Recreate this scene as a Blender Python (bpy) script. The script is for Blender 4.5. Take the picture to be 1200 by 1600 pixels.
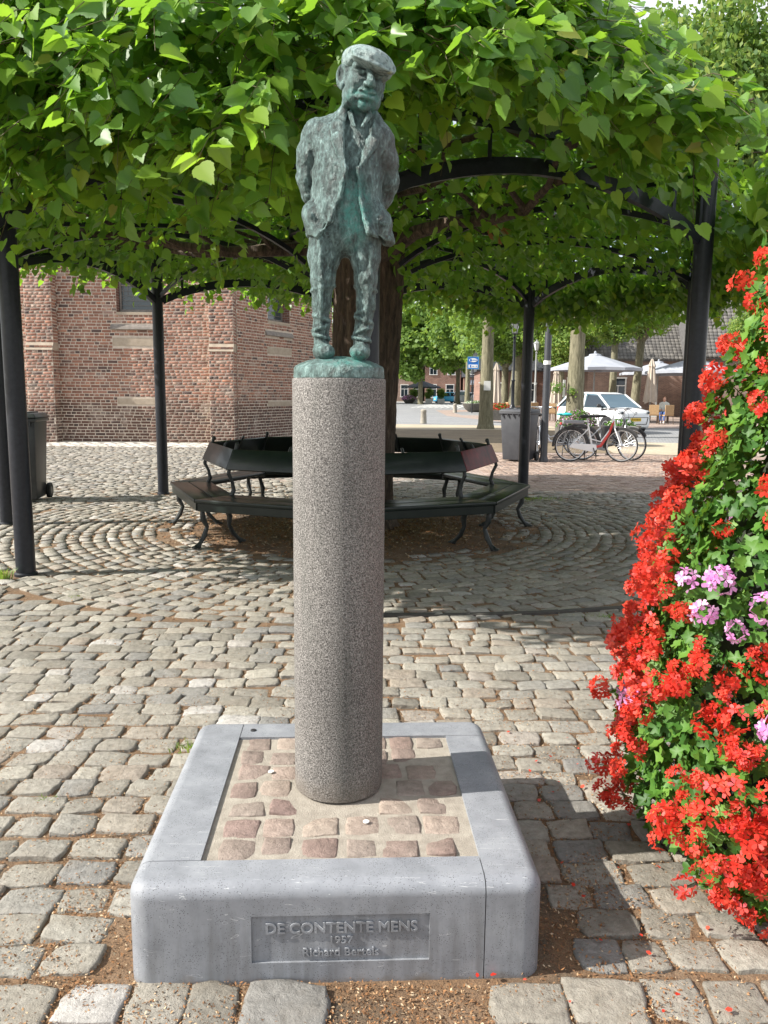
import bpy, bmesh, math, random
import numpy as np
from math import radians as rad, pi, sin, cos
from mathutils import Vector, Matrix
random.seed(7); RNG = np.random.default_rng(7)
S = bpy.context.scene
for o in list(bpy.data.objects): bpy.data.objects.remove(o)
COL = S.collection

# ------------------------------------------------------------------ camera, light, exposure
cam = bpy.data.cameras.new('camera'); camo = bpy.data.objects.new('camera', cam); COL.objects.link(camo)
S.camera = camo
cam.sensor_fit = 'VERTICAL'; cam.sensor_height = 32.0; cam.lens = 1240.0/1600.0*32.0
cam.clip_start = 0.05; cam.clip_end = 2000
PIT = math.atan(187/1240); ROLL = 0.0095
camo.location = (0, 0, 1.42)
camo.matrix_world = Matrix.Translation((0, 0, 1.42)) @ Matrix.Rotation(pi/2-PIT, 4, 'X') @ Matrix.Rotation(ROLL, 4, 'Z')

SUN_EL = 37.0
SUN_DIR = Vector((-0.985, -0.17, 0)).normalized()*cos(rad(SUN_EL)) + Vector((0, 0, sin(rad(SUN_EL))))
sl = bpy.data.lights.new('sun', 'SUN'); sl.energy = 5.0; sl.angle = rad(0.55); sl.color = (1.0, 0.95, 0.87)
so = bpy.data.objects.new('sun', sl); COL.objects.link(so)
so.rotation_euler = SUN_DIR.to_track_quat('Z', 'Y').to_euler()
so.location = SUN_DIR*60
W = bpy.data.worlds.new('World'); S.world = W; W.use_nodes = True
wn = W.node_tree.nodes; wl = W.node_tree.links; wn.clear()
wo = wn.new('ShaderNodeOutputWorld'); wb = wn.new('ShaderNodeBackground'); wb.inputs['Strength'].default_value = 0.10
sky = wn.new('ShaderNodeTexSky'); sky.sky_type = 'NISHITA'; sky.sun_disc = False
sky.sun_elevation = rad(SUN_EL); sky.sun_rotation = math.atan2(SUN_DIR.x, SUN_DIR.y); sky.dust_density = 1.5
tc = wn.new('ShaderNodeTexCoord'); mp = wn.new('ShaderNodeMapping'); mp.inputs['Scale'].default_value = (1, 1, 2.2)
mp.inputs['Location'].default_value = (1.7, 0.9, 0.4)
nz = wn.new('ShaderNodeTexNoise'); nz.inputs['Scale'].default_value = 2.6; nz.inputs['Detail'].default_value = 7; nz.inputs['Roughness'].default_value = 0.55
rp = wn.new('ShaderNodeValToRGB'); rp.color_ramp.elements[0].position = 0.36; rp.color_ramp.elements[1].position = 0.52
mx = wn.new('ShaderNodeMixRGB'); mx.inputs[2].default_value = (6.6, 6.8, 7.1, 1)
wl.new(tc.outputs['Generated'], mp.inputs[0]); wl.new(mp.outputs[0], nz.inputs['Vector']); wl.new(nz.outputs['Fac'], rp.inputs[0])
wl.new(rp.outputs[0], mx.inputs[0]); wl.new(sky.outputs[0], mx.inputs[1]); wl.new(mx.outputs[0], wb.inputs[0]); wl.new(wb.outputs[0], wo.inputs[0])
S.view_settings.view_transform = 'Standard'; S.view_settings.look = 'None'; S.view_settings.gamma = 1
S.view_settings.use_curve_mapping = False
S.view_settings.exposure = 0.90
S.render.engine = 'CYCLES'
S.cycles.max_bounces = 8; S.cycles.transparent_max_bounces = 8

# ------------------------------------------------------------------ object helpers
def link(o, parent=None):
    COL.objects.link(o)
    if parent is not None: o.parent = parent
    return o
def tag(o, label=None, cat=None, group=None, kind=None):
    if label: o['label'] = label
    if cat: o['category'] = cat
    if group: o['group'] = group
    if kind: o['kind'] = kind
    return o
def thing(name, label, cat, loc=(0, 0, 0), rz=0, group=None):
    o = bpy.data.objects.new(name, None); COL.objects.link(o); o.empty_display_size = 0.1
    o.location = loc; o.rotation_euler = (0, 0, rz)
    return tag(o, label, cat, group)
def copy_tree(o, parent=None):
    c = o.copy(); COL.objects.link(c)
    if parent is not None: c.parent = parent
    for ch in o.children: copy_tree(ch, c)
    return c
def np_mesh(name, V, F, tint=None, smooth=False):
    """V (n,3); F (m,k) int array with k 3 or 4, or list of arrays"""
    me = bpy.data.meshes.new(name)
    Fs = F if isinstance(F, list) else [F]
    Fs = [np.asarray(f, dtype=np.int32) for f in Fs if len(f)]
    V = np.asarray(V, dtype=np.float32)
    me.vertices.add(len(V)); me.vertices.foreach_set('co', V.ravel())
    li = np.concatenate([f.ravel() for f in Fs]); tot = np.concatenate([np.full(len(f), f.shape[1], dtype=np.int32) for f in Fs])
    st = np.concatenate([[0], np.cumsum(tot)[:-1]]).astype(np.int32)
    me.loops.add(len(li)); me.loops.foreach_set('vertex_index', li)
    me.polygons.add(len(tot)); me.polygons.foreach_set('loop_start', st); me.polygons.foreach_set('loop_total', tot)
    if smooth is not False: me.polygons.foreach_set('use_smooth', np.ones(len(tot), dtype=bool) if smooth is True else np.asarray(smooth, dtype=bool))
    if tint is not None:
        a = me.attributes.new('tint', 'FLOAT', 'POINT'); a.data.foreach_set('value', np.asarray(tint, dtype=np.float32))
    me.update(calc_edges=True); me.validate()
    return me
def obj(name, me, mat, parent=None, kind=None):
    o = bpy.data.objects.new(name, me)
    if mat is not None and len(me.materials) == 0: me.materials.append(mat)
    link(o, parent)
    if kind: o['kind'] = kind
    return o

class MB:
    """collects shapes into one mesh"""
    def __init__(s): s.v = []; s.f = []
    def add(s, vs, fs):
        n = len(s.v); s.v += [tuple(v) for v in vs]; s.f += [tuple(i+n for i in f) for f in fs]; return s
    def box(s, c, d, rz=0, taper=1.0):
        x, y, z = d[0]/2, d[1]/2, d[2]/2; vs = []
        for sz in (-1, 1):
            t = taper if sz > 0 else 1
            for sx, sy in ((-1, -1), (1, -1), (1, 1), (-1, 1)):
                px, py = sx*x*t, sy*y*t
                vs.append((c[0]+px*cos(rz)-py*sin(rz), c[1]+px*sin(rz)+py*cos(rz), c[2]+sz*z))
        return s.add(vs, [(3, 2, 1, 0), (4, 5, 6, 7), (0, 1, 5, 4), (1, 2, 6, 5), (2, 3, 7, 6), (3, 0, 4, 7)])
    def bar(s, a, b, w, h, up=(0, 0, 1)):
        a, b = Vector(a), Vector(b); d = (b-a).normalized(); up = Vector(up)
        r = d.cross(up)
        if r.length < 1e-4: r = d.cross(Vector((1, 0, 0)))
        r.normalize(); u = r.cross(d)
        vs = []
        for p in (a, b):
            for i, j in ((-1, -1), (1, -1), (1, 1), (-1, 1)): vs.append(p+r*(i*w/2)+u*(j*h/2))
        return s.add(vs, [(3, 2, 1, 0), (4, 5, 6, 7), (0, 1, 5, 4), (1, 2, 6, 5), (2, 3, 7, 6), (3, 0, 4, 7)])
    def tube(s, pts, r, n=8, caps=True, flat=1.0):
        pts = [Vector(p) for p in pts]; m = len(pts)
        rs = r if isinstance(r, (list, tuple)) else [r]*m
        vs = []; pu = None
        for i, p in enumerate(pts):
            t = (pts[min(i+1, m-1)]-pts[max(i-1, 0)])
            if t.length < 1e-9: t = Vector((0, 0, 1))
            t.normalize()
            if pu is None:
                pu = Vector((0, 0, 1)) if abs(t.z) < 0.9 else Vector((1, 0, 0))
            u = (pu-t*pu.dot(t)); u.normalize(); pu = u; w = t.cross(u)
            for k in range(n):
                a = 2*pi*k/n; vs.append(p+(u*cos(a)+w*sin(a)*flat)*rs[i])
        fs = [(i*n+k, i*n+(k+1) % n, (i+1)*n+(k+1) % n, (i+1)*n+k) for i in range(m-1) for k in range(n)]
        if caps: fs += [tuple(range(n-1, -1, -1)), tuple((m-1)*n+k for k in range(n))]
        return s.add(vs, fs)
    def lathe(s, prof, c=(0, 0, 0), n=24, axis='z', jit=None):
        vs = []
        for j, (r, z) in enumerate(prof):
            for k in range(n):
                a = 2*pi*k/n; q = (r*cos(a), r*sin(a), z)
                if axis == 'y': q = (q[0], q[2], q[1])
                if axis == 'x': q = (q[2], q[0], q[1])
                vs.append((q[0]+c[0], q[1]+c[1], q[2]+c[2]))
        m = len(prof)
        fs = [(i*n+k, i*n+(k+1) % n, (i+1)*n+(k+1) % n, (i+1)*n+k) for i in range(m-1) for k in range(n)]
        fs += [tuple(range(n-1, -1, -1)), tuple((m-1)*n+k for k in range(n))]
        return s.add(vs, fs)
    def prism(s, poly, y0, y1):
        """polygon in xz extruded along y"""
        n = len(poly)
        vs = [(p[0], y0, p[1]) for p in poly]+[(p[0], y1, p[1]) for p in poly]
        return s.add(vs, [tuple(range(n)), tuple(range(2*n-1, n-1, -1))]+[(i, i+n, (i+1) % n+n, (i+1) % n) for i in range(n)])
    def sphere(s, c, r, n=12, m=8):
        rr = r if isinstance(r, (tuple, list)) else (r, r, r)
        vs = [(c[0], c[1], c[2]-rr[2])]
        for j in range(1, m):
            b = -pi/2+pi*j/m
            for k in range(n):
                a = 2*pi*k/n; vs.append((c[0]+rr[0]*cos(b)*cos(a), c[1]+rr[1]*cos(b)*sin(a), c[2]+rr[2]*sin(b)))
        vs.append((c[0], c[1], c[2]+rr[2])); fs = []
        for k in range(n): fs.append((0, 1+(k+1) % n, 1+k))
        for j in range(m-2):
            for k in range(n): fs.append((1+j*n+k, 1+j*n+(k+1) % n, 1+(j+1)*n+(k+1) % n, 1+(j+1)*n+k))
        e = len(vs)-1; b0 = 1+(m-2)*n
        for k in range(n): fs.append((b0+k, b0+(k+1) % n, e))
        return s.add(vs, fs)
    def build(s, name, mat, parent=None, smooth=False, bevel=0, kind=None, auto=None):
        me = bpy.data.meshes.new(name); me.from_pydata([tuple(v) for v in s.v], [], s.f); me.update()
        bm = bmesh.new(); bm.from_mesh(me); bmesh.ops.recalc_face_normals(bm, faces=bm.faces)
        if bevel: bmesh.ops.bevel(bm, geom=list(bm.edges), offset=bevel, segments=2, affect='EDGES', profile=0.5)
        bm.to_mesh(me); bm.free()
        if smooth:
            me.polygons.foreach_set('use_smooth', [True]*len(me.polygons))
            try: me.set_sharp_from_angle(angle=rad(auto or 40))
            except Exception: pass
        return obj(name, me, mat, parent, kind)

def batch(tv, tf, pos, mats, tint=None):
    """instances a template into arrays. tv (k,3), tf (m,q), pos (N,3), mats (N,3,3)"""
    tv = np.asarray(tv, dtype=np.float32); tf = np.asarray(tf, dtype=np.int32)
    N = len(pos); k = len(tv)
    V = np.einsum('nij,kj->nki', mats, tv)+pos[:, None, :]
    F = (tf[None, :, :]+(np.arange(N)*k)[:, None, None]).reshape(-1, tf.shape[1])
    T = None if tint is None else np.repeat(tint, k)
    return V.reshape(-1, 3), F, T
def rotmats(nrm, spin, scale):
    """matrices whose z axis is nrm, spun about it; x,y in plane"""
    n = nrm/np.linalg.norm(nrm, axis=1, keepdims=True)
    a = np.where(np.abs(n[:, 2:3]) < 0.95, np.array([[0, 0, 1.]]), np.array([[1., 0, 0]]))
    u = np.cross(a, n); u /= np.linalg.norm(u, axis=1, keepdims=True); w = np.cross(n, u)
    c, s_ = np.cos(spin)[:, None], np.sin(spin)[:, None]
    x = u*c+w*s_; y = -u*s_+w*c
    M = np.stack([x, y, n], axis=2)*scale[:, None, None]
    return M

# ------------------------------------------------------------------ materials
def newmat(name):
    m = bpy.data.materials.new(name); m.use_nodes = True; n = m.node_tree.nodes; l = m.node_tree.links
    b = n['Principled BSDF']; return m, n, l, b
def ramp(n, cols, inter='LINEAR'):
    r = n.new('ShaderNodeValToRGB'); e = r.color_ramp.elements; r.color_ramp.interpolation = inter
    while len(e) < len(cols): e.new(0.5)
    for i, (p, c) in enumerate(cols): e[i].position = p; e[i].color = (*c, 1)
    return r
def noise(n, l, vec, scale, detail=4, rough=0.55, dist=0):
    t = n.new('ShaderNodeTexNoise'); t.inputs['Scale'].default_value = scale; t.inputs['Detail'].default_value = detail
    t.inputs['Roughness'].default_value = rough; t.inputs['Distortion'].default_value = dist
    if vec is not None: l.new(vec, t.inputs['Vector'])
    return t
def posvec(n, world=True):
    if world: return n.new('ShaderNodeNewGeometry').outputs['Position']
    return n.new('ShaderNodeTexCoord').outputs['Object']
def mixc(n, l, fac, a, b, mode='MIX'):
    m = n.new('ShaderNodeMixRGB'); m.blend_type = mode
    for i, x in ((0, fac), (1, a), (2, b)):
        if isinstance(x, (int, float)): m.inputs[i].default_value = x
        elif isinstance(x, (tuple, list)): m.inputs[i].default_value = (*x, 1)
        else: l.new(x, m.inputs[i])
    return m.outputs[0]
def math_(n, l, op, a, b=None, clamp=False):
    m = n.new('ShaderNodeMath'); m.operation = op; m.use_clamp = clamp
    for i, x in ((0, a), (1, b)):
        if x is None: continue
        if isinstance(x, (int, float)): m.inputs[i].default_value = x
        else: l.new(x, m.inputs[i])
    return m.outputs[0]
def bump(n, l, b, h, strength=0.4, dist=0.01, prev=None):
    u = n.new('ShaderNodeBump'); u.inputs['Strength'].default_value = strength; u.inputs['Distance'].default_value = dist
    l.new(h, u.inputs['Height'])
    if prev is not None: l.new(prev, u.inputs['Normal'])
    if b is not None: l.new(u.outputs[0], b.inputs['Normal'])
    return u.outputs[0]
def pmat(name, c1, c2=None, scale=20, rough=0.6, bs=0.0, bscale=60, bdist=0.004, metal=0, coat=0, spec=0.5, world=False, detail=5):
    m, n, l, b = newmat(name); b.inputs['Roughness'].default_value = rough; b.inputs['Metallic'].default_value = metal
    b.inputs['Specular IOR Level'].default_value = spec
    if coat: b.inputs['Coat Weight'].default_value = coat; b.inputs['Coat Roughness'].default_value = 0.08
    v = posvec(n, world)
    if c2 is not None:
        t = noise(n, l, v, scale, detail, 0.6); r = ramp(n, [(0.32, c1), (0.68, c2)]); l.new(t.outputs['Fac'], r.inputs[0]); l.new(r.outputs[0], b.inputs['Base Color'])
    else: b.inputs['Base Color'].default_value = (*c1, 1)
    if bs: t2 = noise(n, l, v, bscale, 5, 0.6); bump(n, l, b, t2.outputs['Fac'], bs, bdist)
    return m
def tint_fac(n, l):
    """random 0..1 per piece: stored tint plus the object's own random number"""
    a = n.new('ShaderNodeAttribute'); a.attribute_name = 'tint'
    oi = n.new('ShaderNodeObjectInfo')
    s_ = math_(n, l, 'ADD', a.outputs['Fac'], oi.outputs['Random'])
    return math_(n, l, 'FRACT', s_)

def ramp_out(n, l, x, a, b_):
    mr = n.new('ShaderNodeMapRange'); mr.inputs['From Min'].default_value = a; mr.inputs['From Max'].default_value = b_; l.new(x, mr.inputs['Value']); return mr.outputs[0]
# cobbles
def stone_mat(name, cols, bs=0.9, fine=0.35, rough=0.72, dirt=(0.24, 0.19, 0.13)):
    m, n, l, b = newmat(name); v = posvec(n); f = tint_fac(n, l)
    r = ramp(n, cols); l.new(f, r.inputs[0])
    t = noise(n, l, v, 34, 6, 0.65); r2 = ramp(n, [(0.25, (0.66, 0.64, 0.60)), (0.75, (1.30, 1.28, 1.24))]); l.new(t.outputs['Fac'], r2.inputs[0])
    c = mixc(n, l, 1.0, r.outputs[0], r2.outputs[0], 'MULTIPLY')
    t3 = noise(n, l, v, 420, 2, 0.5); r3 = ramp(n, [(0.30, (0.62, 0.60, 0.58)), (0.42, (1, 1, 1)), (0.66, (1, 1, 1)), (0.74, (1.3, 1.3, 1.28))]); l.new(t3.outputs['Fac'], r3.inputs[0])
    c = mixc(n, l, fine*2 if fine < 0.5 else 1, c, mixc(n, l, 1.0, c, r3.outputs[0], 'MULTIPLY'))
    t5 = noise(n, l, v, 6.5, 4, 0.6); r5 = ramp(n, [(0.50, (0, 0, 0)), (0.72, (1, 1, 1))]); l.new(t5.outputs['Fac'], r5.inputs[0])
    c = mixc(n, l, math_(n, l, 'MULTIPLY', r5.outputs[0], 0.30), c, dirt)
    l.new(c, b.inputs['Base Color']); b.inputs['Roughness'].default_value = rough
    w = noise(n, l, v, 30, 8, 0.72, 0.25); nb = bump(n, l, None, w.outputs['Fac'], bs, 0.018)
    t4 = noise(n, l, v, 190, 4, 0.7); bump(n, l, b, t4.outputs['Fac'], 0.5, 0.003, nb)
    return m
M = {}
M['cobble'] = stone_mat('cobble_stone', [(0.0, (0.22, 0.208, 0.182)), (0.22, (0.285, 0.268, 0.235)), (0.45, (0.325, 0.308, 0.272)), (0.62, (0.22, 0.218, 0.212)), (0.8, (0.375, 0.358, 0.315)), (0.93, (0.28, 0.242, 0.205)), (1.0, (0.45, 0.44, 0.43))])
M['sett'] = stone_mat('base_sett_stone', [(0.0, (0.22, 0.165, 0.145)), (0.3, (0.30, 0.255, 0.225)), (0.5, (0.24, 0.175, 0.155)), (0.7, (0.36, 0.30, 0.255)), (0.85, (0.32, 0.25, 0.22)), (1.0, (0.24, 0.17, 0.155))], bs=0.8, fine=0.9, dirt=(0.40, 0.35, 0.29))
M['pale_paver'] = stone_mat('pale_paver_stone', [(0, (0.50, 0.49, 0.46)), (1, (0.62, 0.60, 0.57))], bs=0.4)
M['red_paver'] = stone_mat('red_paver_brick', [(0, (0.26, 0.18, 0.15)), (0.5, (0.36, 0.27, 0.22)), (0.8, (0.31, 0.25, 0.22)), (1, (0.40, 0.31, 0.26))], bs=0.4, dirt=(0.25, 0.2, 0.15))
def soil_mat():
    m, n, l, b = newmat('soil_and_seed_litter'); v = posvec(n)
    t = noise(n, l, v, 3.5, 5, 0.6); t2 = noise(n, l, v, 210, 4, 0.75)
    r = ramp(n, [(0.3, (0.10, 0.082, 0.06)), (0.5, (0.19, 0.115, 0.062)), (0.72, (0.23, 0.165, 0.11))]); l.new(t.outputs['Fac'], r.inputs[0])
    r2 = ramp(n, [(0.25, (0.35, 0.3, 0.28)), (0.5, (1, 1, 1)), (0.75, (1.6, 1.5, 1.3))]); l.new(t2.outputs['Fac'], r2.inputs[0])
    l.new(mixc(n, l, 1, r.outputs[0], r2.outputs[0], 'MULTIPLY'), b.inputs['Base Color']); b.inputs['Roughness'].default_value = 0.95
    nb = bump(n, l, None, t2.outputs['Fac'], 0.9, 0.006); t3 = noise(n, l, v, 30, 4); bump(n, l, b, t3.outputs['Fac'], 0.6, 0.02, nb)
    return m
M['soil'] = soil_mat()
def litter_mat():
    m, n, l, b = newmat('dry_seed_litter'); f = tint_fac(n, l)
    r = ramp(n, [(0.0, (0.19, 0.09, 0.035)), (0.35, (0.26, 0.125, 0.05)), (0.6, (0.17, 0.09, 0.045)), (0.8, (0.36, 0.22, 0.11)), (1, (0.50, 0.40, 0.27))]); l.new(f, r.inputs[0])
    l.new(r.outputs[0], b.inputs['Base Color']); b.inputs['Roughness'].default_value = 0.9; return m
M['litter'] = litter_mat()

def kerb_mat():
    m, n, l, b = newmat('blue_grey_granite'); v = posvec(n)
    t = noise(n, l, v, 9, 8, 0.72); r = ramp(n, [(0.25, (0.165, 0.175, 0.192)), (0.5, (0.228, 0.240, 0.262)), (0.75, (0.30, 0.314, 0.335))]); l.new(t.outputs['Fac'], r.inputs[0])
    vo = n.new('ShaderNodeTexVoronoi'); vo.inputs['Scale'].default_value = 210; l.new(v, vo.inputs['Vector'])
    r2 = ramp(n, [(0.16, (0.22, 0.22, 0.23)), (0.28, (1, 1, 1))]); l.new(vo.outputs['Distance'], r2.inputs[0])
    t6 = noise(n, l, v, 25, 3, 0.5); msk = ramp(n, [(0.38, (0, 0, 0)), (0.55, (1, 1, 1))]); l.new(t6.outputs['Fac'], msk.inputs[0])
    c = mixc(n, l, msk.outputs[0], r.outputs[0], mixc(n, l, 1, r.outputs[0], r2.outputs[0], 'MULTIPLY'))
    # scratches and pale scuffs
    mpn = n.new('ShaderNodeMapping'); mpn.inputs['Rotation'].default_value = (0.3, 0.2, 0.8); mpn.inputs['Scale'].default_value = (3, 60, 12); l.new(v, mpn.inputs[0])
    t4 = noise(n, l, mpn.outputs[0], 3.2, 2, 0.5, 1.2); r4 = ramp(n, [(0.685, (0, 0, 0)), (0.70, (1, 1, 1)), (0.715, (0, 0, 0))]); l.new(t4.outputs['Fac'], r4.inputs[0])
    c = mixc(n, l, math_(n, l, 'MULTIPLY', r4.outputs[0], 0.8), c, (0.55, 0.56, 0.57))
    # earth splashed on the foot of the stone
    sx = n.new('ShaderNodeSeparateXYZ'); l.new(v, sx.inputs[0])
    t5 = noise(n, l, v, 16, 5, 0.65); h = math_(n, l, 'ADD', math_(n, l, 'MULTIPLY', t5.outputs['Fac'], 0.12), -0.055)
    d = math_(n, l, 'MULTIPLY', math_(n, l, 'SUBTRACT', h, sx.outputs[2]), 30, True)
    c = mixc(n, l, math_(n, l, 'MULTIPLY', d, 0.8), c, (0.17, 0.14, 0.11))
    ms_ = n.new('ShaderNodeMapping'); ms_.inputs['Scale'].default_value = (1, 1, 0.12); l.new(v, ms_.inputs[0]); ts = noise(n, l, ms_.outputs[0], 26, 4, 0.6)
    vf = math_(n, l, 'SUBTRACT', 1.0, ramp_out(n, l, sx.outputs[2], 0.15, 0.235), True)
    c = mixc(n, l, math_(n, l, 'MULTIPLY', math_(n, l, 'MULTIPLY', ramp_out(n, l, ts.outputs['Fac'], 0.46, 0.64), vf), 0.42), c, (0.10, 0.10, 0.10))
    l.new(c, b.inputs['Base Color']); b.inputs['Roughness'].default_value = 0.55
    t7 = noise(n, l, v, 420, 4, 0.7); bump(n, l, b, t7.outputs['Fac'], 0.35, 0.0015)
    return m
M['kerb'] = kerb_mat()
M['mortar'] = pmat('sandy_mortar', (0.26, 0.230, 0.190), (0.37, 0.335, 0.28), 28, 0.95, 0.9, 260, 0.004, world=True)
def column_mat():
    m, n, l, b = newmat('bush_hammered_granite'); v = posvec(n, False)
    t = noise(n, l, v, 260, 3, 0.6); r = ramp(n, [(0.34, (0.035, 0.033, 0.031)), (0.46, (0.125, 0.118, 0.111)), (0.55, (0.21, 0.200, 0.190)), (0.68, (0.37, 0.355, 0.34))]); l.new(t.outputs['Fac'], r.inputs[0])
    t2 = noise(n, l, v, 2.5, 3); r2 = ramp(n, [(0.3, (0.80, 0.79, 0.78)), (0.7, (1.10, 1.09, 1.07))]); l.new(t2.outputs['Fac'], r2.inputs[0])
    ms_ = n.new('ShaderNodeMapping'); ms_.inputs['Scale'].default_value = (1, 1, 0.07); l.new(v, ms_.inputs[0]); ts = noise(n, l, ms_.outputs[0], 22, 4, 0.6)
    c = mixc(n, l, 1, r.outputs[0], r2.outputs[0], 'MULTIPLY'); c = mixc(n, l, math_(n, l, 'MULTIPLY', ramp_out(n, l, ts.outputs['Fac'], 0.48, 0.66), 0.30), c, (0.07, 0.075, 0.065))
    sx = n.new('ShaderNodeSeparateXYZ'); l.new(v, sx.inputs[0]); tf_ = noise(n, l, v, 14, 4, 0.6)
    ft = math_(n, l, 'SUBTRACT', 1.0, ramp_out(n, l, math_(n, l, 'ADD', sx.outputs[2], math_(n, l, 'MULTIPLY', tf_.outputs['Fac'], -0.10)), 0.20, 0.27), True)
    c = mixc(n, l, math_(n, l, 'MULTIPLY', ft, 0.45), c, (0.16, 0.13, 0.10))
    l.new(c, b.inputs['Base Color']); b.inputs['Roughness'].default_value = 0.75
    bump(n, l, b, t.outputs['Fac'], 0.75, 0.004); return m
M['column'] = column_mat()
def bronze_mat(name='weathered_bronze', pale=0.0):
    m, n, l, b = newmat(name); v = posvec(n, False); g = n.new('ShaderNodeNewGeometry')
    mpb = n.new('ShaderNodeMapping'); mpb.inputs['Scale'].default_value = (1, 1, 0.45); mpb.inputs['Rotation'].default_value = (0.2, 0.35, 0); l.new(v, mpb.inputs[0])
    t = noise(n, l, mpb.outputs[0], 60, 8, 0.72, 0.5)
    r = ramp(n, [(0.33, (0.020, 0.030, 0.027)), (0.43, (0.050, 0.084, 0.078)), (0.54, (0.105, 0.168, 0.158)), (0.66, (0.225, 0.330, 0.315))]); l.new(t.outputs['Fac'], r.inputs[0])
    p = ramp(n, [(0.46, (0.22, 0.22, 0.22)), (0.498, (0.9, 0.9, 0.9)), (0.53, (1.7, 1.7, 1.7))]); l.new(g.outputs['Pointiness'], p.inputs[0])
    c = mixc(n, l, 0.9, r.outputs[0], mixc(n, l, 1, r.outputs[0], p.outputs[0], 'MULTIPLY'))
    # turquoise runs on the belly and under the chin, and brown patches increasing towards the right side
    sx = n.new('ShaderNodeSeparateXYZ'); l.new(v, sx.inputs[0])
    def blob(cx, cz, wx, wz):
        a = math_(n, l, 'POWER', math_(n, l, 'DIVIDE', math_(n, l, 'SUBTRACT', sx.outputs[0], cx), wx), 2)
        q = math_(n, l, 'POWER', math_(n, l, 'DIVIDE', math_(n, l, 'SUBTRACT', sx.outputs[2], cz), wz), 2)
        return math_(n, l, 'SUBTRACT', 1.0, math_(n, l, 'ADD', a, q), True)
    k = math_(n, l, 'MAXIMUM', blob(0.045, 0.44, 0.05, 0.11), math_(n, l, 'MAXIMUM', blob(0.065, 0.722, 0.06, 0.034), blob(0.045, 0.05, 0.1, 0.03)))
    t2 = noise(n, l, v, 55, 6, 0.75); k2 = math_(n, l, 'MULTIPLY', k, ramp_out(n, l, t2.outputs['Fac'], 0.40, 0.60))
    c = mixc(n, l, math_(n, l, 'MULTIPLY', k2, 1.15, True), c, (0.075, 0.285, 0.245))
    t3 = noise(n, l, v, 9, 4, 0.6)
    br = math_(n, l, 'MULTIPLY', ramp_out(n, l, sx.outputs[0], 0.06, 0.14), ramp_out(n, l, t3.outputs['Fac'], 0.42, 0.62))
    c = mixc(n, l, math_(n, l, 'MULTIPLY', br, 0.6), c, (0.095, 0.082, 0.075))
    # pale veins
    mv = n.new('ShaderNodeTexVoronoi'); mv.feature = 'DISTANCE_TO_EDGE'; mv.inputs['Scale'].default_value = 9
    tv = noise(n, l, v, 8, 3); vv = n.new('ShaderNodeVectorMath'); vv.operation = 'ADD'; l.new(v, vv.inputs[0]); l.new(tv.outputs['Color'], vv.inputs[1]); l.new(vv.outputs[0], mv.inputs['Vector'])
    ve = math_(n, l, 'SUBTRACT', 1.0, math_(n, l, 'MULTIPLY', mv.outputs['Distance'], 70), True)
    tm = noise(n, l, v, 6, 2); ve = math_(n, l, 'MULTIPLY', ve, ramp_out(n, l, tm.outputs['Fac'], 0.52, 0.6))
    c = mixc(n, l, math_(n, l, 'MULTIPLY', ve, 0.6), c, (0.28, 0.45, 0.46))
    if pale:
        t4 = noise(n, l, v, 75, 5, 0.7); f = math_(n, l, 'MULTIPLY', ramp_out(n, l, t4.outputs['Fac'], 0.36, 0.55), pale)
        c = mixc(n, l, f, c, (0.38, 0.50, 0.48))
        t8 = noise(n, l, v, 17, 3, 0.5); c = mixc(n, l, math_(n, l, 'MULTIPLY', ramp_out(n, l, t8.outputs['Fac'], 0.60, 0.68), 0.7), c, (0.50, 0.50, 0.22))
    l.new(c, b.inputs['Base Color']); b.inputs['Metallic'].default_value = 0.12; b.inputs['Roughness'].default_value = 0.46
    b.inputs['Specular IOR Level'].default_value = 0.6
    w = noise(n, l, mpb.outputs[0], 70, 8, 0.75, 1.2); nb = bump(n, l, None, w.outputs['Fac'], 1.0, 0.012)
    w2 = noise(n, l, v, 230, 3, 0.7); bump(n, l, b, w2.outputs['Fac'], 0.5, 0.002, nb)
    return m
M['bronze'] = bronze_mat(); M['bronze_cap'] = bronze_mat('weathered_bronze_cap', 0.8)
M['black_steel'] = pmat('black_painted_steel', (0.008, 0.010, 0.015), (0.016, 0.019, 0.026), 30, 0.42, 0.1, 90, 0.002, coat=0.1, spec=0.35)
M['bench_paint'] = pmat('dark_green_gloss_paint', (0.005, 0.011, 0.009), (0.011, 0.018, 0.015), 9, 0.36, 0.05, 50, 0.002, coat=0.12, spec=0.35)
M['bench_reflection'] = pmat('painted_red_reflection', (0.045, 0.006, 0.008), (0.20, 0.012, 0.016), 7, 0.5, 0.05, 50, 0.002, spec=0.3)  # reflection of the red flowers, painted into the panel's colour
M['cast_iron'] = pmat('cast_iron', (0.014, 0.018, 0.018), (0.03, 0.035, 0.034), 40, 0.45, 0.5, 70, 0.004)
def bark_mat(name, c1, c2, c3, sc=1.0):
    m, n, l, b = newmat(name); v = posvec(n, False)
    mpn = n.new('ShaderNodeMapping'); mpn.inputs['Scale'].default_value = (1, 1, 0.16); l.new(v, mpn.inputs[0])
    t = noise(n, l, mpn.outputs[0], 22*sc, 7, 0.7, 0.6); r = ramp(n, [(0.35, c1), (0.55, c2), (0.72, c3)]); l.new(t.outputs['Fac'], r.inputs[0])
    l.new(r.outputs[0], b.inputs['Base Color']); b.inputs['Roughness'].default_value = 0.9
    bump(n, l, b, t.outputs['Fac'], 1.0, 0.03); return m
M['bark'] = bark_mat('linden_bark', (0.025, 0.018, 0.014), (0.10, 0.070, 0.050), (0.20, 0.145, 0.105))
M['bark_pale'] = bark_mat('pale_mossy_bark', (0.09, 0.085, 0.05), (0.20, 0.185, 0.12), (0.31, 0.28, 0.20), 0.8)
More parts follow.
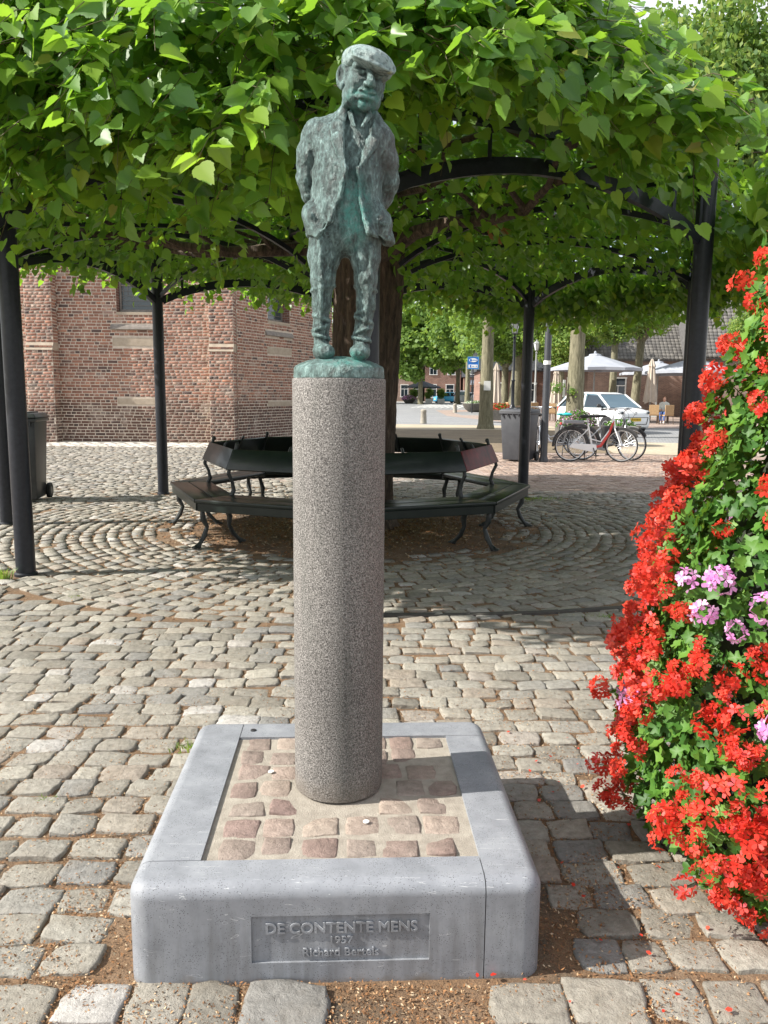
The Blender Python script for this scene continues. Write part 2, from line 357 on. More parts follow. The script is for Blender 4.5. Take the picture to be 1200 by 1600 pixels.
M['twig'] = pmat('green_brown_twig', (0.05, 0.05, 0.02), (0.12, 0.09, 0.04), 40, 0.7)
def leaf_mat(name, cols, trans=(0.30, 0.50, 0.04), tw=0.42, rough=0.42, spec=0.5):
    m, n, l, b = newmat(name); f = tint_fac(n, l); r = ramp(n, cols); l.new(f, r.inputs[0])
    l.new(r.outputs[0], b.inputs['Base Color']); b.inputs['Roughness'].default_value = rough; b.inputs['Specular IOR Level'].default_value = spec
    tr = n.new('ShaderNodeBsdfTranslucent'); 
    tcx = mixc(n, l, 1.0, r.outputs[0], trans, 'ADD'); l.new(mixc(n, l, 0.42, r.outputs[0], trans), tr.inputs[0])
    ms = n.new('ShaderNodeMixShader'); ms.inputs[0].default_value = tw
    out = n['Material Output']; l.new(b.outputs[0], ms.inputs[1]); l.new(tr.outputs[0], ms.inputs[2]); l.new(ms.outputs[0], out.inputs[0])
    return m
M['leaf'] = leaf_mat('linden_leaf', [(0, (0.036, 0.110, 0.024)), (0.35, (0.070, 0.180, 0.030)), (0.7, (0.135, 0.27, 0.036)), (0.93, (0.25, 0.40, 0.045)), (1, (0.26, 0.22, 0.05))], (0.50, 0.86, 0.04), 0.47, 0.42, 0.55)
M['far_leaf'] = leaf_mat('far_tree_leaf', [(0, (0.07, 0.15, 0.04)), (0.4, (0.12, 0.21, 0.05)), (0.8, (0.18, 0.28, 0.06)), (1, (0.26, 0.31, 0.075))], (0.50, 0.70, 0.08), 0.45, 0.55, 0.3)
M['dead_leaf'] = leaf_mat('dry_brown_leaf', [(0, (0.30, 0.14, 0.05)), (1, (0.42, 0.20, 0.07))], (0.5, 0.25, 0.08), 0.3, 0.7)
M['ger_leaf'] = leaf_mat('geranium_leaf', [(0, (0.03, 0.095, 0.015)), (0.4, (0.055, 0.15, 0.022)), (0.8, (0.09, 0.21, 0.03)), (1, (0.16, 0.30, 0.05))], (0.35, 0.6, 0.05), 0.3, 0.5, 0.35)
M['grass'] = leaf_mat('grass_blade', [(0, (0.10, 0.20, 0.03)), (0.6, (0.18, 0.30, 0.05)), (1, (0.35, 0.36, 0.12))], (0.45, 0.6, 0.08), 0.35, 0.5)
M['red_petal'] = leaf_mat('red_petal', [(0, (0.55, 0.028, 0.016)), (0.45, (0.70, 0.050, 0.032)), (0.8, (0.78, 0.11, 0.065)), (1, (0.70, 0.10, 0.12))], (0.92, 0.20, 0.09), 0.38, 0.5, 0.3)
M['pink_petal'] = leaf_mat('pink_petal', [(0, (0.66, 0.22, 0.55)), (0.6, (0.78, 0.38, 0.70)), (1, (0.85, 0.55, 0.78))], (0.9, 0.5, 0.85), 0.38, 0.5, 0.3)
M['white_petal'] = leaf_mat('white_petal', [(0, (0.72, 0.72, 0.66)), (1, (0.85, 0.85, 0.8))], (0.9, 0.9, 0.8), 0.3)
def brick_mat(name, dark_low=True):
    m, n, l, b = newmat(name); v = posvec(n); f = tint_fac(n, l)
    r = ramp(n, [(0.0, (0.20, 0.098, 0.070)), (0.3, (0.28, 0.138, 0.096)), (0.55, (0.34, 0.175, 0.125)), (0.72, (0.24, 0.142, 0.112)), (0.86, (0.085, 0.058, 0.054)), (0.95, (0.40, 0.19, 0.12)), (1, (0.36, 0.28, 0.23))]); l.new(f, r.inputs[0])
    sx = n.new('ShaderNodeSeparateXYZ'); l.new(v, sx.inputs[0])
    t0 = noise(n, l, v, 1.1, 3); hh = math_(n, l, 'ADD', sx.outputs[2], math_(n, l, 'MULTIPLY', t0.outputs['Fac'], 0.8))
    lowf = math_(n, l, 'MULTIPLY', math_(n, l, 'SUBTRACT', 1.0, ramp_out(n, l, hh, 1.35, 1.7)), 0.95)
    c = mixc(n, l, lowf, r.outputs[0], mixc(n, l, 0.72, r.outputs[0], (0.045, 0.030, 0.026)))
    t = noise(n, l, v, 40, 4, 0.7); r2 = ramp(n, [(0.3, (0.75, 0.75, 0.75)), (0.7, (1.25, 1.22, 1.2))]); l.new(t.outputs['Fac'], r2.inputs[0])
    c = mixc(n, l, 1, c, r2.outputs[0], 'MULTIPLY')
    t3 = noise(n, l, v, 1.6, 5, 0.7); c = mixc(n, l, math_(n, l, 'MULTIPLY', ramp_out(n, l, t3.outputs['Fac'], 0.56, 0.70), 0.45), c, (0.55, 0.47, 0.40))
    l.new(c, b.inputs['Base Color']); b.inputs['Roughness'].default_value = 0.85
    t4 = noise(n, l, v, 60, 4); bump(n, l, b, t4.outputs['Fac'], 0.5, 0.01); return m
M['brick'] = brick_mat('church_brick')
M['wall_mortar'] = pmat('pale_lime_mortar', (0.46, 0.39, 0.32), (0.62, 0.54, 0.45), 6, 0.9, 0.5, 60, 0.01, world=True)
M['sandstone'] = pmat('sandstone_block', (0.33, 0.27, 0.205), (0.43, 0.36, 0.28), 8, 0.85, 0.4, 60, 0.006, world=True)
M['grey_stone'] = pmat('weathered_sill_stone', (0.16, 0.14, 0.125), (0.27, 0.24, 0.21), 10, 0.85, 0.4, 60, 0.006, world=True)
def far_brick_mat(name, c1, c2, mort, scale=1.0):
    m, n, l, b = newmat(name); tcn = n.new('ShaderNodeTexCoord'); 
    bt = n.new('ShaderNodeTexBrick'); bt.inputs['Scale'].default_value = 1.0; bt.inputs['Brick Width'].default_value = 0.22*scale; bt.inputs['Row Height'].default_value = 0.07*scale
    bt.inputs['Mortar Size'].default_value = 0.008; bt.inputs['Color1'].default_value = (*c1, 1); bt.inputs['Color2'].default_value = (*c2, 1); bt.inputs['Mortar'].default_value = (*mort, 1)
    mpn = n.new('ShaderNodeMapping'); mpn.inputs['Rotation'].default_value = (pi/2, 0, 0); l.new(tcn.outputs['Object'], mpn.inputs[0]); l.new(mpn.outputs[0], bt.inputs['Vector'])
    t = noise(n, l, tcn.outputs['Object'], 1.2, 4); r = ramp(n, [(0.3, (0.8, 0.8, 0.8)), (0.7, (1.2, 1.2, 1.2))]); l.new(t.outputs['Fac'], r.inputs[0])
    l.new(mixc(n, l, 1, bt.outputs[0], r.outputs[0], 'MULTIPLY'), b.inputs['Base Color']); b.inputs['Roughness'].default_value = 0.9; return m
M['house_brick'] = far_brick_mat('dark_red_house_brick', (0.17, 0.075, 0.055), (0.25, 0.12, 0.085), (0.30, 0.26, 0.22))
M['house_brown'] = far_brick_mat('brown_house_brick', (0.19, 0.12, 0.095), (0.28, 0.18, 0.14), (0.34, 0.28, 0.24))
M['roof'] = pmat('grey_roof_tile', (0.085, 0.082, 0.085), (0.16, 0.155, 0.15), 5, 0.6, 0.3, 30, 0.02, world=True)
M['slate'] = pmat('dark_slate_roof', (0.035, 0.038, 0.045), (0.06, 0.062, 0.07), 3, 0.6)
M['red_tile'] = pmat('orange_roof_tile', (0.35, 0.10, 0.05), (0.45, 0.16, 0.08), 5, 0.7)
M['white_paint'] = pmat('white_paint', (0.78, 0.78, 0.76), (0.70, 0.70, 0.68), 4, 0.5)
M['cream'] = pmat('cream_render', (0.55, 0.50, 0.42), (0.62, 0.57, 0.48), 3, 0.8)
M['dark'] = pmat('dark_recess', (0.02, 0.02, 0.022), None, rough=0.6)
M['rubber'] = pmat('black_rubber', (0.014, 0.014, 0.015), (0.022, 0.022, 0.022), 30, 0.8)
M['rubber_grey'] = pmat('dark_trim_plastic', (0.03, 0.03, 0.032), None, rough=0.5)
M['chrome'] = pmat('brushed_alloy', (0.55, 0.56, 0.58), None, rough=0.28, metal=0.9)
M['rim'] = pmat('wheel_rim_grey', (0.30, 0.31, 0.32), None, rough=0.4, metal=0.6)
M['white_car'] = pmat('white_car_lacquer', (0.78, 0.79, 0.80), None, rough=0.3, coat=0.8)
M['blue_car'] = pmat('sky_blue_car_lacquer', (0.03, 0.36, 0.60), None, rough=0.3, coat=0.8)
M['grey_car'] = pmat('grey_car_lacquer', (0.22, 0.23, 0.25), None, rough=0.3, coat=0.8, metal=0.3)
M['dark_car'] = pmat('dark_car_lacquer', (0.03, 0.035, 0.05), None, rough=0.3, coat=0.8)
M['red'] = pmat('red_enamel', (0.62, 0.04, 0.03), (0.50, 0.03, 0.025), 8, 0.3, coat=0.5)
M['tail_light'] = pmat('red_lamp_lens', (0.5, 0.01, 0.01), None, rough=0.15, coat=0.5)
M['lamp_lens'] = pmat('clear_lamp_lens', (0.62, 0.64, 0.66), None, rough=0.12, coat=0.6, metal=0.4)
M['plate'] = pmat('yellow_number_plate', (0.80, 0.52, 0.02), None, rough=0.5)
M['teal'] = pmat('turquoise_saddle_cover', (0.02, 0.42, 0.45), None, rough=0.5)
M['bin'] = pmat('grey_bin_plastic', (0.035, 0.038, 0.045), (0.055, 0.058, 0.066), 5, 0.5, 0.15, 80, 0.003)
M['bin_dark'] = pmat('black_bin_plastic', (0.014, 0.017, 0.02), (0.03, 0.034, 0.036), 6, 0.4, 0.2, 60, 0.003)
M['post_grey'] = pmat('dark_grey_lamp_post', (0.035, 0.038, 0.045), (0.05, 0.053, 0.06), 8, 0.4)
M['grey_post'] = pmat('grey_metal_post', (0.22, 0.23, 0.23), (0.30, 0.31, 0.30), 8, 0.45)
M['canvas'] = pmat('pale_grey_canvas', (0.30, 0.32, 0.365), (0.35, 0.37, 0.415), 2, 0.9)
M['beige_canvas'] = pmat('beige_canvas', (0.42, 0.36, 0.30), (0.50, 0.44, 0.37), 4, 0.9)
M['dark_canvas'] = pmat('slate_canvas', (0.06, 0.07, 0.09), (0.08, 0.09, 0.11), 2, 0.9)
M['concrete'] = pmat('weathered_concrete', (0.26, 0.24, 0.20), (0.36, 0.33, 0.28), 9, 0.9, 0.4, 60, 0.005)
M['planter'] = pmat('grey_planter', (0.075, 0.07, 0.062), (0.13, 0.12, 0.105), 6, 0.7, 0.2, 40, 0.004)
M['wood'] = pmat('tan_rattan', (0.34, 0.22, 0.11), (0.45, 0.30, 0.16), 20, 0.7)
M['dark_wood'] = pmat('dark_terrace_wood', (0.09, 0.06, 0.04), (0.15, 0.10, 0.07), 14, 0.7)
M['sign_blue'] = pmat('blue_sign_sheet', (0.012, 0.13, 0.48), None, rough=0.4)
M['sign_light_blue'] = pmat('light_blue_sign_edge', (0.10, 0.36, 0.70), None, rough=0.4)
M['paper'] = pmat('white_notice_sheet', (0.78, 0.78, 0.76), None, rough=0.6)
M['skin'] = pmat('skin', (0.50, 0.28, 0.20), None, rough=0.5)
M['hair'] = pmat('brown_hair', (0.16, 0.08, 0.045), None, rough=0.6)
M['shirt'] = pmat('pale_grey_top', (0.50, 0.52, 0.48), None, rough=0.8)
M['jeans'] = pmat('blue_jeans', (0.05, 0.10, 0.26), None, rough=0.8)
def glass_mat(name, c=(0.02, 0.03, 0.04), rough=0.05):
    m, n, l, b = newmat(name); b.inputs['Base Color'].default_value = (*c, 1); b.inputs['Roughness'].default_value = rough; b.inputs['Coat Weight'].default_value = 0.5; return m
M['glass'] = glass_mat('dark_window_glass'); M['windscreen'] = glass_mat('car_windscreen_glass', (0.10, 0.16, 0.20), 0.04)
M['church_glass'] = glass_mat('leaded_church_glass', (0.05, 0.07, 0.075), 0.18)
M['lantern_glass'] = glass_mat('lantern_glass', (0.55, 0.58, 0.58), 0.2)

def sheet_mat(name, cols, s1, s2, lines=None):
    m, n, l, b = newmat(name); v = posvec(n)
    t = noise(n, l, v, s1, 5, 0.6); r = ramp(n, cols); l.new(t.outputs['Fac'], r.inputs[0]); c = r.outputs[0]
    t2 = noise(n, l, v, s2, 4, 0.7); r2 = ramp(n, [(0.3, (0.75, 0.75, 0.75)), (0.7, (1.25, 1.25, 1.25))]); l.new(t2.outputs['Fac'], r2.inputs[0]); c = mixc(n, l, 1, c, r2.outputs[0], 'MULTIPLY')
    if lines:
        bt = n.new('ShaderNodeTexBrick'); bt.inputs['Scale'].default_value = 1; bt.inputs['Brick Width'].default_value = lines[0]; bt.inputs['Row Height'].default_value = lines[1]
        bt.inputs['Mortar Size'].default_value = lines[2]; bt.inputs['Color1'].default_value = (1, 1, 1, 1); bt.inputs['Color2'].default_value = (0.85, 0.85, 0.85, 1); bt.inputs['Mortar'].default_value = (0.45, 0.42, 0.4, 1)
        l.new(v, bt.inputs['Vector']); c = mixc(n, l, 0.9, c, mixc(n, l, 1, c, bt.outputs[0], 'MULTIPLY'))
    l.new(c, b.inputs['Base Color']); b.inputs['Roughness'].default_value = 0.85; return m
M['bed'] = sheet_mat('trodden_litter_with_shade', [(0.3, (0.13, 0.095, 0.06)), (0.7, (0.21, 0.16, 0.10))], 0.8, 9)  # leaf litter brown, with the church's shadow put into the colour
M['sand'] = sheet_mat('pale_sandy_verge', [(0.3, (0.36, 0.30, 0.21)), (0.7, (0.46, 0.39, 0.29))], 0.9, 12)
M['road'] = sheet_mat('grey_cobbled_road', [(0.3, (0.27, 0.28, 0.29)), (0.7, (0.36, 0.37, 0.38))], 0.5, 5, (0.3, 0.16, 0.03))
M['pink_walk'] = sheet_mat('pinkish_brick_pavement', [(0.3, (0.34, 0.26, 0.22)), (0.7, (0.43, 0.34, 0.29))], 0.6, 6, (0.22, 0.11, 0.012))
M['far_ground'] = sheet_mat('distant_ground', [(0.3, (0.24, 0.22, 0.19)), (0.7, (0.30, 0.28, 0.24))], 0.4, 4)

M['dark_strip'] = pmat('dark_strip_surface', (0.05, 0.045, 0.04), (0.09, 0.08, 0.07), 20, 0.8, 0.5, 60, 0.004, world=True)
# ------------------------------------------------------------------ ground
TC = np.array([-0.36, 8.45])
def sheet(name, pts, z, mat, kind='structure', parent=None):
    b = MB(); b.add([(x, y, z) for x, y in pts], [tuple(range(len(pts)))]); return b.build(name, M[mat], parent, kind=kind)
ground = sheet('ground', [(-400, -60), (400, -60), (400, 700), (-400, 700)], -0.026, 'far_ground')
soil = sheet('soil', [(-12, 0.2), (12, 0.2), (12, 21.9), (-12, 21.9)], -0.010, 'soil')
sheet('trodden_shaded_bed', [(-3, 19.4), (5.6, 19.4), (6.4, 24.2), (7.2, 31.5), (-3.4, 31.0)], 0.002, 'bed')
sheet('sandy_verge', [(-5, 31.0), (7.2, 31.5), (7.4, 35.5), (-5, 36.8)], -0.004, 'sand')
sheet('sandy_verge', [(5.6, 19.4), (7.2, 18.9), (10.8, 21.5), (10.0, 23.6), (6.4, 24.2)], 0.001, 'sand')
sheet('road', [(-40, 36.8), (-5, 36.8), (7.4, 35.5), (7.2, 31.5), (6.4, 24.2), (10.0, 23.6), (11.5, 20.0), (30, 20), (40, 34), (10.6, 34.4), (9.2, 52), (70, 118), (-40, 118)], -0.010, 'road')
sheet('pavement', [(7.2, 34.6), (40, 34.2), (70, 60), (70, 75), (16, 75), (8.8, 52.0), (5.0, 52.0), (5.0, 60), (9, 66), (9, 70), (4.2, 66), (3.9, 50)], -0.006, 'pink_walk')
sheet('pavement', [(1.5, 11.5), (30, 9), (30, 21), (11.5, 20.0), (10.8, 21.5), (7.2, 18.9), (5.6, 19.4), (-3, 19.4), (-2.6, 13.0)], -0.006, 'pink_walk')
for i in range(9):
    x0 = 2.4+i*0.55; y0 = 76
    sheet('parking_line', [(x0, y0), (x0+0.16, y0), (x0+4.6, y0+30), (x0+4.25, y0+30)], -0.004, 'white_paint')

def stone_template(nu, nv, skirt=0.03):
    us = np.linspace(-1, 1, nu); vs = np.linspace(-1, 1, nv); V = []; idx = {}
    if nu > 4: us[1] = -0.88; us[-2] = 0.88; vs[1] = -0.86; vs[-2] = 0.86
    for j, v in enumerate(vs):
        for i, u in enumerate(us):
            idx[(i, j)] = len(V); V.append((u, v, 0, 0))
    F = [(idx[(i, j)], idx[(i+1, j)], idx[(i+1, j+1)], idx[(i, j+1)]) for j in range(nv-1) for i in range(nu-1)]
    per = [(i, 0) for i in range(nu)]+[(nu-1, j) for j in range(1, nv)]+[(i, nv-1) for i in range(nu-2, -1, -1)]+[(0, j) for j in range(nv-2, 0, -1)]
    base = len(V)
    for p in per: u, v = us[p[0]], vs[p[1]]; V.append((u, v, 0, 1))
    n = len(per)
    for k in range(n): F.append((idx[per[k]], base+k, base+(k+1) % n, idx[per[(k+1) % n]]))
    return np.array(V, dtype=float), np.array(F)
def make_stones(P, hw, hd, ang, nu, nv, rng, warp=0.10, lift=0.007, relief=0.0024, zoff=None, round_=0.09, skirt=0.028):
    """irregular rounded stones: P (N,2) centres, hw/hd half sizes, ang rotation. Returns local verts (N,k,3), F"""
    T, F = stone_template(nu, nv); N = len(P); k = len(T)
    u = np.repeat(T[None, :, 0], N, 0); v = np.repeat(T[None, :, 1], N, 0); sk = T[None, :, 3]
    # corner rounding
    r = 1-round_*(u*u*v*v)*rng.uniform(0.5, 1.25, (N, 1))
    uu = u*r; vv = v*r
    co = rng.uniform(-warp, warp, (N, 4, 2))
    w = [(1-u)*(1-v)/4, (1+u)*(1-v)/4, (1+u)*(1+v)/4, (1-u)*(1+v)/4]
    for c in range(4): uu = uu+w[c]*co[:, c, 0:1]; vv = vv+w[c]*co[:, c, 1:2]
    ph = rng.uniform(0, 6.28, (N, 4)); edge = np.maximum(np.abs(u), np.abs(v)) > 0.99
    wob = 0.04*(np.sin(u*4.1+v*3.3+ph[:, 0:1])+np.sin(v*5.7-u*2.2+ph[:, 1:2]))
    uu = uu+wob*edge*np.abs(u); vv = vv+wob*edge*np.abs(v)*rng.choice([-1, 1], (N, 1))
    e = np.maximum(np.abs(u), np.abs(v))
    z = -0.0034*np.where(e > 0.99, 1, 0)-0.0006*(u**2+v**2)*0.5
    tilt = rng.normal(0, 0.0028, (N, 2)); z = z+tilt[:, 0:1]*u+tilt[:, 1:2]*v
    z = z+relief*(np.sin(u*2.6+ph[:, 2:3])*np.cos(v*2.9+ph[:, 3:4]))+rng.normal(0, relief*0.35, (N, k))*(sk == 0)
    z = z+rng.normal(0, lift*0.4, (N, 1))
    z = np.where(sk > 0, -skirt, z)
    f = np.where(sk > 0, 1.03, 1.0)
    X = uu*f*hw[:, None]; Y = vv*f*hd[:, None]
    c, s_ = np.cos(ang)[:, None], np.sin(ang)[:, None]
    V = np.stack([X*c-Y*s_, X*s_+Y*c, z], axis=2)
    return V, F

rng = np.random.default_rng(11)
PB = np.array([-0.125, 2.235]); YAWB = rad(2.6)
def in_base(x, y, m=0.0):
    dx, dy = x-PB[0], y-PB[1]; u = dx*cos(YAWB)+dy*sin(YAWB); v = -dx*sin(YAWB)+dy*cos(YAWB)
    return abs(u) < 0.505+m and abs(v) < 0.485+m
st = []   # x, y, hw, hd, ang
RING = 3.72
# straight rows
y = 1.06; row = 0
while y < 20.2:
    d = 0.121 if y < 5.2 else 0.125
    if y < 1.75: d = 0.145
    x = -12.0+rng.uniform(0, 0.2)
    xr = 9.5
    while x < xr:
        w = rng.uniform(0.118, 0.185)*(1.12 if y < 1.75 else 1)
        if rng.random() < 0.06: w *= 0.6
        cx = x+w/2; cy = y+0.012*x+0.03*sin(cx*0.9+row*0.21)+0.012*sin(cx*3.1+row)+rng.normal(0, 0.004)
        x += w+rng.uniform(0.003, 0.012)
        if abs(cx) > 0.55*cy+1.6: continue
        if in_base(cx, cy, 0.055): continue
        if math.hypot(cx-TC[0], cy-TC[1]) < RING+0.015: continue
        if (cy > 11.6 and cx > 1.8) or (cx > 4.0 and cy > 8.2): continue
        if cy > 19.4 and cx > -3: continue
        if cy > 13.4 and cx > -2.4: continue
        if cy < 1.76 and -0.75 < cx < 0.50 and rng.random() < (0.42 if cy > 1.5 else 0.06): continue
        if cy < 1.95 and 0.40 < cx < 0.60 and rng.random() < 0.5: continue
        st.append((cx, cy, w/2, d/2-0.0025, rng.normal(0, 0.03)+0.012))
    y += d+rng.uniform(0.000, 0.005); row += 1
# rings round the tree
r = 1.72
while r < RING:
    d = 0.112; n = int(2*pi*r/0.162); a0 = rng.uniform(0, 1)
    for k in range(n):
        a = 2*pi*(k+a0)/n; rr = r+rng.normal(0, 0.006); cx, cy = TC[0]+rr*cos(a), TC[1]+rr*sin(a)
        if abs(cx) > 0.55*cy+1.4: continue
        if r < 2.0 and rng.random() < 0.35: continue
        st.append((cx, cy, rng.uniform(0.066, 0.079), d/2-0.002, a+pi/2+rng.normal(0, 0.04)))
    r += d+0.007
st = np.array(st)
# clear the feet of the posts
POSTS = [(-2.77, 6.01), (-4.01, 8.34), (-3.07, 10.95), (-0.5, 12.0), (1.93, 10.98), (3.36, 8.9), (2.44, 6.35), (-0.11, 4.95)]
keep = np.ones(len(st), bool)
for px, py in POSTS: keep &= np.hypot(st[:, 0]-px, st[:, 1]-py) > 0.11
keep &= ~((np.hypot(st[:, 0]+2.95, st[:, 1]-6.0) < 0.12))
st = st[keep]
dist = np.hypot(st[:, 0], st[:, 1]+0.0)
# on-screen size: nearest stones that the camera sees
vis = (np.abs(st[:, 0]) < 0.50*st[:, 1]*1.0+0.12) & (st[:, 1] > 1.33) & ~((np.abs(st[:, 0]-1.25) < 0.4) & (np.abs(st[:, 1]-2.3) < 0.5))
key = np.where(vis, dist, 1e9); order = np.argsort(key); near = order[:300]; rest = order[300:]
Vn, Fn = make_stones(st[near, :2], st[near, 2], st[near, 3], st[near, 4], 7, 6, rng)
cob = thing('cobblestone_paving', 'uneven grey cobblestones with rust brown litter in the joints around the base and tree', 'paving'); del cob['category'], cob['label']
cob['kind'] = 'structure'
for i in range(len(near)):
    me = np_mesh('cobble', Vn[i], Fn, np.full(len(Vn[i]), rng.random()), smooth=np.arange(len(Fn)) < 30)
    o = obj('cobble', me, M['cobble'], cob); o.location = (st[near[i], 0], st[near[i], 1], 0)
def stuff_stones(name, idx, nu, nv, mat, parent, **kw):
    V, F = make_stones(st[idx, :2], st[idx, 2], st[idx, 3], st[idx, 4], nu, nv, rng, **kw); N, k = V.shape[:2]
    V = V+np.concatenate([st[idx, :2], np.zeros((N, 1))], 1)[:, None, :]
    FF = (F[None]+(np.arange(N)*k)[:, None, None]).reshape(-1, 4)
    me = np_mesh(name, V.reshape(-1, 3), FF, np.repeat(rng.random(N), k), smooth=np.tile(np.arange(len(F)) < (nu-1)*(nv-1), N)); return obj(name, me, M[mat], parent, 'stuff')
dr = dist[rest]; yr = st[rest, 1]
stuff_stones('cobbles', rest[(dr < 6.5)], 6, 5, 'cobble', cob)
stuff_stones('far_cobbles', rest[(dr >= 6.5)], 4, 3, 'cobble', cob)
# red pavers to the right, beyond the tree
pv = []
for j in range(0, 130):
    yy = 8.3+j*0.078*1.35
    for i in range(0, 42):
        xx = 1.9+i*0.215+(0.107 if j % 2 else 0)
        if yy > 18.9 or xx > 0.55*yy+1.4: continue
        if yy < 11.7 and xx < 4.1+(11.7-yy)*0.05: continue
        if math.hypot(xx-TC[0], yy-TC[1]) < RING+0.1: continue
        pv.append((xx, yy, 0.103, 0.049, rng.normal(0, 0.012)))
sv = st; st = np.array(pv); pav = stuff_stones('red_brick_pavers', np.arange(len(st)), 3, 3, 'red_paver', None, warp=0.05, lift=0.002, relief=0.001, round_=0.06); pav['kind'] = 'structure'; pav.name = 'pavement_bricks'
# pale pavers along the church foot and between tree and bin
pv = []
for j in range(5):
    yy = 20.35+j*0.34
    for i in range(30):
        pv.append((-9.8+i*0.30+j*0.11+rng.normal(0, 0.012), yy+0.02*sin(i), 0.135, 0.155, -0.35+rng.normal(0, 0.03)))
st = np.array(pv); pp = stuff_stones('pale_pavers', np.arange(len(st)), 4, 3, 'pale_paver', None, warp=0.12, lift=0.003); pp['kind'] = 'structure'; pp.name = 'pale_paving_strip'
st = sv

m = MB(); ar = [(-0.45, 4.99), (-0.01, 4.965), (0.5, 4.985), (1.0, 5.05), (1.63, 5.20), (2.3, 5.44)]
for (xa, ya), (xb, yb) in zip(ar[:-1], ar[1:]): m.add([(xa, ya-0.028, -0.03), (xb, yb-0.028, -0.03), (xb, yb+0.028, -0.03), (xa, ya+0.028, -0.03), (xa, ya-0.028, 0.006), (xb, yb-0.028, 0.006), (xb, yb+0.028, 0.006), (xa, ya+0.028, 0.006)], [(3, 2, 1, 0), (4, 5, 6, 7), (0, 1, 5, 4), (2, 3, 7, 6)])
m.build('dark_ground_strip', M['dark_strip'], None, kind='structure')  # thin dark strip lying across the cobbles
# loose litter in the joints
def litter(N, cx, cy, sx, sy, smin, smax, zlo, zhi, name_acc, asp=2.2):
    P = np.stack([rng.normal(cx, sx, N) if sx > 0 else rng.uniform(cx+sx, cx-sx, N), rng.normal(cy, sy, N) if sy > 0 else rng.uniform(cy+sy, cy-sy, N), rng.uniform(zlo, zhi, N)], 1)
    nrm = np.stack([rng.normal(0, 0.45, N), rng.normal(0, 0.45, N), np.ones(N)], 1)
    Mx = rotmats(nrm, rng.uniform(0, 6.28, N), rng.uniform(smin, smax, N))
    tv = [(-asp/2, -0.3, 0), (0, -0.5, 0.25), (asp/2, -0.1, 0), (0.1, 0.5, 0.1)]; tf = [(0, 1, 2, 3)]
    name_acc.append(batch(tv, tf, P, Mx, rng.random(N)))
acc = []
litter(26000, 0.1, 2.4, -1.7, -1.25, 0.0022, 0.0052, -0.008, 0.002, acc)
litter(12000, -0.1, 1.52, -0.75, -0.22, 0.0018, 0.0052, -0.010, 0.002, acc)
litter(5000, 0.62, 2.1, 0.10, 0.5, 0.0022, 0.0060, -0.010, 0.003, acc)
litter(3500, -0.82, 1.9, 0.12, 0.45, 0.0022, 0.0060, -0.010, 0.003, acc)
litter(9000, 0, 5.0, -3.4, -1.6, 0.004, 0.009, -0.010, 0.0, acc)
litter(14000, TC[0], TC[1], 1.0, 1.0, 0.006, 0.018, -0.008, 0.010, acc)
litter(2500, 0.2, 3.0, 1.2, 1.0, 0.002, 0.005, 0.0, 0.008, acc)
vo_ = 0; VV = []; FF = []; TT = []
for V, F, T in acc: VV.append(V); FF.append(F+vo_); TT.append(T); vo_ += len(V)
obj('seed_litter', np_mesh('seed_litter', np.concatenate(VV), np.concatenate(FF), np.concatenate(TT)), M['litter'], None, 'stuff')
# fallen petals
N = 60; P = np.stack([rng.normal(0.62, 0.28, N), rng.uniform(1.45, 3.2, N), np.full(N, 0.010)], 1)
V, F, T = batch([(-1, -0.5, 0), (0.2, -0.8, 0.2), (1, 0, 0), (0.2, 0.8, 0.2), (-0.8, 0.4, 0)], [(0, 1, 2, 3, 4)], P, rotmats(np.stack([rng.normal(0, .2, N), rng.normal(0, .2, N), np.ones(N)], 1), rng.uniform(0, 6, N), rng.uniform(0.004, 0.009, N)), rng.random(N))
ok = [not in_base(p[0], p[1], 0.01) for p in P]
obj('fallen_petals', np_mesh('fallen_petals', V, F[np.array(ok)], T), M['red_petal'], None, 'stuff')

def grass_tuft(loc, n, hgt, spread, label, cat='weed', name='grass_tuft', kind=None):
    acc_v = []; acc_f = []; t = []; k = 0
    for i in range(n):
        a = rng.uniform(0, 6.28); r0 = abs(rng.normal(0, spread)); b = Vector((r0*cos(a), r0*sin(a)*0.6, -0.012)); h = hgt*rng.uniform(0.5, 1.1)
        lean = Vector((cos(a), sin(a), 0))*h*rng.uniform(0.2, 0.9); w = Vector((-sin(a+1), cos(a+1), 0))*rng.uniform(0.0015, 0.003)*(1 if hgt < 0.1 else 2.0)
        m = b+lean*0.35+Vector((0, 0, h*0.7)); e = b+lean+Vector((0, 0, h))
        acc_v += [b-w, b+w, m+w, m-w, e]; acc_f += [(k, k+1, k+2, k+3)]; t += [rng.random()]*5; k += 5
    me = np_mesh(name, [tuple(v) for v in acc_v], [np.array(acc_f), np.array([(f[3], f[2], f[2]+2) for f in acc_f])], t)
    o = obj(name, me, M['grass']); o.location = loc; return tag(o, label, cat)
grass_tuft((-0.76, 3.02, 0.0), 130, 0.035, 0.045, 'wide bright green grass tuft left of the column between cobbles', 'grass tuft')
grass_tuft((-0.37, 2.99, 0.0), 50, 0.022, 0.020, 'small green weed tuft just left of the column behind the base', 'grass tuft')
grass_tuft((-2.86, 5.85, 0), 40, 0.11, 0.03, 'tall leafy weed growing against the nearest left post foot', 'weed')
grass_tuft((2.05, 10.7, 0), 260, 0.05, 0.22, 'patch of grass at the foot of the post behind the ring bench', 'grass tuft')
grass_tuft((-2.15, 5.35, 0), 60, 0.022, 0.07, 'low green grass in the cobbles right of the nearest left post', 'grass tuft')
grass_tuft((-1.18, 2.60, 0), 40, 0.018, 0.03, 'tiny weed between cobbles at the left edge beside the base', 'grass tuft')
grass_tuft((1.42, 4.95, 0), 110, 0.03, 0.07, 'low grass patch on the cobbles left of the flower tower', 'grass tuft')

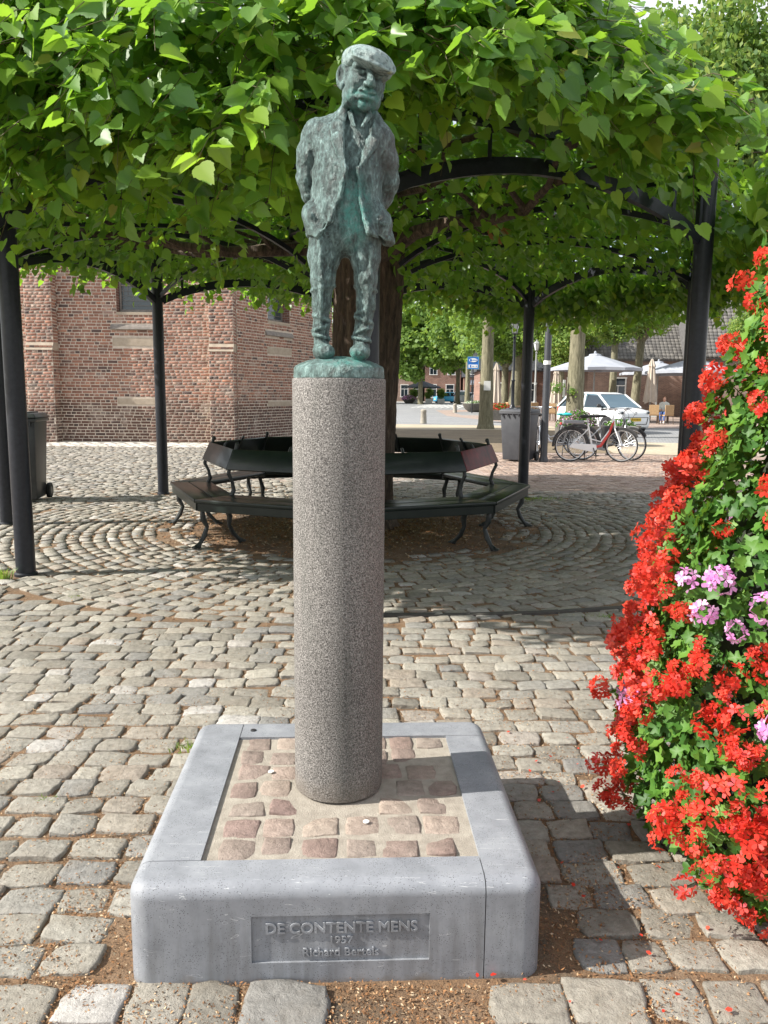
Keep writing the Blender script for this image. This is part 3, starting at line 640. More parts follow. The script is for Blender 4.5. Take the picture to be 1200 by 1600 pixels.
# ------------------------------------------------------------------ plinth of the monument
plinth = thing('monument_base', 'square blue grey granite block with lettered front and setts inside its rim', 'monument base', (PB[0], PB[1], 0), YAWB)
HW, HD, HT = 0.505, 0.485, 0.25
def rim_piece(u0, u1, v0, v1, name, panel=False):
    bm = bmesh.new()
    mt = Matrix.Diagonal((2*HW, 2*HD, HT+0.06, 1)); bmesh.ops.create_cube(bm, size=1, matrix=Matrix.Translation((0, 0, (HT-0.06)/2)) @ mt)
    es = [e for e in bm.edges if abs(e.verts[0].co.z-e.verts[1].co.z) > 0.1]
    bmesh.ops.bevel(bm, geom=es, offset=0.052, segments=6, affect='EDGES', profile=0.5)
    es = [e for e in bm.edges if e.verts[0].co.z > HT-1e-4 and e.verts[1].co.z > HT-1e-4]
    bmesh.ops.bevel(bm, geom=es, offset=0.036, segments=5, affect='EDGES', profile=0.5)
    for co, no in (((u0, 0, 0), (-1, 0, 0)), ((u1, 0, 0), (1, 0, 0)), ((0, v0, 0), (0, -1, 0)), ((0, v1, 0), (0, 1, 0))):
        g = list(bm.verts)+list(bm.edges)+list(bm.faces)
        r_ = bmesh.ops.bisect_plane(bm, geom=g, plane_co=co, plane_no=no, clear_outer=True)
        ed = [e for e in r_['geom_cut'] if isinstance(e, bmesh.types.BMEdge)]
        if ed: bmesh.ops.contextual_create(bm, geom=ed)
    if panel:
        A, B_, Z0, Z1 = -0.208, 0.224, 0.046, 0.170
        for co, no in (((A, 0, 0), (1, 0, 0)), ((B_, 0, 0), (1, 0, 0)), ((0, 0, Z0), (0, 0, 1)), ((0, 0, Z1), (0, 0, 1))):
            bmesh.ops.bisect_plane(bm, geom=list(bm.verts)+list(bm.edges)+list(bm.faces), plane_co=co, plane_no=no)
        bm.normal_update()
        fs = [f for f in bm.faces if f.normal.y < -0.99 and f.calc_center_median().y < -HD+0.01 and A < f.calc_center_median().x < B_ and Z0 < f.calc_center_median().z < Z1]
        r_ = bmesh.ops.extrude_face_region(bm, geom=fs); vs = [e for e in r_['geom'] if isinstance(e, bmesh.types.BMVert)]
        bmesh.ops.delete(bm, geom=fs, context='FACES_ONLY')
        for v in vs:
            v.co.y += 0.006
    bmesh.ops.recalc_face_normals(bm, faces=bm.faces)
    me = bpy.data.meshes.new(name); bm.to_mesh(me); bm.free(); me.polygons.foreach_set('use_smooth', [True]*len(me.polygons))
    try: me.set_sharp_from_angle(angle=rad(40))
    except Exception: pass
    o = obj(name, me, M['kerb'], plinth); wnm = o.modifiers.new('wn', 'WEIGHTED_NORMAL'); wnm.keep_sharp = True; wnm.weight = 100; return o
JU = 0.360; JL = -0.345; VF = -0.375; VB = 0.345; g_ = 0.0012
tag(rim_piece(-1, JU-g_, -1, VF-g_, 'kerb_stone', True), 'front granite kerb stone with the recessed inscription panel')
rim_piece(JU+g_, 1, -1, VB-g_, 'kerb_stone'); rim_piece(-1, JL-g_, VF+g_, 1, 'kerb_stone'); rim_piece(JL+g_, 1, VB+g_, 1, 'kerb_stone')
b = MB(); b.box((0.006, -0.015, 0.16), (0.715, 0.73, 0.1615)); b.build('mortar_bed', M['mortar'], plinth)
# setts in the mortar
rr = np.random.default_rng(5); sP = []
for j in range(7):
    xx = -0.325+rr.uniform(0, 0.02)
    while xx < 0.32:
        w = rr.uniform(0.078, 0.104)
        cx = xx+w/2; cy = -0.315+j*0.104+rr.normal(0, 0.004)
        xx += w+rr.uniform(0.006, 0.020)
        if cx+w/2 > 0.352: continue
        if math.hypot(cx-(-0.005), cy-0.022) < 0.16: continue
        if rr.random() < 0.05: continue
        sP.append((cx, cy, w/2, rr.uniform(0.0435, 0.0485), rr.normal(0, 0.03)))
sP = np.array(sP); Vs, Fs = make_stones(sP[:, :2], sP[:, 2], sP[:, 3], sP[:, 4], 6, 5, rr, warp=0.08, relief=0.0010, lift=0.0012, skirt=0.012)
for i in range(len(sP)):
    o = obj('sett', np_mesh('sett', Vs[i], Fs, np.full(len(Vs[i]), rr.random()), smooth=np.arange(len(Fs)) < 20), M['sett'], plinth); o.location = (sP[i, 0], sP[i, 1], 0.2440)
b = MB(); b.lathe([(0.010, 0), (0.010, 0.003), (0.0085, 0.004)], (-0.305, 0.40, HT-0.0005), 14); b.build('metal_plug', M['dark'], plinth)
for k, (x_, y_) in enumerate([(-0.215, 0.10), (0.075, -0.20)]):
    b = MB(); b.lathe([(0.009, 0), (0.0085, 0.002)], (x_, y_, 0.2475), 10); b.build('white_pebble', M['paper'], plinth)
def text_obj(txt, size, loc, name, mat, parent, ext=0.0022, sx=1.0, rot=(pi/2, 0, 0), bevel=0.0):
    cu = bpy.data.curves.new(name, 'FONT'); cu.body = txt; cu.size = size; cu.extrude = ext; cu.align_x = 'CENTER'; cu.bevel_depth = bevel; cu.offset = 0.0007 if size > 0.035 else 0.0003; cu.resolution_u = 4
    t = bpy.data.objects.new(name, cu); COL.objects.link(t)
    dg = bpy.context.evaluated_depsgraph_get(); me = bpy.data.meshes.new_from_object(t.evaluated_get(dg)); bpy.data.objects.remove(t)
    me.materials.clear(); o = obj(name, me, mat, parent); o.location = loc; o.rotation_euler = rot; o.scale = (sx, 1, 1); return o
yf = -HD+0.006-0.0015
text_obj('DE CONTENTE MENS', 0.0385, (0.010, yf, 0.122), 'lettering', M['kerb'], plinth, 0.0026, 1.0, bevel=0.0004)
text_obj('1957', 0.0275, (0.008, yf, 0.093), 'lettering', M['kerb'], plinth, 0.0026, 1.08, bevel=0.0003)
text_obj('Richard Bertels', 0.0290, (0.008, yf, 0.060), 'lettering', M['kerb'], plinth, 0.0026, 1.04, bevel=0.0003)

# ------------------------------------------------------------------ column
CX, CY = -0.130, 2.265
prof = [(0.1300, 0.2485)]+[(0.1315, 0.2485+0.02*k) for k in range(1, 60)]+[(0.1315, 1.452), (0.1300, 1.457)]
b = MB(); b.lathe(prof, (0, 0, 0), 72); o = b.build('granite_column', M['column'], None, smooth=True, auto=50); o.location = (CX, CY, 0)
tag(o, 'round speckled grey granite column carrying the bronze man', 'column')

# ------------------------------------------------------------------ signed-distance sculpting
def vnoise(P, scale, seed=0, octv=3, gain=0.5):
    r_ = np.random.default_rng(seed); G = 32; tab = r_.random((G, G, G)).astype(np.float32)*2-1
    out = np.zeros(P.shape[:-1], np.float32); amp = 1.0; tot = 0
    for o_ in range(octv):
        q = P*(scale*2**o_)+o_*7.3; i = np.floor(q).astype(np.int32); f = (q-i).astype(np.float32); f = f*f*(3-2*f); i %= G; j = (i+1) % G
        x0, y0, z0 = i[..., 0], i[..., 1], i[..., 2]; x1, y1, z1 = j[..., 0], j[..., 1], j[..., 2]; fx, fy, fz = f[..., 0], f[..., 1], f[..., 2]
        c = ((tab[x0, y0, z0]*(1-fx)+tab[x1, y0, z0]*fx)*(1-fy)+(tab[x0, y1, z0]*(1-fx)+tab[x1, y1, z0]*fx)*fy)*(1-fz) + \
            ((tab[x0, y0, z1]*(1-fx)+tab[x1, y0, z1]*fx)*(1-fy)+(tab[x0, y1, z1]*(1-fx)+tab[x1, y1, z1]*fx)*fy)*fz
        out += amp*c; tot += amp; amp *= gain
    return out/tot
def s_ell(P, c, r, R=None):
    q = P-np.array(c, np.float32)
    if R is not None: q = q@R
    r = np.array(r, np.float32); a = np.linalg.norm(q/r, axis=-1); b_ = np.linalg.norm(q/(r*r), axis=-1)+1e-9
    return a*(a-1)/b_
def s_cap(P, a, b_, ra, rb, ys=1.0):
    a = np.array(a, np.float32); b_ = np.array(b_, np.float32); q = P-a; d = b_-a; t = np.clip((q@d)/(d@d), 0, 1)
    e = q-t[..., None]*d
    if ys != 1.0: e = e*np.array([1, 1/ys, 1], np.float32)
    return np.linalg.norm(e, axis=-1)-(ra+(rb-ra)*t)
def smin(a, b_, k):
    h = np.maximum(k-np.abs(a-b_), 0)/k; return np.minimum(a, b_)-h*h*k*0.25
def smax(a, b_, k): return -smin(-a, -b_, k)
def s_chain(P, pts, k=0.01, ys=1.0):
    d = None
    for (p, r1), (q, r2) in zip(pts[:-1], pts[1:]):
        e = s_cap(P, p, q, r1, r2, ys); d = e if d is None else smin(d, e, k)
    return d
def surface_nets(D, o, h):
    s_ = D < 0; nx, ny, nz_ = D.shape
    c = [(0, 0, 0), (1, 0, 0), (0, 1, 0), (1, 1, 0), (0, 0, 1), (1, 0, 1), (0, 1, 1), (1, 1, 1)]
    sl_ = lambda A, d: A[d[0]:nx-1+d[0], d[1]:ny-1+d[1], d[2]:nz_-1+d[2]]
    cnt = sum(sl_(s_, d).astype(np.int8) for d in c); act = (cnt > 0) & (cnt < 8)
    I = np.argwhere(act); idx = -np.ones(act.shape, np.int64); idx[act] = np.arange(len(I))
    acc_ = np.zeros((len(I), 3)); n = np.zeros(len(I))
    vals = [D[I[:, 0]+d[0], I[:, 1]+d[1], I[:, 2]+d[2]] for d in c]
    for a in range(8):
        for b_ in range(a+1, 8):
            df = [c[b_][k]-c[a][k] for k in range(3)]
            if sum(abs(x) for x in df) != 1: continue
            va, vb = vals[a], vals[b_]; m = (va < 0) != (vb < 0); t = np.where(m, va/np.where(m, va-vb, 1), 0)
            for k in range(3): acc_[:, k] += np.where(m, c[a][k]+df[k]*t, 0)
            n += m
    V = (I+acc_/n[:, None])*h+np.array(o); F = []
    for ax in range(3):
        A = [slice(0, nx), slice(0, ny), slice(0, nz_)]; B_ = list(A); A[ax] = slice(0, D.shape[ax]-1); B_[ax] = slice(1, D.shape[ax])
        s0, s1 = s_[tuple(A)], s_[tuple(B_)]; u, v = [(1, 2), (2, 0), (0, 1)][ax]
        E_ = np.argwhere(s0 != s1); ok_ = (E_[:, u] > 0) & (E_[:, v] > 0) & (E_[:, u] < D.shape[u]-1) & (E_[:, v] < D.shape[v]-1); E_ = E_[ok_]
        def at(du, dv):
            q = E_.copy(); q[:, u] += du; q[:, v] += dv; return idx[q[:, 0], q[:, 1], q[:, 2]]
        q = np.stack([at(-1, -1), at(0, -1), at(0, 0), at(-1, 0)], 1)
        fl = s1[E_[:, 0], E_[:, 1], E_[:, 2]]; q[fl] = q[fl][:, ::-1]; F.append(q[(q >= 0).all(1)])
    return V, np.concatenate(F)
def sdf_mesh(name, fn, lo, hi, h):
    ax = [np.arange(lo[k], hi[k]+h, h, dtype=np.float32) for k in range(3)]
    parts = []
    for i in range(0, len(ax[0]), 24):
        P = np.stack(np.meshgrid(ax[0][i:i+24], ax[1], ax[2], indexing='ij'), -1); parts.append(fn(P))
    D = np.concatenate(parts, 0).astype(np.float32)
    V, F = surface_nets(D, lo, h); return np_mesh(name, V, F, smooth=True)
def rotm(yaw=0, pitch=0, roll=0):
    return np.array(Matrix.Rotation(yaw, 3, 'Z') @ Matrix.Rotation(roll, 3, 'Y') @ Matrix.Rotation(pitch, 3, 'X'), np.float32)
def interp(z, tab, k): return np.interp(z, [t[0] for t in tab], [t[k] for t in tab]).astype(np.float32)

# ------------------------------------------------------------------ the bronze man
HC = np.array([0.062, -0.004, 0.782], np.float32); HR = rotm(rad(20), rad(9), rad(7))
HRC = rotm(rad(20), rad(11), rad(15))
def head_sdf(P):
    q = (P-HC)@HR
    E = lambda c, r: s_ell(q, c, r)
    d = E((0, 0.010, 0.012), (0.050, 0.062, 0.060))
    d = smin(d, E((0, -0.012, -0.020), (0.045, 0.048, 0.056)), 0.02)
    d = smin(d, E((0, -0.016, -0.044), (0.044, 0.040, 0.033)), 0.02)
    d = smin(d, E((0, -0.048, -0.066), (0.017, 0.015, 0.014)), 0.014)
    for s_ in (-1, 1):
        d = smin(d, E((s_*0.029, -0.040, -0.016), (0.019, 0.016, 0.018)), 0.014)
        d = smin(d, E((s_*0.034, -0.020, -0.050), (0.013, 0.024, 0.017)), 0.022)
    d = smin(d, s_cap(q, (-0.036, -0.046, 0.020), (0, -0.055, 0.024), 0.010, 0.009), 0.010)
    d = smin(d, s_cap(q, (0.036, -0.046, 0.020), (0, -0.055, 0.024), 0.010, 0.009), 0.010)
    for s_ in (-1, 1):
        d = smax(d, -E((s_*0.020, -0.064, 0.008), (0.014, 0.013, 0.0095)), 0.008)
        d = smin(d, E((s_*0.020, -0.0495, 0.0065), (0.0105, 0.0085, 0.0075)), 0.003)
        d = smin(d, s_cap(q, (s_*0.009, -0.057, 0.010), (s_*0.031, -0.051, 0.009), 0.0028, 0.0028), 0.003)
    d = smin(d, s_cap(q, (0, -0.058, 0.014), (0.001, -0.082, -0.018), 0.0075, 0.0115), 0.008)
    for s_ in (-1, 1): d = smin(d, E((s_*0.0115, -0.072, -0.021), (0.007, 0.009, 0.0065)), 0.005)
    d = smin(d, E((0, -0.058, -0.040), (0.022, 0.014, 0.015)), 0.012)
    for s_ in (-1, 1):
        d = smax(d, -s_cap(q, (s_*0.017, -0.068, -0.020), (s_*0.031, -0.058, -0.046), 0.004, 0.0035), 0.006)
    d = smin(d, s_cap(q, (-0.019, -0.062, -0.036), (0.019, -0.062, -0.036), 0.0055, 0.0055), 0.005)
    d = smin(d, s_cap(q, (-0.015, -0.062, -0.050), (0.015, -0.062, -0.050), 0.0065, 0.0065), 0.005)
    for s_ in (-1, 1): d = smax(d, -s_cap(q, (0, -0.0735, -0.0445), (s_*0.026, -0.062, -0.0395), 0.0034, 0.003), 0.003)
    d = smax(d, -s_cap(q, (-0.013, -0.064, -0.0585), (0.013, -0.064, -0.0585), 0.003, 0.003), 0.006)
    for s_ in (-1, 1):
        Re = rotm(rad(-28*s_), 0, rad(8*s_))
        e = s_ell(q, (s_*0.056, 0.006, -0.002), (0.0085, 0.021, 0.030), Re)
        e = smax(e, -s_ell(q, (s_*0.0635, 0.000, 0.001), (0.0085, 0.012, 0.019), Re), 0.004)
        e = smin(e, s_ell(q, (s_*0.056, -0.006, -0.026), (0.006, 0.010, 0.010)), 0.006)
        d = smin(d, e, 0.006)
    return d
def body_sdf(P):
    out = np.full(P.shape[:-1], 0.05, np.float32); z = P[..., 2]
    d = s_chain(P, [((0.058, 0.018, 0.725), 0.029), ((0.048, 0.014, 0.655), 0.040)], 0.01)
    d = smin(d, s_ell(P, (0.030, 0.004, 0.580), (0.088, 0.056, 0.105)), 0.03)
    d = smin(d, s_ell(P, (0.028, -0.008, 0.470), (0.074, 0.052, 0.110)), 0.03)
    d = smin(d, s_ell(P, (0.018, 0.000, 0.385), (0.084, 0.052, 0.055)), 0.03)
    d = smin(d, s_cap(P, (0.030, -0.026, 0.694), (0.042, -0.050, 0.655), 0.0075, 0.005, 0.6), 0.012)
    d = smin(d, s_cap(P, (0.082, -0.026, 0.690), (0.064, -0.050, 0.655), 0.0075, 0.005, 0.6), 0.012)
    d = smin(d, s_cap(P, (0.018, -0.030, 0.716), (0.014, 0.035, 0.716), 0.010, 0.010), 0.006)
    # legs with their trousers
    L = [((-0.032, 0.002, 0.385), 0.050), ((-0.042, -0.002, 0.330), 0.043), ((-0.0445, -0.010, 0.270), 0.032), ((-0.049, -0.002, 0.205), 0.0245), ((-0.051, 0.004, 0.140), 0.0205), ((-0.050, 0.004, 0.100), 0.0215)]
    R_ = [((0.068, 0.002, 0.380), 0.050), ((0.072, -0.002, 0.330), 0.040), ((0.074, -0.012, 0.268), 0.0295), ((0.0745, -0.004, 0.205), 0.0250), ((0.068, 0.002, 0.140), 0.0225), ((0.063, 0.002, 0.098), 0.0225)]
    d = smin(d, s_chain(P, L, 0.012, 1.12), 0.014); d = smin(d, s_chain(P, R_, 0.012, 1.12), 0.014)
    # creases
    for (x0, z0, t, r0) in ((-0.049, 0.165, 0.3, 0.022), (-0.051, 0.138, -0.3, 0.021), (-0.050, 0.115, 0.25, 0.0225), (0.070, 0.185, -0.3, 0.0245), (0.069, 0.160, 0.3, 0.0235), (0.066, 0.132, -0.3, 0.0235), (0.063, 0.108, 0.2, 0.0245), (0.074, 0.245, 0.2, 0.030), (-0.045, 0.245, -0.2, 0.032)):
        q = P-np.array((x0, 0.0, z0), np.float32); zz = q[..., 2]+t*q[..., 0]; rr_ = np.sqrt(q[..., 0]**2+(q[..., 1]/1.12)**2)
        d = smin(d, np.sqrt((rr_-r0)**2+zz**2)-0.0038, 0.008)
    # pressed fold down the front of each leg
    d = smin(d, s_chain(P, [((-0.050, -0.055, 0.370), 0.004), ((-0.046, -0.046, 0.270), 0.004), ((-0.050, -0.024, 0.150), 0.003)], 0.004), 0.012)
    d = smin(d, s_chain(P, [((0.088, -0.052, 0.350), 0.004), ((0.086, -0.040, 0.270), 0.004), ((0.076, -0.024, 0.160), 0.003)], 0.004), 0.012)
    # shoes
    for (x0, tx, y0) in ((-0.048, -0.036, -0.002), (0.062, 0.059, -0.002)):
        s_ = s_chain(P, [((x0, 0.018, 0.072), 0.020), ((x0, -0.008, 0.074), 0.022), ((tx, -0.052, 0.070), 0.0225)], 0.012)
        s_ = smin(s_, s_ell(P, (tx, -0.058, 0.071), (0.027, 0.028, 0.020)), 0.01)
        d = smin(d, s_, 0.010)
    # hands clasped behind the back
    for s_, c in ((-1, (0.005, 0.100, 0.445)), (1, (0.055, 0.105, 0.440))):
        e = s_ell(P, c, (0.026, 0.014, 0.020))
        for k in range(4): e = smin(e, s_cap(P, (c[0]-s_*0.012, c[1]+0.004, c[2]-0.014+k*0.009), (c[0]-s_*0.040, c[1]+0.002, c[2]-0.020+k*0.009), 0.0058, 0.0048), 0.004)
        d = smin(d, e, 0.006)
    m = z > 0.66
    if m.any():
        zi = np.argmax(z[0, 0] > 0.66); d[:, :, zi:] = smin(d[:, :, zi:], head_sdf(P[:, :, zi:]), 0.010)
    return d+0.0017*vnoise(P, 62, 3, 3, 0.6)+0.0018*np.clip((0.68-z)*20, 0, 1)*(np.abs(vnoise(P*np.array([1.6, 1.6, 0.7], np.float32), 80, 15, 2, 0.6))-0.25)
TABJ = [(0.34, 0.028, 0.004, 0.122, 0.092), (0.385, 0.027, 0.004, 0.119, 0.089), (0.43, 0.025, 0.004, 0.110, 0.083), (0.48, 0.020, 0.006, 0.100, 0.077), (0.56, 0.022, 0.004, 0.097, 0.076), (0.62, 0.024, 0.006, 0.092, 0.068), (0.66, 0.030, 0.010, 0.080, 0.055), (0.70, 0.045, 0.010, 0.054, 0.046), (0.735, 0.053, 0.012, 0.041, 0.040)]
XL = [(0.36, -0.075), (0.374, -0.058), (0.392, -0.036), (0.413, -0.021), (0.47, 0.004), (0.545, 0.019), (0.60, 0.018), (0.66, 0.014), (0.70, 0.008), (0.73, 0.016)]
XR = [(0.36, 0.125), (0.372, 0.107), (0.385, 0.088), (0.419, 0.072), (0.47, 0.060), (0.545, 0.054), (0.60, 0.070), (0.66, 0.090), (0.70, 0.097), (0.73, 0.092)]
def jacket_sdf(P):
    z = P[..., 2]; x = P[..., 0]; y_ = P[..., 1]
    cx, cy, rx, ry = (interp(z, TABJ, k) for k in (1, 2, 3, 4))
    # shoulders slope
    q = np.sqrt(((x-cx)/rx)**2+((y_-cy)/ry)**2); d = (q-1)*np.minimum(rx, ry)*0.95
    d = smin(d, s_ell(P, (-0.058, 0.012, 0.642), (0.046, 0.044, 0.050)), 0.03); d = smin(d, s_ell(P, (0.104, 0.012, 0.628), (0.044, 0.044, 0.050)), 0.03)
    d = smax(d, z-(0.728-0.0*x), 0.01)
    shell = smax(d, -(d+0.0135), 0.003)
    xl, xr = interp(z, XL, 1), interp(z, XR, 1)
    openx = np.maximum(xl-x, x-xr)          # negative inside the opening
    shell = smax(shell, -np.maximum(openx, y_-0.0), 0.004)
    hem = 0.366+0.30*np.maximum(np.abs(x-0.025)-0.085, 0)*0+0.010*np.sin((x-0.02)*30)
    hem = np.where(x < 0.02, np.interp(x, [-0.11, -0.094, -0.058, 0.0], [0.392, 0.386, 0.371, 0.366]), np.interp(x, [0.02, 0.107, 0.123, 0.15], [0.362, 0.374, 0.366, 0.372]))
    shell = smax(shell, hem-z, 0.004)
    # roll of the front edges
    for tb in (XL, XR):
        pts = [((t[1], -1, t[0]), 0.006) for t in tb if 0.372 <= t[0] <= 0.56]
        pts = [((p[0], float(np.interp(p[2], [t[0] for t in TABJ], [t[2] for t in TABJ])-np.interp(p[2], [t[0] for t in TABJ], [t[4] for t in TABJ])*math.sqrt(max(0, 1-((p[0]-np.interp(p[2], [t[0] for t in TABJ], [t[1] for t in TABJ]))/np.interp(p[2], [t[0] for t in TABJ], [t[3] for t in TABJ]))**2))+0.004), p[2]), 0.0068) for p, _ in pts]
        shell = smin(shell, s_chain(P, pts, 0.004), 0.006)
    # lapels: thin flaps folded back along the front edges, running up into the collar
    T_ = lambda zz, k: float(np.interp(zz, [t[0] for t in TABJ], [t[k] for t in TABJ]))
    def ysf(x_, z_): return T_(z_, 2)-T_(z_, 4)*math.sqrt(max(0.02, 1-((x_-T_(z_, 1))/T_(z_, 3))**2))*0.97
    for pts in ([(0.013, 0.548, 0.005), (0.006, 0.585, 0.012), (-0.001, 0.620, 0.018), (-0.002, 0.652, 0.020), (0.006, 0.685, 0.014), (0.016, 0.712, 0.009)],
                [(0.059, 0.548, 0.005), (0.074, 0.585, 0.012), (0.089, 0.618, 0.017), (0.098, 0.648, 0.018), (0.096, 0.682, 0.013), (0.090, 0.708, 0.009)]):
        shell = smin(shell, s_chain(P, [((x_, ysf(x_, z_)-0.0015, z_), r_) for x_, z_, r_ in pts], 0.006, 0.30), 0.0025)
    shell = smin(shell, s_chain(P, [((0.018, -0.012, 0.722), 0.009), ((0.016, 0.022, 0.732), 0.010), ((0.050, 0.050, 0.738), 0.010), ((0.088, 0.026, 0.728), 0.010), ((0.090, -0.010, 0.716), 0.009)], 0.006), 0.006)
    # lapel notches
    shell = smax(shell, -s_cap(P, (-0.030, -0.066, 0.668), (-0.010, -0.058, 0.662), 0.004, 0.003), 0.002)
    shell = smax(shell, -s_cap(P, (0.128, -0.054, 0.662), (0.108, -0.056, 0.656), 0.004, 0.003), 0.002)
    # shoulders rising to the collar
    tr = smin(s_cap(P, (0.014, 0.018, 0.694), (-0.056, 0.016, 0.652), 0.024, 0.036), s_cap(P, (0.090, 0.018, 0.688), (0.106, 0.016, 0.634), 0.024, 0.038), 0.004)
    shell = smin(shell, tr, 0.016)
    # sleeves
    Lf = [((-0.055, 0.014, 0.650), 0.040), ((-0.077, 0.020, 0.600), 0.039), ((-0.083, 0.034, 0.545), 0.034), ((-0.074, 0.046, 0.510), 0.031), ((-0.040, 0.078, 0.470), 0.026), ((-0.008, 0.094, 0.450), 0.022)]
    Rt = [((0.104, 0.014, 0.632), 0.040), ((0.119, 0.020, 0.590), 0.038), ((0.124, 0.034, 0.535), 0.034), ((0.112, 0.050, 0.495), 0.031), ((0.088, 0.080, 0.462), 0.026), ((0.066, 0.096, 0.448), 0.022)]
    sl_ = np.minimum(s_chain(P, Lf, 0.012), s_chain(P, Rt, 0.012))
    for (c, r0) in (((-0.083, 0.034, 0.545), 0.035), ((-0.080, 0.026, 0.575), 0.037), ((0.124, 0.034, 0.540), 0.035), ((0.120, 0.024, 0.575), 0.037)):
        q_ = P-np.array(c, np.float32); zz = q_[..., 2]+0.35*q_[..., 1]; rr_ = np.sqrt(q_[..., 0]**2+q_[..., 1]**2); sl_ = smin(sl_, np.sqrt((rr_-r0)**2+zz**2)-0.0012, 0.008)
    d = smin(shell, sl_, 0.007)
    # pockets that stand off the hips
    d = smin(d, s_ell(P, (-0.076, -0.020, 0.436), (0.021, 0.036, 0.026), rotm(0, 0, rad(8))), 0.03)
    d = smin(d, s_ell(P, (0.120, -0.014, 0.418), (0.026, 0.034, 0.020), rotm(0, 0, rad(-30))), 0.03)
    # hanging folds
    w = 0.0030*np.sin(x*95+z*26+2.0*np.sin(z*17))*np.clip((0.66-z)*6, 0, 1)
    w += 0.0022*np.sin(z*60-x*75)*np.clip((0.5-z)*8, 0, 1)
    st_ = P*np.array([1.6, 1.6, 0.8], np.float32)
    return d+w+0.0026*vnoise(P, 42, 9, 3, 0.62)+0.0022*(np.abs(vnoise(st_, 75, 14, 2, 0.6))-0.25)
CAPC = HC
def cap_sdf(P):
    q = (P-CAPC)@HRC
    d = s_ell(q, (0.002, -0.004, 0.046), (0.068, 0.080, 0.034))
    d = smin(d, s_ell(q, (0.000, 0.020, 0.036), (0.062, 0.062, 0.028)), 0.02)
    d = smin(d, s_ell(q, (0, -0.066, 0.040), (0.060, 0.030, 0.018), rotm(0, rad(-8), 0)), 0.02)
    d = smin(d, s_ell(q, (0, -0.080, 0.030), (0.056, 0.028, 0.0068), rotm(0, rad(16), 0)), 0.016)
    d = smin(d, s_cap(q, (-0.052, -0.030, 0.029), (-0.040, 0.045, 0.024), 0.010, 0.010), 0.01)
    d = smin(d, s_cap(q, (0.052, -0.030, 0.029), (0.040, 0.045, 0.024), 0.010, 0.010), 0.01)
    d = smax(d, 0.010-q[..., 2], 0.004)
    return d+0.0018*vnoise(P, 55, 21, 3, 0.6)
ZT = 1.457
statue = thing('bronze_statue', 'weathered green bronze man in flat cap and open jacket with hands behind his back', 'statue', (CX, CY, ZT))
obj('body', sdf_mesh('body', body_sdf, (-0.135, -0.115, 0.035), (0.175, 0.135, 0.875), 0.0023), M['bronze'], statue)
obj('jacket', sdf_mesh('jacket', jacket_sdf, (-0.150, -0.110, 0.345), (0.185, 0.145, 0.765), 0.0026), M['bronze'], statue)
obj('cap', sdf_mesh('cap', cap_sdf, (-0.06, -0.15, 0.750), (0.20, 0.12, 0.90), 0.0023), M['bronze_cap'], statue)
rr = np.random.default_rng(3); b = MB()
b.lathe([(0.1265, 0.0008), (0.1275, 0.004), (0.1268, 0.015), (0.1262, 0.028), (0.1225, 0.033), (0.108, 0.041), (0.085, 0.0495), (0.055, 0.0565), (0.025, 0.060), (0.004, 0.061)], (0, 0, 0), 64)
b.v = [(x*(1+0.004*sin(k*1.7)), y*(1+0.004*sin(k*2.3)), z+rr.normal(0, 0.0005)) for k, (x, y, z) in enumerate(b.v)]
b.build('disc', M['bronze'], statue, smooth=True, auto=50)

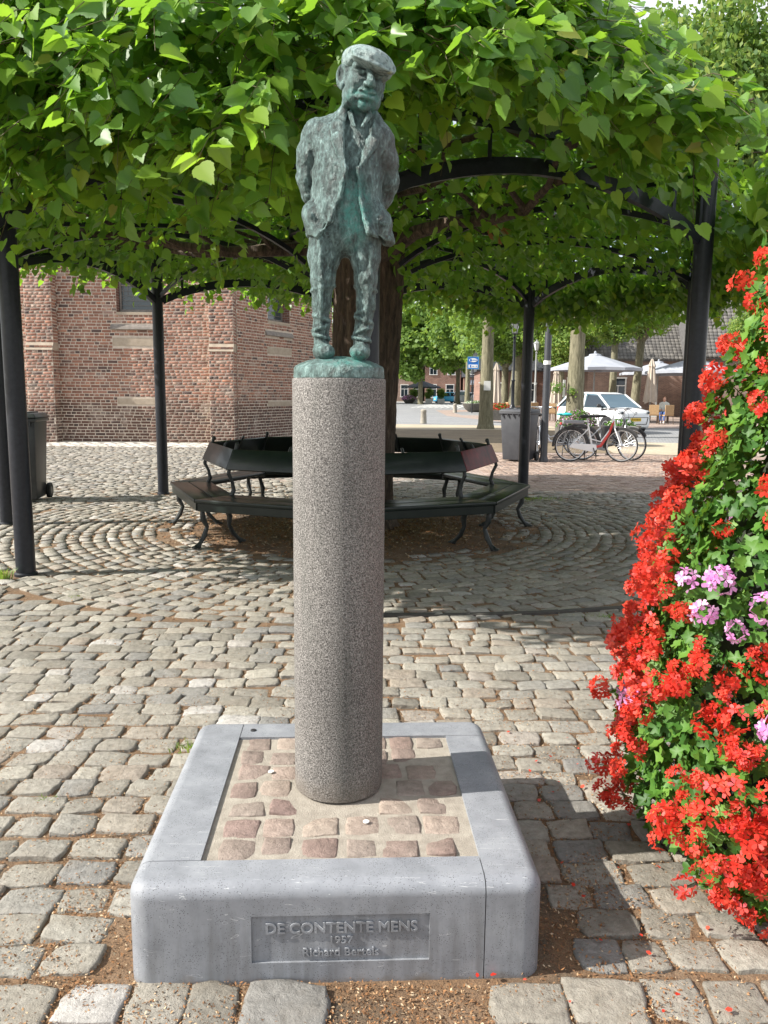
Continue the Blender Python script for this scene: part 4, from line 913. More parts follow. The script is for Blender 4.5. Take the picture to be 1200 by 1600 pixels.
# ------------------------------------------------------------------ ring bench round the tree
bench = thing('ring_bench', 'dark green eight sided bench with backrest built round the tree trunk', 'bench', (TC[0], TC[1], 0), 0)
def ringp(R, k, z): a = -pi/2+k*pi/4+rad(0.6); return Vector((R*cos(a), R*sin(a), z))
for k in range(8):
    def seg(Ro, zo, Ri, zi, th, gap, name, mat, par, bv=0.006):
        a0, a1 = ringp(Ro, k, zo), ringp(Ro, k+1, zo); b0, b1 = ringp(Ri, k, zi), ringp(Ri, k+1, zi)
        d = (a1-a0).normalized()*gap; a0 += d; a1 -= d; b0 += d; b1 -= d
        nrm = (a1-a0).cross(b0-a0).normalized()*th
        if nrm.z > 0: nrm = -nrm
        m = MB(); m.add([a0, a1, b1, b0, a0+nrm, a1+nrm, b1+nrm, b0+nrm], [(0, 1, 2, 3), (7, 6, 5, 4), (0, 4, 5, 1), (1, 5, 6, 2), (2, 6, 7, 3), (3, 7, 4, 0)])
        return m.build(name, mat, par, bevel=bv, smooth=True)
    st_ = seg(1.93, 0.452, 1.735, 0.455, 0.034, 0.004, 'seat', M['bench_paint'], bench)
    seg(1.725, 0.455, 1.50, 0.458, 0.034, 0.004, 'seat', M['bench_paint'], bench)
    # fascia under the front edge
    a0, a1 = ringp(1.895, k, 0.38), ringp(1.895, k+1, 0.38); m = MB(); m.bar(a0+(a1-a0).normalized()*0.01, a1-(a1-a0).normalized()*0.01, 0.03, 0.075); m.build('apron', M['bench_paint'], bench, bevel=0.004)
    bk = seg(1.585, 0.70, 1.50, 0.885, 0.032, 0.003, 'backrest', M['bench_reflection'] if k == 1 else M['bench_paint'], bench, 0.009)
    if k == 1: bk['label'] = 'right backrest panel with a red flower reflection painted into its colour'
    # cast iron support under each corner
    sup = MB(); a = -pi/2+k*pi/4+rad(0.6); off = 0
    P_ = lambda R, z, t=0.0: (R*cos(a)-t*sin(a), R*sin(a)+t*cos(a), z)
    rs = [0.027, 0.021, 0.028, 0.019, 0.024, 0.018, 0.030]
    sup.tube([P_(1.80, 0.40), P_(1.845, 0.34), P_(1.84, 0.26), P_(1.80, 0.19), P_(1.83, 0.11), P_(1.875, 0.045), P_(1.91, 0.012)], rs, 8)
    sup.tube([P_(1.62, 0.42), P_(1.59, 0.34), P_(1.55, 0.26), P_(1.56, 0.18), P_(1.52, 0.10), P_(1.46, 0.04), P_(1.43, 0.012)], rs, 8)
    sup.tube([P_(1.88, 0.405), P_(1.70, 0.40), P_(1.52, 0.41)], 0.017, 8)
    sup.sphere(P_(1.93, 0.012), (0.035, 0.035, 0.014), 8, 5); sup.sphere(P_(1.41, 0.012), (0.035, 0.035, 0.014), 8, 5)
    sup.tube([P_(1.54, 0.42), P_(1.50, 0.50), P_(1.515, 0.58), P_(1.555, 0.66), P_(1.53, 0.76), P_(1.475, 0.86), P_(1.455, 0.915)], [0.018, 0.022, 0.016, 0.019, 0.015, 0.015, 0.018], 8)
    sup.sphere(P_(1.45, 0.925), 0.022, 8, 6)
    sup.build('leg', M['cast_iron'], bench, smooth=True)
    a2 = -pi/2+(k+0.5)*pi/4+rad(0.6); R2_ = 1.0*cos(pi/8)
    for tt in (0,):
        P2 = lambda R, z: (R*cos(a2), R*sin(a2), z)
        m = MB(); m.tube([P2(1.41, 0.715), P2(1.375, 0.80), P2(1.335, 0.895), P2(1.315, 0.915)], 0.014, 6)
        m.build('bracket', M['cast_iron'], bench, smooth=True)

# ------------------------------------------------------------------ steel frame that carries the trained linden
frame = thing('tree_frame', 'black steel frame of round posts, arches and top rails carrying the linden crown', 'tree frame', (TC[0], TC[1], 0), 0)
PL = [Vector((p[0]-TC[0], p[1]-TC[1], 0)) for p in [POSTS[i] for i in (0, 1, 2, 3, 4, 5, 6, 7)]]
for i, p in enumerate(PL):
    m = MB(); m.lathe([(0.085, -0.02), (0.085, 0.01), (0.072, 0.02), (0.072, 3.20), (0.066, 3.205), (0.066, 3.23), (0.05, 3.24)], (p.x, p.y, 0), 28)
    po = m.build('post', M['black_steel'], frame, smooth=True)
    m = MB(); m.lathe([(0.035, 3.235), (0.03, 3.27), (0.045, 3.285), (0.045, 3.30), (0.025, 3.31)], (p.x, p.y, 0), 16); m.sphere((p.x, p.y, 3.375), 0.072, 20, 12); m.build('finial', M['black_steel'], po, smooth=True)
def arch_bar(a, b_, z0, z1, w, h, N=14):
    m = MB(); pts = []
    for k in range(N+1):
        t = k/N; q = a.lerp(b_, t); pts.append(Vector((q.x, q.y, z0+(z1-z0)*sin(pi*t)**0.8)))
    d = (b_-a).normalized(); nrm = Vector((-d.y, d.x, 0))*w/2
    vs = []
    for k, q in enumerate(pts):
        t = (pts[min(k+1, N)]-pts[max(k-1, 0)]).normalized(); u = Vector((0, 0, 1)); u = (u-t*u.dot(t)).normalized()*h/2
        vs += [q-nrm-u, q+nrm-u, q+nrm+u, q-nrm+u]
    fs = [(4*k+i, 4*k+(i+1) % 4, 4*k+4+(i+1) % 4, 4*k+4+i) for k in range(N) for i in range(4)]+[(3, 2, 1, 0), (4*N, 4*N+1, 4*N+2, 4*N+3)]
    m.add(vs, fs); return m
for i in range(8):
    a, b_ = PL[i], PL[(i+1) % 8]; d = (b_-a).normalized()*0.07
    arch_bar(a+d, b_-d, 2.60, 2.90, 0.05, 0.075).build('arch', M['black_steel'], frame)
    arch_bar(a+d, b_-d, 2.655, 2.955, 0.012, 0.03).build('arch_flange', M['black_steel'], frame)
    m = MB(); m.bar(a+d+Vector((0, 0, 3.13)), b_-d+Vector((0, 0, 3.13)), 0.05, 0.06); m.build('top_rail', M['black_steel'], frame)
    for t in (0.12, 0.3, 0.5, 0.7, 0.88):
        q = a.lerp(b_, t); z = 2.60+0.30*sin(pi*t)**0.8; m = MB(); m.bar(q+Vector((0, 0, z)), q+Vector((0, 0, 3.10)), 0.025, 0.025); m.build('strut', M['black_steel'], frame)
    m = MB(); m.bar(a+d*0.9+Vector((0, 0, 2.6)), a+d*0.9+Vector((0, 0, 3.2)), 0.05, 0.02); m.build('bracket', M['black_steel'], frame)
    c_ = a.normalized()*0.62
    arch_bar(a*0.98, c_, 2.66, 3.0, 0.035, 0.045).build('radial_arch', M['black_steel'], frame)
    m = MB(); m.bar(a*0.98+Vector((0, 0, 3.07)), c_+Vector((0, 0, 3.07)), 0.03, 0.04); m.build('radial_rail', M['black_steel'], frame)
m = MB()
for k in range(16):
    a0, a1 = 2*pi*k/16, 2*pi*(k+1)/16
    m.bar((0.62*cos(a0), 0.62*sin(a0), 3.03), (0.62*cos(a1), 0.62*sin(a1), 3.03), 0.05, 0.12)
m.build('centre_ring', M['black_steel'], frame)

# ------------------------------------------------------------------ the linden
tree = thing('linden_tree', 'broad linden with dark ridged trunk and dense leafy crown trained over the black frame', 'tree', (TC[0], TC[1], 0))
def trunk_mesh(prof, n, seed, amp, lean=(0, 0), fr=9, dz=0.05, flute=0.0):
    zs = np.arange(prof[0][1], prof[-1][1]+1e-6, dz); a = np.linspace(0, 2*pi, n, endpoint=False)
    A, Z = np.meshgrid(a, zs); R_ = np.interp(Z, [p[1] for p in prof], [p[0] for p in prof])
    P = np.stack([np.cos(A)*R_, np.sin(A)*R_, Z*0.22], -1).astype(np.float32)+5
    nn = vnoise(P, fr, seed, 4, 0.6); ridge = 1-2*np.abs(nn)
    R_ = R_*(1+flute*np.sin(A*5+Z*0.8)+0.05*np.sin(A*2+Z*1.3))+amp*ridge
    X = R_*np.cos(A)+lean[0]*Z; Y = R_*np.sin(A)+lean[1]*Z
    V = np.stack([X, Y, Z], -1).reshape(-1, 3); m_ = len(zs)
    i, j = np.meshgrid(np.arange(m_-1), np.arange(n), indexing='ij'); j2 = (j+1) % n
    F = np.stack([i*n+j, i*n+j2, (i+1)*n+j2, (i+1)*n+j], -1).reshape(-1, 4); return V, F
V, F = trunk_mesh([(0.42, -0.02), (0.34, 0.12), (0.30, 0.5), (0.31, 1.5), (0.335, 2.4), (0.36, 3.0), (0.30, 3.6), (0.16, 4.3)], 120, 4, 0.030, (0.030, 0), 15, 0.03)
V[:, 0] += 0.10
obj('trunk', np_mesh('trunk', V, F, smooth=True), M['bark'], tree)
rr = np.random.default_rng(8); m = MB()
for k in range(13):
    a = 2*pi*k/13+rr.uniform(-.2, .2); z0 = rr.uniform(2.75, 3.5); p = Vector((0.2+0.15*cos(a), 0.15*sin(a), z0)); pts = [p]; L = rr.uniform(2.4, 3.3)
    for s_ in range(1, 8):
        t = s_/7; pts.append(Vector((0.2+(0.15+L*t)*cos(a+0.12*sin(t*5+k)), (0.15+L*t)*sin(a+0.12*sin(t*5+k)), z0+0.15*t+0.06*sin(t*9+k))))
    m.tube(pts, [0.085*(1-0.8*q/7) for q in range(8)], 7)
    for s_ in range(2, 8):
        q = pts[s_]; b2 = a+rr.choice([-1, 1])*rr.uniform(0.5, 1.2); m.tube([q, q+Vector((0.4*cos(b2), 0.4*sin(b2), 0.1)), q+Vector((0.7*cos(b2), 0.7*sin(b2), rr.uniform(-.1, .15)))], [0.03, 0.018, 0.008], 5)
m.build('limbs', M['bark'], tree, smooth=True)

LH = [(0.0, 0.0), (0.15, -0.10), (0.36, -0.07), (0.50, 0.10), (0.50, 0.22), (0.55, 0.34), (0.46, 0.48), (0.42, 0.64), (0.27, 0.76), (0.17, 0.93), (0.0, 1.15)]
def leaf_template(out, cup=0.22, droop=0.16):
    V = []; 
    for x, y in out: V.append((x, y-0.1, cup*abs(x)**1.3-droop*(y-0.2)**2))
    n = len(V); m_ = [(-V[i][0], V[i][1], V[i][2]) for i in range(1, n-1)]
    V2 = V+m_; right = tuple(range(n)); left = (0,)+tuple(range(n+n-3, n-1, -1))
    left = (n-1,)+tuple(range(2*n-3, n-1, -1))+(0,)
    # left half, opposite winding
    return np.array(V2), np.array([right, left])
LHs = []
for (x0_, y0_), (x1_, y1_) in zip(LH[:-1], LH[1:]):
    LHs += [(x0_, y0_)]
    if x0_ > 0.1 and x1_ > 0.0:
        dx_, dy_ = x1_-x0_, y1_-y0_; LHs += [(x0_+dx_*0.42+dy_*0.10, y0_+dy_*0.42-dx_*0.10), (x0_+dx_*0.58-dy_*0.06, y0_+dy_*0.58+dx_*0.06)]
LHs += [LH[-1]]
LT, LF = leaf_template(LH); LTs, LFs = leaf_template(LHs)
LT2, LF2 = leaf_template([(0, 0), (0.42, -0.02), (0.50, 0.42), (0, 1.12)])
def frames(tip, nrm, size):
    t = tip/np.linalg.norm(tip, axis=1, keepdims=True); n = nrm-t*np.sum(nrm*t, 1, keepdims=True); n /= np.linalg.norm(n, axis=1, keepdims=True)+1e-9
    x = np.cross(t, n); return np.stack([x, t, n], 2)*size[:, None, None]
rr = np.random.default_rng(21)
def canopy_anchor(N):
    a = rr.uniform(0, 2*pi, N); r = 4.62*np.sqrt(rr.uniform(0.0, 1, N))
    side = rr.random(N) < 0.36; r = np.where(side, rr.uniform(3.7, 4.72, N), r)
    n1 = 0.5*np.sin(a*7+1)+0.35*np.sin(a*13+2.2)+0.3*np.sin(a*23+r*2)
    r = r*(1+0.022*n1)
    left = np.clip(-np.cos(a), -1, 1)
    zt = 5.0-1.25*(np.abs(r)/4.1)**3+np.where(left > 0, 0.30, 0.42)*left+0.12*n1
    zb = np.where(r > 3.4, np.where(np.sin(a) > -0.1, 3.26-0.20*n1, 3.02-0.22*(n1-0.1)), 2.95-0.14*n1)
    zb = np.where(((np.cos(a) > 0.74) | (np.cos(a) < 0.02)) & (np.sin(a) < -0.1) & (r > 3.3), zb-0.36, zb)
    zt = zt-1.15*np.clip((np.cos(a)-0.35)/0.35, 0, 1)*np.clip((r-3.0)/1.0, 0, 1)
    zt = np.maximum(zt, 2.95); zb = np.minimum(zb, zt-0.25)
    u = rr.random(N)
    u = np.where(rr.random(N) < 0.22, u**2.2, u**0.85)
    z = zb+(zt-zb)*u
    return a, r, z
a, r, z = canopy_anchor(9400)
qx, qy = TC[0]+r*np.cos(a), TC[1]+r*np.sin(a)
ok_ = np.ones(len(a), bool)
for gx, gy, gr, gz in ((2.30, 6.0, 0.42, 3.35), (2.05, 5.35, 0.40, 3.35), (1.80, 4.7, 0.36, 3.3), (-2.6, 5.6, 0.36, 3.0), (-2.45, 5.1, 0.34, 2.95)): ok_ &= ~((np.hypot(qx-gx, qy-gy) < gr) & (z < gz))
a, r, z = a[ok_], r[ok_], z[ok_]; NS = len(a)
A0 = np.stack([TC[0]+r*np.cos(a), TC[1]+r*np.sin(a), z], 1); outv = np.stack([np.cos(a), np.sin(a), np.zeros(NS)], 1)
P = []; TI = []; NR = []; SZ = []; TN = []; twig = MB()
sd = outv*np.clip(r/3.5, 0.1, 1)[:, None]+rr.normal(0, 0.55, (NS, 3)); sd[:, 2] = -0.35+rr.normal(0, 0.4, NS); sd /= np.linalg.norm(sd, axis=1, keepdims=True)
for k in range(9):
    t = (k+0.5)/9; L = rr.uniform(0.30, 0.50, NS)
    p = A0+sd*(t*L)[:, None]; p[:, 2] -= 0.12*t*t
    side = np.cross(sd, np.array([0, 0, 1.0])); side /= np.linalg.norm(side, axis=1, keepdims=True)+1e-9
    sg = 1 if k % 2 else -1
    tip = sd*0.7+side*sg*0.85+rr.normal(0, 0.35, (NS, 3)); tip[:, 2] -= 0.45
    p = p+side*sg*0.035
    nr = np.array([-0.22, -0.1, 0.85])+outv*0.50*np.clip(r/3.5, 0, 1)[:, None]+rr.normal(0, 0.42, (NS, 3))
    P.append(p); TI.append(tip); NR.append(nr); SZ.append(rr.uniform(0.068, 0.122, NS)*(1.05-0.25*t)); TN.append(np.clip(rr.beta(2.2, 2.6, NS)+0.12*(t-0.5), 0.01, 0.96))
P = np.concatenate(P); TI = np.concatenate(TI); NR = np.concatenate(NR); SZ = np.concatenate(SZ); TN = np.concatenate(TN)
keep = rr.random(len(P)) < 0.93
# nothing grows through the posts' fronts or the trunk
keep &= np.hypot(P[:, 0]-TC[0], P[:, 1]-TC[1]) > 0.45
P, TI, NR, SZ, TN = P[keep], TI[keep], NR[keep], SZ[keep], TN[keep]
MX = frames(TI, NR, SZ); D_ = np.linalg.norm(P-np.array([0, 0, 1.42]), axis=1)
yel = rr.random(len(P)) < 0.012; TN = np.where(yel, 0.985, TN)
# the 300 largest leaves in view are parts of their own
px_ = P[:, 0]/P[:, 1]; inview = (np.abs(px_) < 0.47) & ((P[:, 2]-1.42)/P[:, 1] < 0.47)
order = np.argsort(np.where(inview, D_/SZ, 1e9)); top = order[:300]; restm = np.ones(len(P), bool); restm[top] = False
lm = [np_mesh('leaf', leaf_template(LHs, c_, d_)[0], LFs) for c_, d_ in ((0.22, 0.16), (0.55, 0.34), (-0.18, 0.42), (0.34, -0.05))]
for me in lm:
    at_ = me.attributes.new('tint', 'FLOAT', 'POINT'); at_.data.foreach_set('value', np.zeros(len(me.vertices), np.float32)); me.materials.append(M['leaf'])
for q, i in enumerate(top):
    o = bpy.data.objects.new('leaf', lm[q % 4]); COL.objects.link(o); o.parent = tree
    o.matrix_local = Matrix.Translation(Vector(P[i])-Vector((TC[0], TC[1], 0))) @ Matrix([[float(MX[i][a_][b2]) for b2 in range(3)] for a_ in range(3)]).to_4x4()
near0 = restm & (D_ < 4.9); near = restm & (D_ >= 4.9) & (D_ < 7.4); far = restm & (D_ >= 7.4)
VARS = [(0.22, 0.16), (0.55, 0.34), (-0.18, 0.42), (0.34, -0.05)]
tl = [(leaf_template(LHs, c_, d_), leaf_template(LH, c_, d_)) for c_, d_ in VARS]; vid = rr.integers(0, 4, len(P))
VL, FL, TL, k0 = [], [], [], 0
for mask, lod in ((near0, 0), (near, 1)):
    for q in range(4):
        mk = mask & (vid == q); V_, F_, T_ = batch(tl[q][lod][0], tl[q][lod][1], P[mk], MX[mk], TN[mk]); VL.append(V_); FL.append(F_+k0); TL.append(T_); k0 += len(V_)
V_, F_, T_ = batch(LT2, LF2, P[far], MX[far], TN[far]); VL.append(V_); FL.append(F_+k0); TL.append(T_)
V = np.concatenate(VL)-np.array([TC[0], TC[1], 0])
obj('foliage', np_mesh('foliage', V, FL, np.concatenate(TL)), M['leaf'], tree, 'stuff')
# twigs carrying the outermost sprays
front = np.argsort(np.linalg.norm(A0-np.array([0, 0, 2.0]), axis=1))[:900]; m = MB()
for i in front:
    p0 = Vector(A0[i])-Vector((TC[0], TC[1], 0)); d = Vector(sd[i]); m.tube([p0-d*0.12, p0+d*0.18, p0+d*0.40-Vector((0, 0, 0.10))], [0.003, 0.0022, 0.0012], 4, False)
m.build('twigs', M['twig'], tree, kind='stuff')
m = np_mesh('dead_leaf', LT*[0.6, 1.2, 2.5], LF)
at_ = m.attributes.new('tint', 'FLOAT', 'POINT'); at_.data.foreach_set('value', np.full(len(m.vertices), 0.3, np.float32)); m.materials.append(M['dead_leaf'])
for k, (dx, dy, dz, s_) in enumerate([(-1.44, 5.0, 2.90, .12), (-1.47, 5.02, 2.82, .14), (-1.45, 5.0, 2.74, .13), (-1.43, 5.03, 2.95, .08), (-1.48, 5.0, 2.86, .09), (1.05, 7.6, 2.96, .12), (1.12, 7.6, 2.9, .12), (0.98, 7.6, 2.85, .12), (1.06, 7.65, 2.80, .1)]):
    o = bpy.data.objects.new('dead_leaf', m); COL.objects.link(o); o.parent = tree; o.location = (dx-TC[0], dy-TC[1], dz); o.scale = (s_*0.8, s_*0.8, s_*0.8)
    o.rotation_euler = (rad(-95+k*9), rad(k*25-40), rad(180+k*40))

# ------------------------------------------------------------------ geranium tower
FT = np.array([1.27, 2.27]); GP = [(0.00, 0.36), (0.10, 0.44), (0.22, 0.50), (0.45, 0.525), (0.70, 0.485), (0.95, 0.425), (1.20, 0.345), (1.45, 0.275), (1.68, 0.225), (1.86, 0.17), (1.98, 0.08)]
tower = thing('geranium_tower', 'tall tapering planter covered in red and pink geraniums beside the monument', 'flower tower', (FT[0], FT[1], 0))
m = MB(); m.lathe([(max(0.03, r_-0.17), z_) for z_, r_ in GP[1:]]+[(0.02, 2.0)], (0, 0, 0), 20); m.build('planter', pmat('shade_dark_planter_shell', (0.012, 0.02, 0.01), (0.03, 0.035, 0.02), 12, 0.9), tower, smooth=True)  # near-black shell colour stands in for shade in the gaps between leaves
m = MB(); m.lathe([(0.22, 0.0), (0.24, 0.03), (0.24, 0.12), (0.20, 0.14)], (0, 0, 0), 20); m.build('foot', M['black_steel'], tower, smooth=True)
def gp(z): return np.interp(z, [g[0] for g in GP], [g[1] for g in GP])
def bulge(a, z): return 0.045*np.sin(a*5+z*4)+0.035*np.sin(a*9-z*9+1)+0.03*np.sin(z*17+a*3)
rr = np.random.default_rng(33); N = 12500
zz = rr.uniform(0.03, 1.97, N); w_ = gp(zz)/0.545; keep = rr.random(N) < w_; zz = zz[keep]; N = len(zz); aa = rr.uniform(0, 2*pi, N)
r_ = gp(zz)+bulge(aa, zz)*0.6-np.abs(rr.normal(0, 0.055, N)); P = np.stack([r_*np.cos(aa), r_*np.sin(aa), zz+rr.normal(0, 0.01, N)], 1)
nrm = np.stack([np.cos(aa), np.sin(aa), np.full(N, 0.55)], 1)+rr.normal(0, 0.45, (N, 3))
out = []
for k in range(15):
    a_ = 2*pi*k/15-pi/2; rad_ = 0.52 if k % 3 == 1 else (0.42 if k % 3 == 2 else 0.34); rad_ = 0.12 if k == 0 else rad_; out.append((rad_*cos(a_), rad_*sin(a_), 0.10*rad_+0.05*(k % 2)))
GT = np.array(out+[(0, 0, -0.06)]); GF = np.array([(k, (k+1) % 15, 15) for k in range(15)])
V, F, T = batch(GT, GF, P, rotmats(nrm, rr.uniform(0, 6.28, N), rr.uniform(0.032, 0.060, N)), rr.beta(2, 2, N))
obj('foliage', np_mesh('foliage', V, F, T), M['ger_leaf'], tower, 'stuff')
def umbel(seed, nf, rad_=0.034, fs=0.0185):
    r2 = np.random.default_rng(seed); Vs, Fs, Ts = [], [], []; k = 0
    for f in range(nf):
        th = math.acos(1-1.35*r2.random()); ph = f*2.399+r2.normal(0, .3); n = Vector((sin(th)*cos(ph), sin(th)*sin(ph), cos(th))); c = Vector(n)*rad_*r2.uniform(0.75, 1.15)
        n = (n+Vector(r2.normal(0, .28, 3))).normalized(); u = n.cross(Vector((0.3, 0.9, 0.2))).normalized(); w = n.cross(u); tn = r2.random()
        for p in range(5):
            a_ = 2*pi*p/5+(0.22 if p in (1, 2) else -0.1)+r2.normal(0, .1); d = u*cos(a_)+w*sin(a_); e = n.cross(d); L = fs*r2.uniform(0.85, 1.15); cup = r2.uniform(0.05, 0.45)
            q = [c+d*0.08*L, c+d*0.55*L-e*0.30*L+n*0.10*L, c+d*0.98*L-e*0.24*L+n*cup*L, c+d*1.06*L+n*cup*0.8*L, c+d*0.98*L+e*0.24*L+n*cup*L, c+d*0.55*L+e*0.30*L+n*0.10*L]
            Vs += [tuple(x) for x in q]; Fs.append(tuple(range(k, k+6))); Ts += [tn*0.8+r2.random()*0.2]*6; k += 6
    return np.array(Vs), np.array(Fs), np.array(Ts)
reds = [umbel(100+k, n_) for k, n_ in enumerate((13, 16, 11, 18, 9, 14))]; pinks = [umbel(200+k, n_, 0.036, 0.022) for k, n_ in enumerate((12, 15, 10))]
def um_mesh(u, mat): me = np_mesh('flower_head', u[0], u[1], u[2]); me.materials.append(mat); return me
rm = [um_mesh(u, M['red_petal']) for u in reds]; pm = [um_mesh(u, M['pink_petal']) for u in pinks]
NF = 930; cl = []
while len(cl) < NF:
    z_ = rr.uniform(0.03, 2.02); a_ = rr.uniform(0, 2*pi)
    if rr.random() > gp(z_)/0.545+0.1: continue
    # red stands thickest towards the left and the top
    dens = 0.75+0.35*sin(a_*3+z_*5+0.8)-(0.30 if sin(a_*2+z_*7.5+2.0) > 0.6 else 0)
    if rr.random() > dens: continue
    R0 = float(gp(z_))+float(bulge(a_, z_))*0.7+rr.uniform(0.0, 0.055)+(0.03 if rr.random() < 0.12 else 0)
    p = np.array([R0*cos(a_), R0*sin(a_), z_]); cl.append((p, a_))
for a_, z_ in ((-2.75, 0.93), (-2.55, 0.95), (-2.30, 0.90), (-2.60, 0.86), (-1.95, 0.88), (-2.05, 0.42), (-1.85, 0.39), (-2.2, 0.62)): cl.append((np.array([(gp(z_)+0.06)*cos(a_), (gp(z_)+0.06)*sin(a_), z_]), a_))
NP0 = NF; NF = len(cl)
vis = sorted(range(NF), key=lambda i: (np.linalg.norm(cl[i][0][:2]+FT)+(1.2 if (cl[i][0][0]*(-0.6)+cl[i][0][1]*(-0.8)) < -0.05 else 0)))
vv, ff, tt, ko = [], [], [], 0; vp, fp, tp, kp = [], [], [], 0
for rank, i in enumerate(vis):
    p, a_ = cl[i]; w_ = p+np.array([FT[0], FT[1], 0]); n = Vector((cos(a_), sin(a_), rr.uniform(-0.1, 0.9)))+Vector(rr.normal(0, .25, 3)); s_ = rr.uniform(0.55, 0.98)
    ispink = (abs(p[2]-0.93) < 0.04 and -2.75 < a_-2*pi*(a_ > pi) < -1.75) or (abs(p[2]-0.40) < 0.06 and -1.9 < a_-2*pi*(a_ > pi) < -1.2) or (abs(p[2]-1.50) < 0.05 and -2.6 < a_-2*pi*(a_ > pi) < -2.0) or rr.random() < 0.03 or i >= NP0
    Mx = (n.to_track_quat('Z', 'Y').to_matrix() @ Matrix.Rotation(rr.uniform(0, 6), 3, 'Z'))*s_
    if rank < 300:
        me = pm[i % 3] if ispink else rm[i % 6]; o = bpy.data.objects.new('flower_head', me); COL.objects.link(o); o.parent = tower
        o.matrix_local = Matrix.Translation(Vector(p)) @ Mx.to_4x4()
        if ispink: o['label'] = 'pink geranium flower head'
    else:
        u = pinks[i % 3] if ispink else reds[i % 6]; V = u[0]@np.array(Mx).T+p
        if ispink: vp.append(V); fp.append(u[1]+kp); tp.append(np.mod(u[2]+rr.random(), 1)); kp += len(V)
        else: vv.append(V); ff.append(u[1]+ko); tt.append(np.mod(u[2]+rr.random(), 1)); ko += len(V)
obj('red_flowers', np_mesh('red_flowers', np.concatenate(vv), np.concatenate(ff), np.concatenate(tt)), M['red_petal'], tower, 'stuff')
if vp: obj('pink_flowers', np_mesh('pink_flowers', np.concatenate(vp), np.concatenate(fp), np.concatenate(tp)), M['pink_petal'], tower, 'stuff')
m = MB()
for i in range(0, NF, 1):
    p, a_ = cl[i]; q = Vector(p); b0 = Vector((p[0]*0.78, p[1]*0.78, p[2]-0.05)); m.tube([b0, b0.lerp(q, 0.6)+Vector((0, 0, 0.012)), q], 0.0013, 3, False)
m.build('stalks', M['ger_leaf'], tower, kind='stuff')

# ------------------------------------------------------------------ brick church on the left
church = thing('brick_church', 'old red brick church with buttresses, pale joints and narrow leaded windows', 'church', (0, 0, 0))
def wall_frame(ax, ay, bx, by): d = np.array([bx-ax, by-ay]); L = float(np.hypot(*d)); d = d/L; return np.array([ax, ay]), d, np.array([d[1], -d[0]]), L
brick_items = []   # (centre xyz, dir, normal, halfw, halfh)
rr = np.random.default_rng(77)
def lay_bricks(ax, ay, bx, by, z1, holes=(), z0=0.0, row=0.082, off=0.0):
    o, d, n, L = wall_frame(ax, ay, bx, by); j = 0; z = z0
    while z < z1:
        str_ = (j % 2 == 0); w = 0.272 if str_ else 0.134; s_ = -rr.uniform(0, 0.1) if j else 0; s_ = -0.10*(j % 3)
        while s_ < L:
            w2 = w*rr.uniform(0.93, 1.07)
            if str_ and rr.random() < 0.16: w2 = 0.134
            a, b_ = max(s_, 0.004), min(s_+w2-0.017, L-0.004); s_ += w2
            if b_-a < 0.03: continue
            zc = z+row/2+rr.normal(0, 0.0022); c = (a+b_)/2
            segs = [(a, b_)]
            for h in holes:
                if h[2] < zc+0.03 and zc-0.03 < h[3]: segs = [q for a1, b1 in segs for q in ((a1, min(b1, h[0]-0.006)), (max(a1, h[1]+0.006), b1)) if q[1]-q[0] > 0.03] if any(h[0] < b1 and a1 < h[1] for a1, b1 in segs) else segs
            for a1, b1 in segs:
                p = o+d*(a1+b1)/2; brick_items.append((p[0]+n[0]*off, p[1]+n[1]*off, zc, d[0], d[1], n[0], n[1], (b1-a1)/2, row/2-0.0095+rr.normal(0, 0.0012)))
        z += row; j += 1
def slab(name, ax, ay, bx, by, z0, z1, th, mat, par, holes=()):
    o, d, n, L = wall_frame(ax, ay, bx, by); rects = [(0, L, z0, z1)]
    for h in holes:
        new = []
        for r_ in rects:
            if h[1] <= r_[0] or h[0] >= r_[1] or h[3] <= r_[2] or h[2] >= r_[3]: new.append(r_); continue
            if h[0] > r_[0]: new.append((r_[0], h[0], r_[2], r_[3]))
            if h[1] < r_[1]: new.append((h[1], r_[1], r_[2], r_[3]))
            m0, m1 = max(r_[0], h[0]), min(r_[1], h[1])
            if h[2] > r_[2]: new.append((m0, m1, r_[2], h[2]))
            if h[3] < r_[3]: new.append((m0, m1, h[3], r_[3]))
        rects = new
    m = MB(); az = math.atan2(d[1], d[0])
    for a, b_, c0, c1 in rects:
        p = o+d*(a+b_)/2-n*th/2; m.box((p[0], p[1], (c0+c1)/2), (b_-a, th, c1-c0), az)
    return m.build(name, mat, par)
ZB = 5.4; ZW = 7.0
w1 = (1.62, 2.72, 3.50, 6.6); hs1 = [w1, (1.45, 2.80, 3.04, 3.18), (1.48, 2.75, 2.60, 2.83), (1.55, 2.70, 1.02, 1.20)]
lay_bricks(-8.90, 22.0, -4.72, 22.0, ZB, hs1); slab('wall', -8.90, 22.0, -4.72, 22.0, -0.1, ZW, 0.45, M['wall_mortar'], church, [w1])
lay_bricks(-13.0, 22.0, -9.64, 22.0, ZB); slab('wall', -13.0, 22.0, -9.64, 22.0, -0.1, ZW, 0.45, M['wall_mortar'], church)
w2 = (1.55, 2.75, 3.45, 6.6); hs2 = [w2, (1.40, 2.90, 3.02, 3.16), (1.50, 2.85, 2.50, 2.70), (1.50, 2.85, 0.98, 1.13)]
AX0, AY0 = -4.06, 22.12; AX1, AY1 = AX0+1.75*1.3, AY0+3.8*1.3
lay_bricks(AX0, AY0, AX1, AY1, ZB, hs2); slab('wall', AX0, AY0, AX1, AY1, -0.1, ZW, 0.45, M['wall_mortar'], church, [w2])
slab('wall', AX1, AY1, AX1-1.5, AY1+5.0, -0.1, ZW, 0.45, M['wall_mortar'], church)
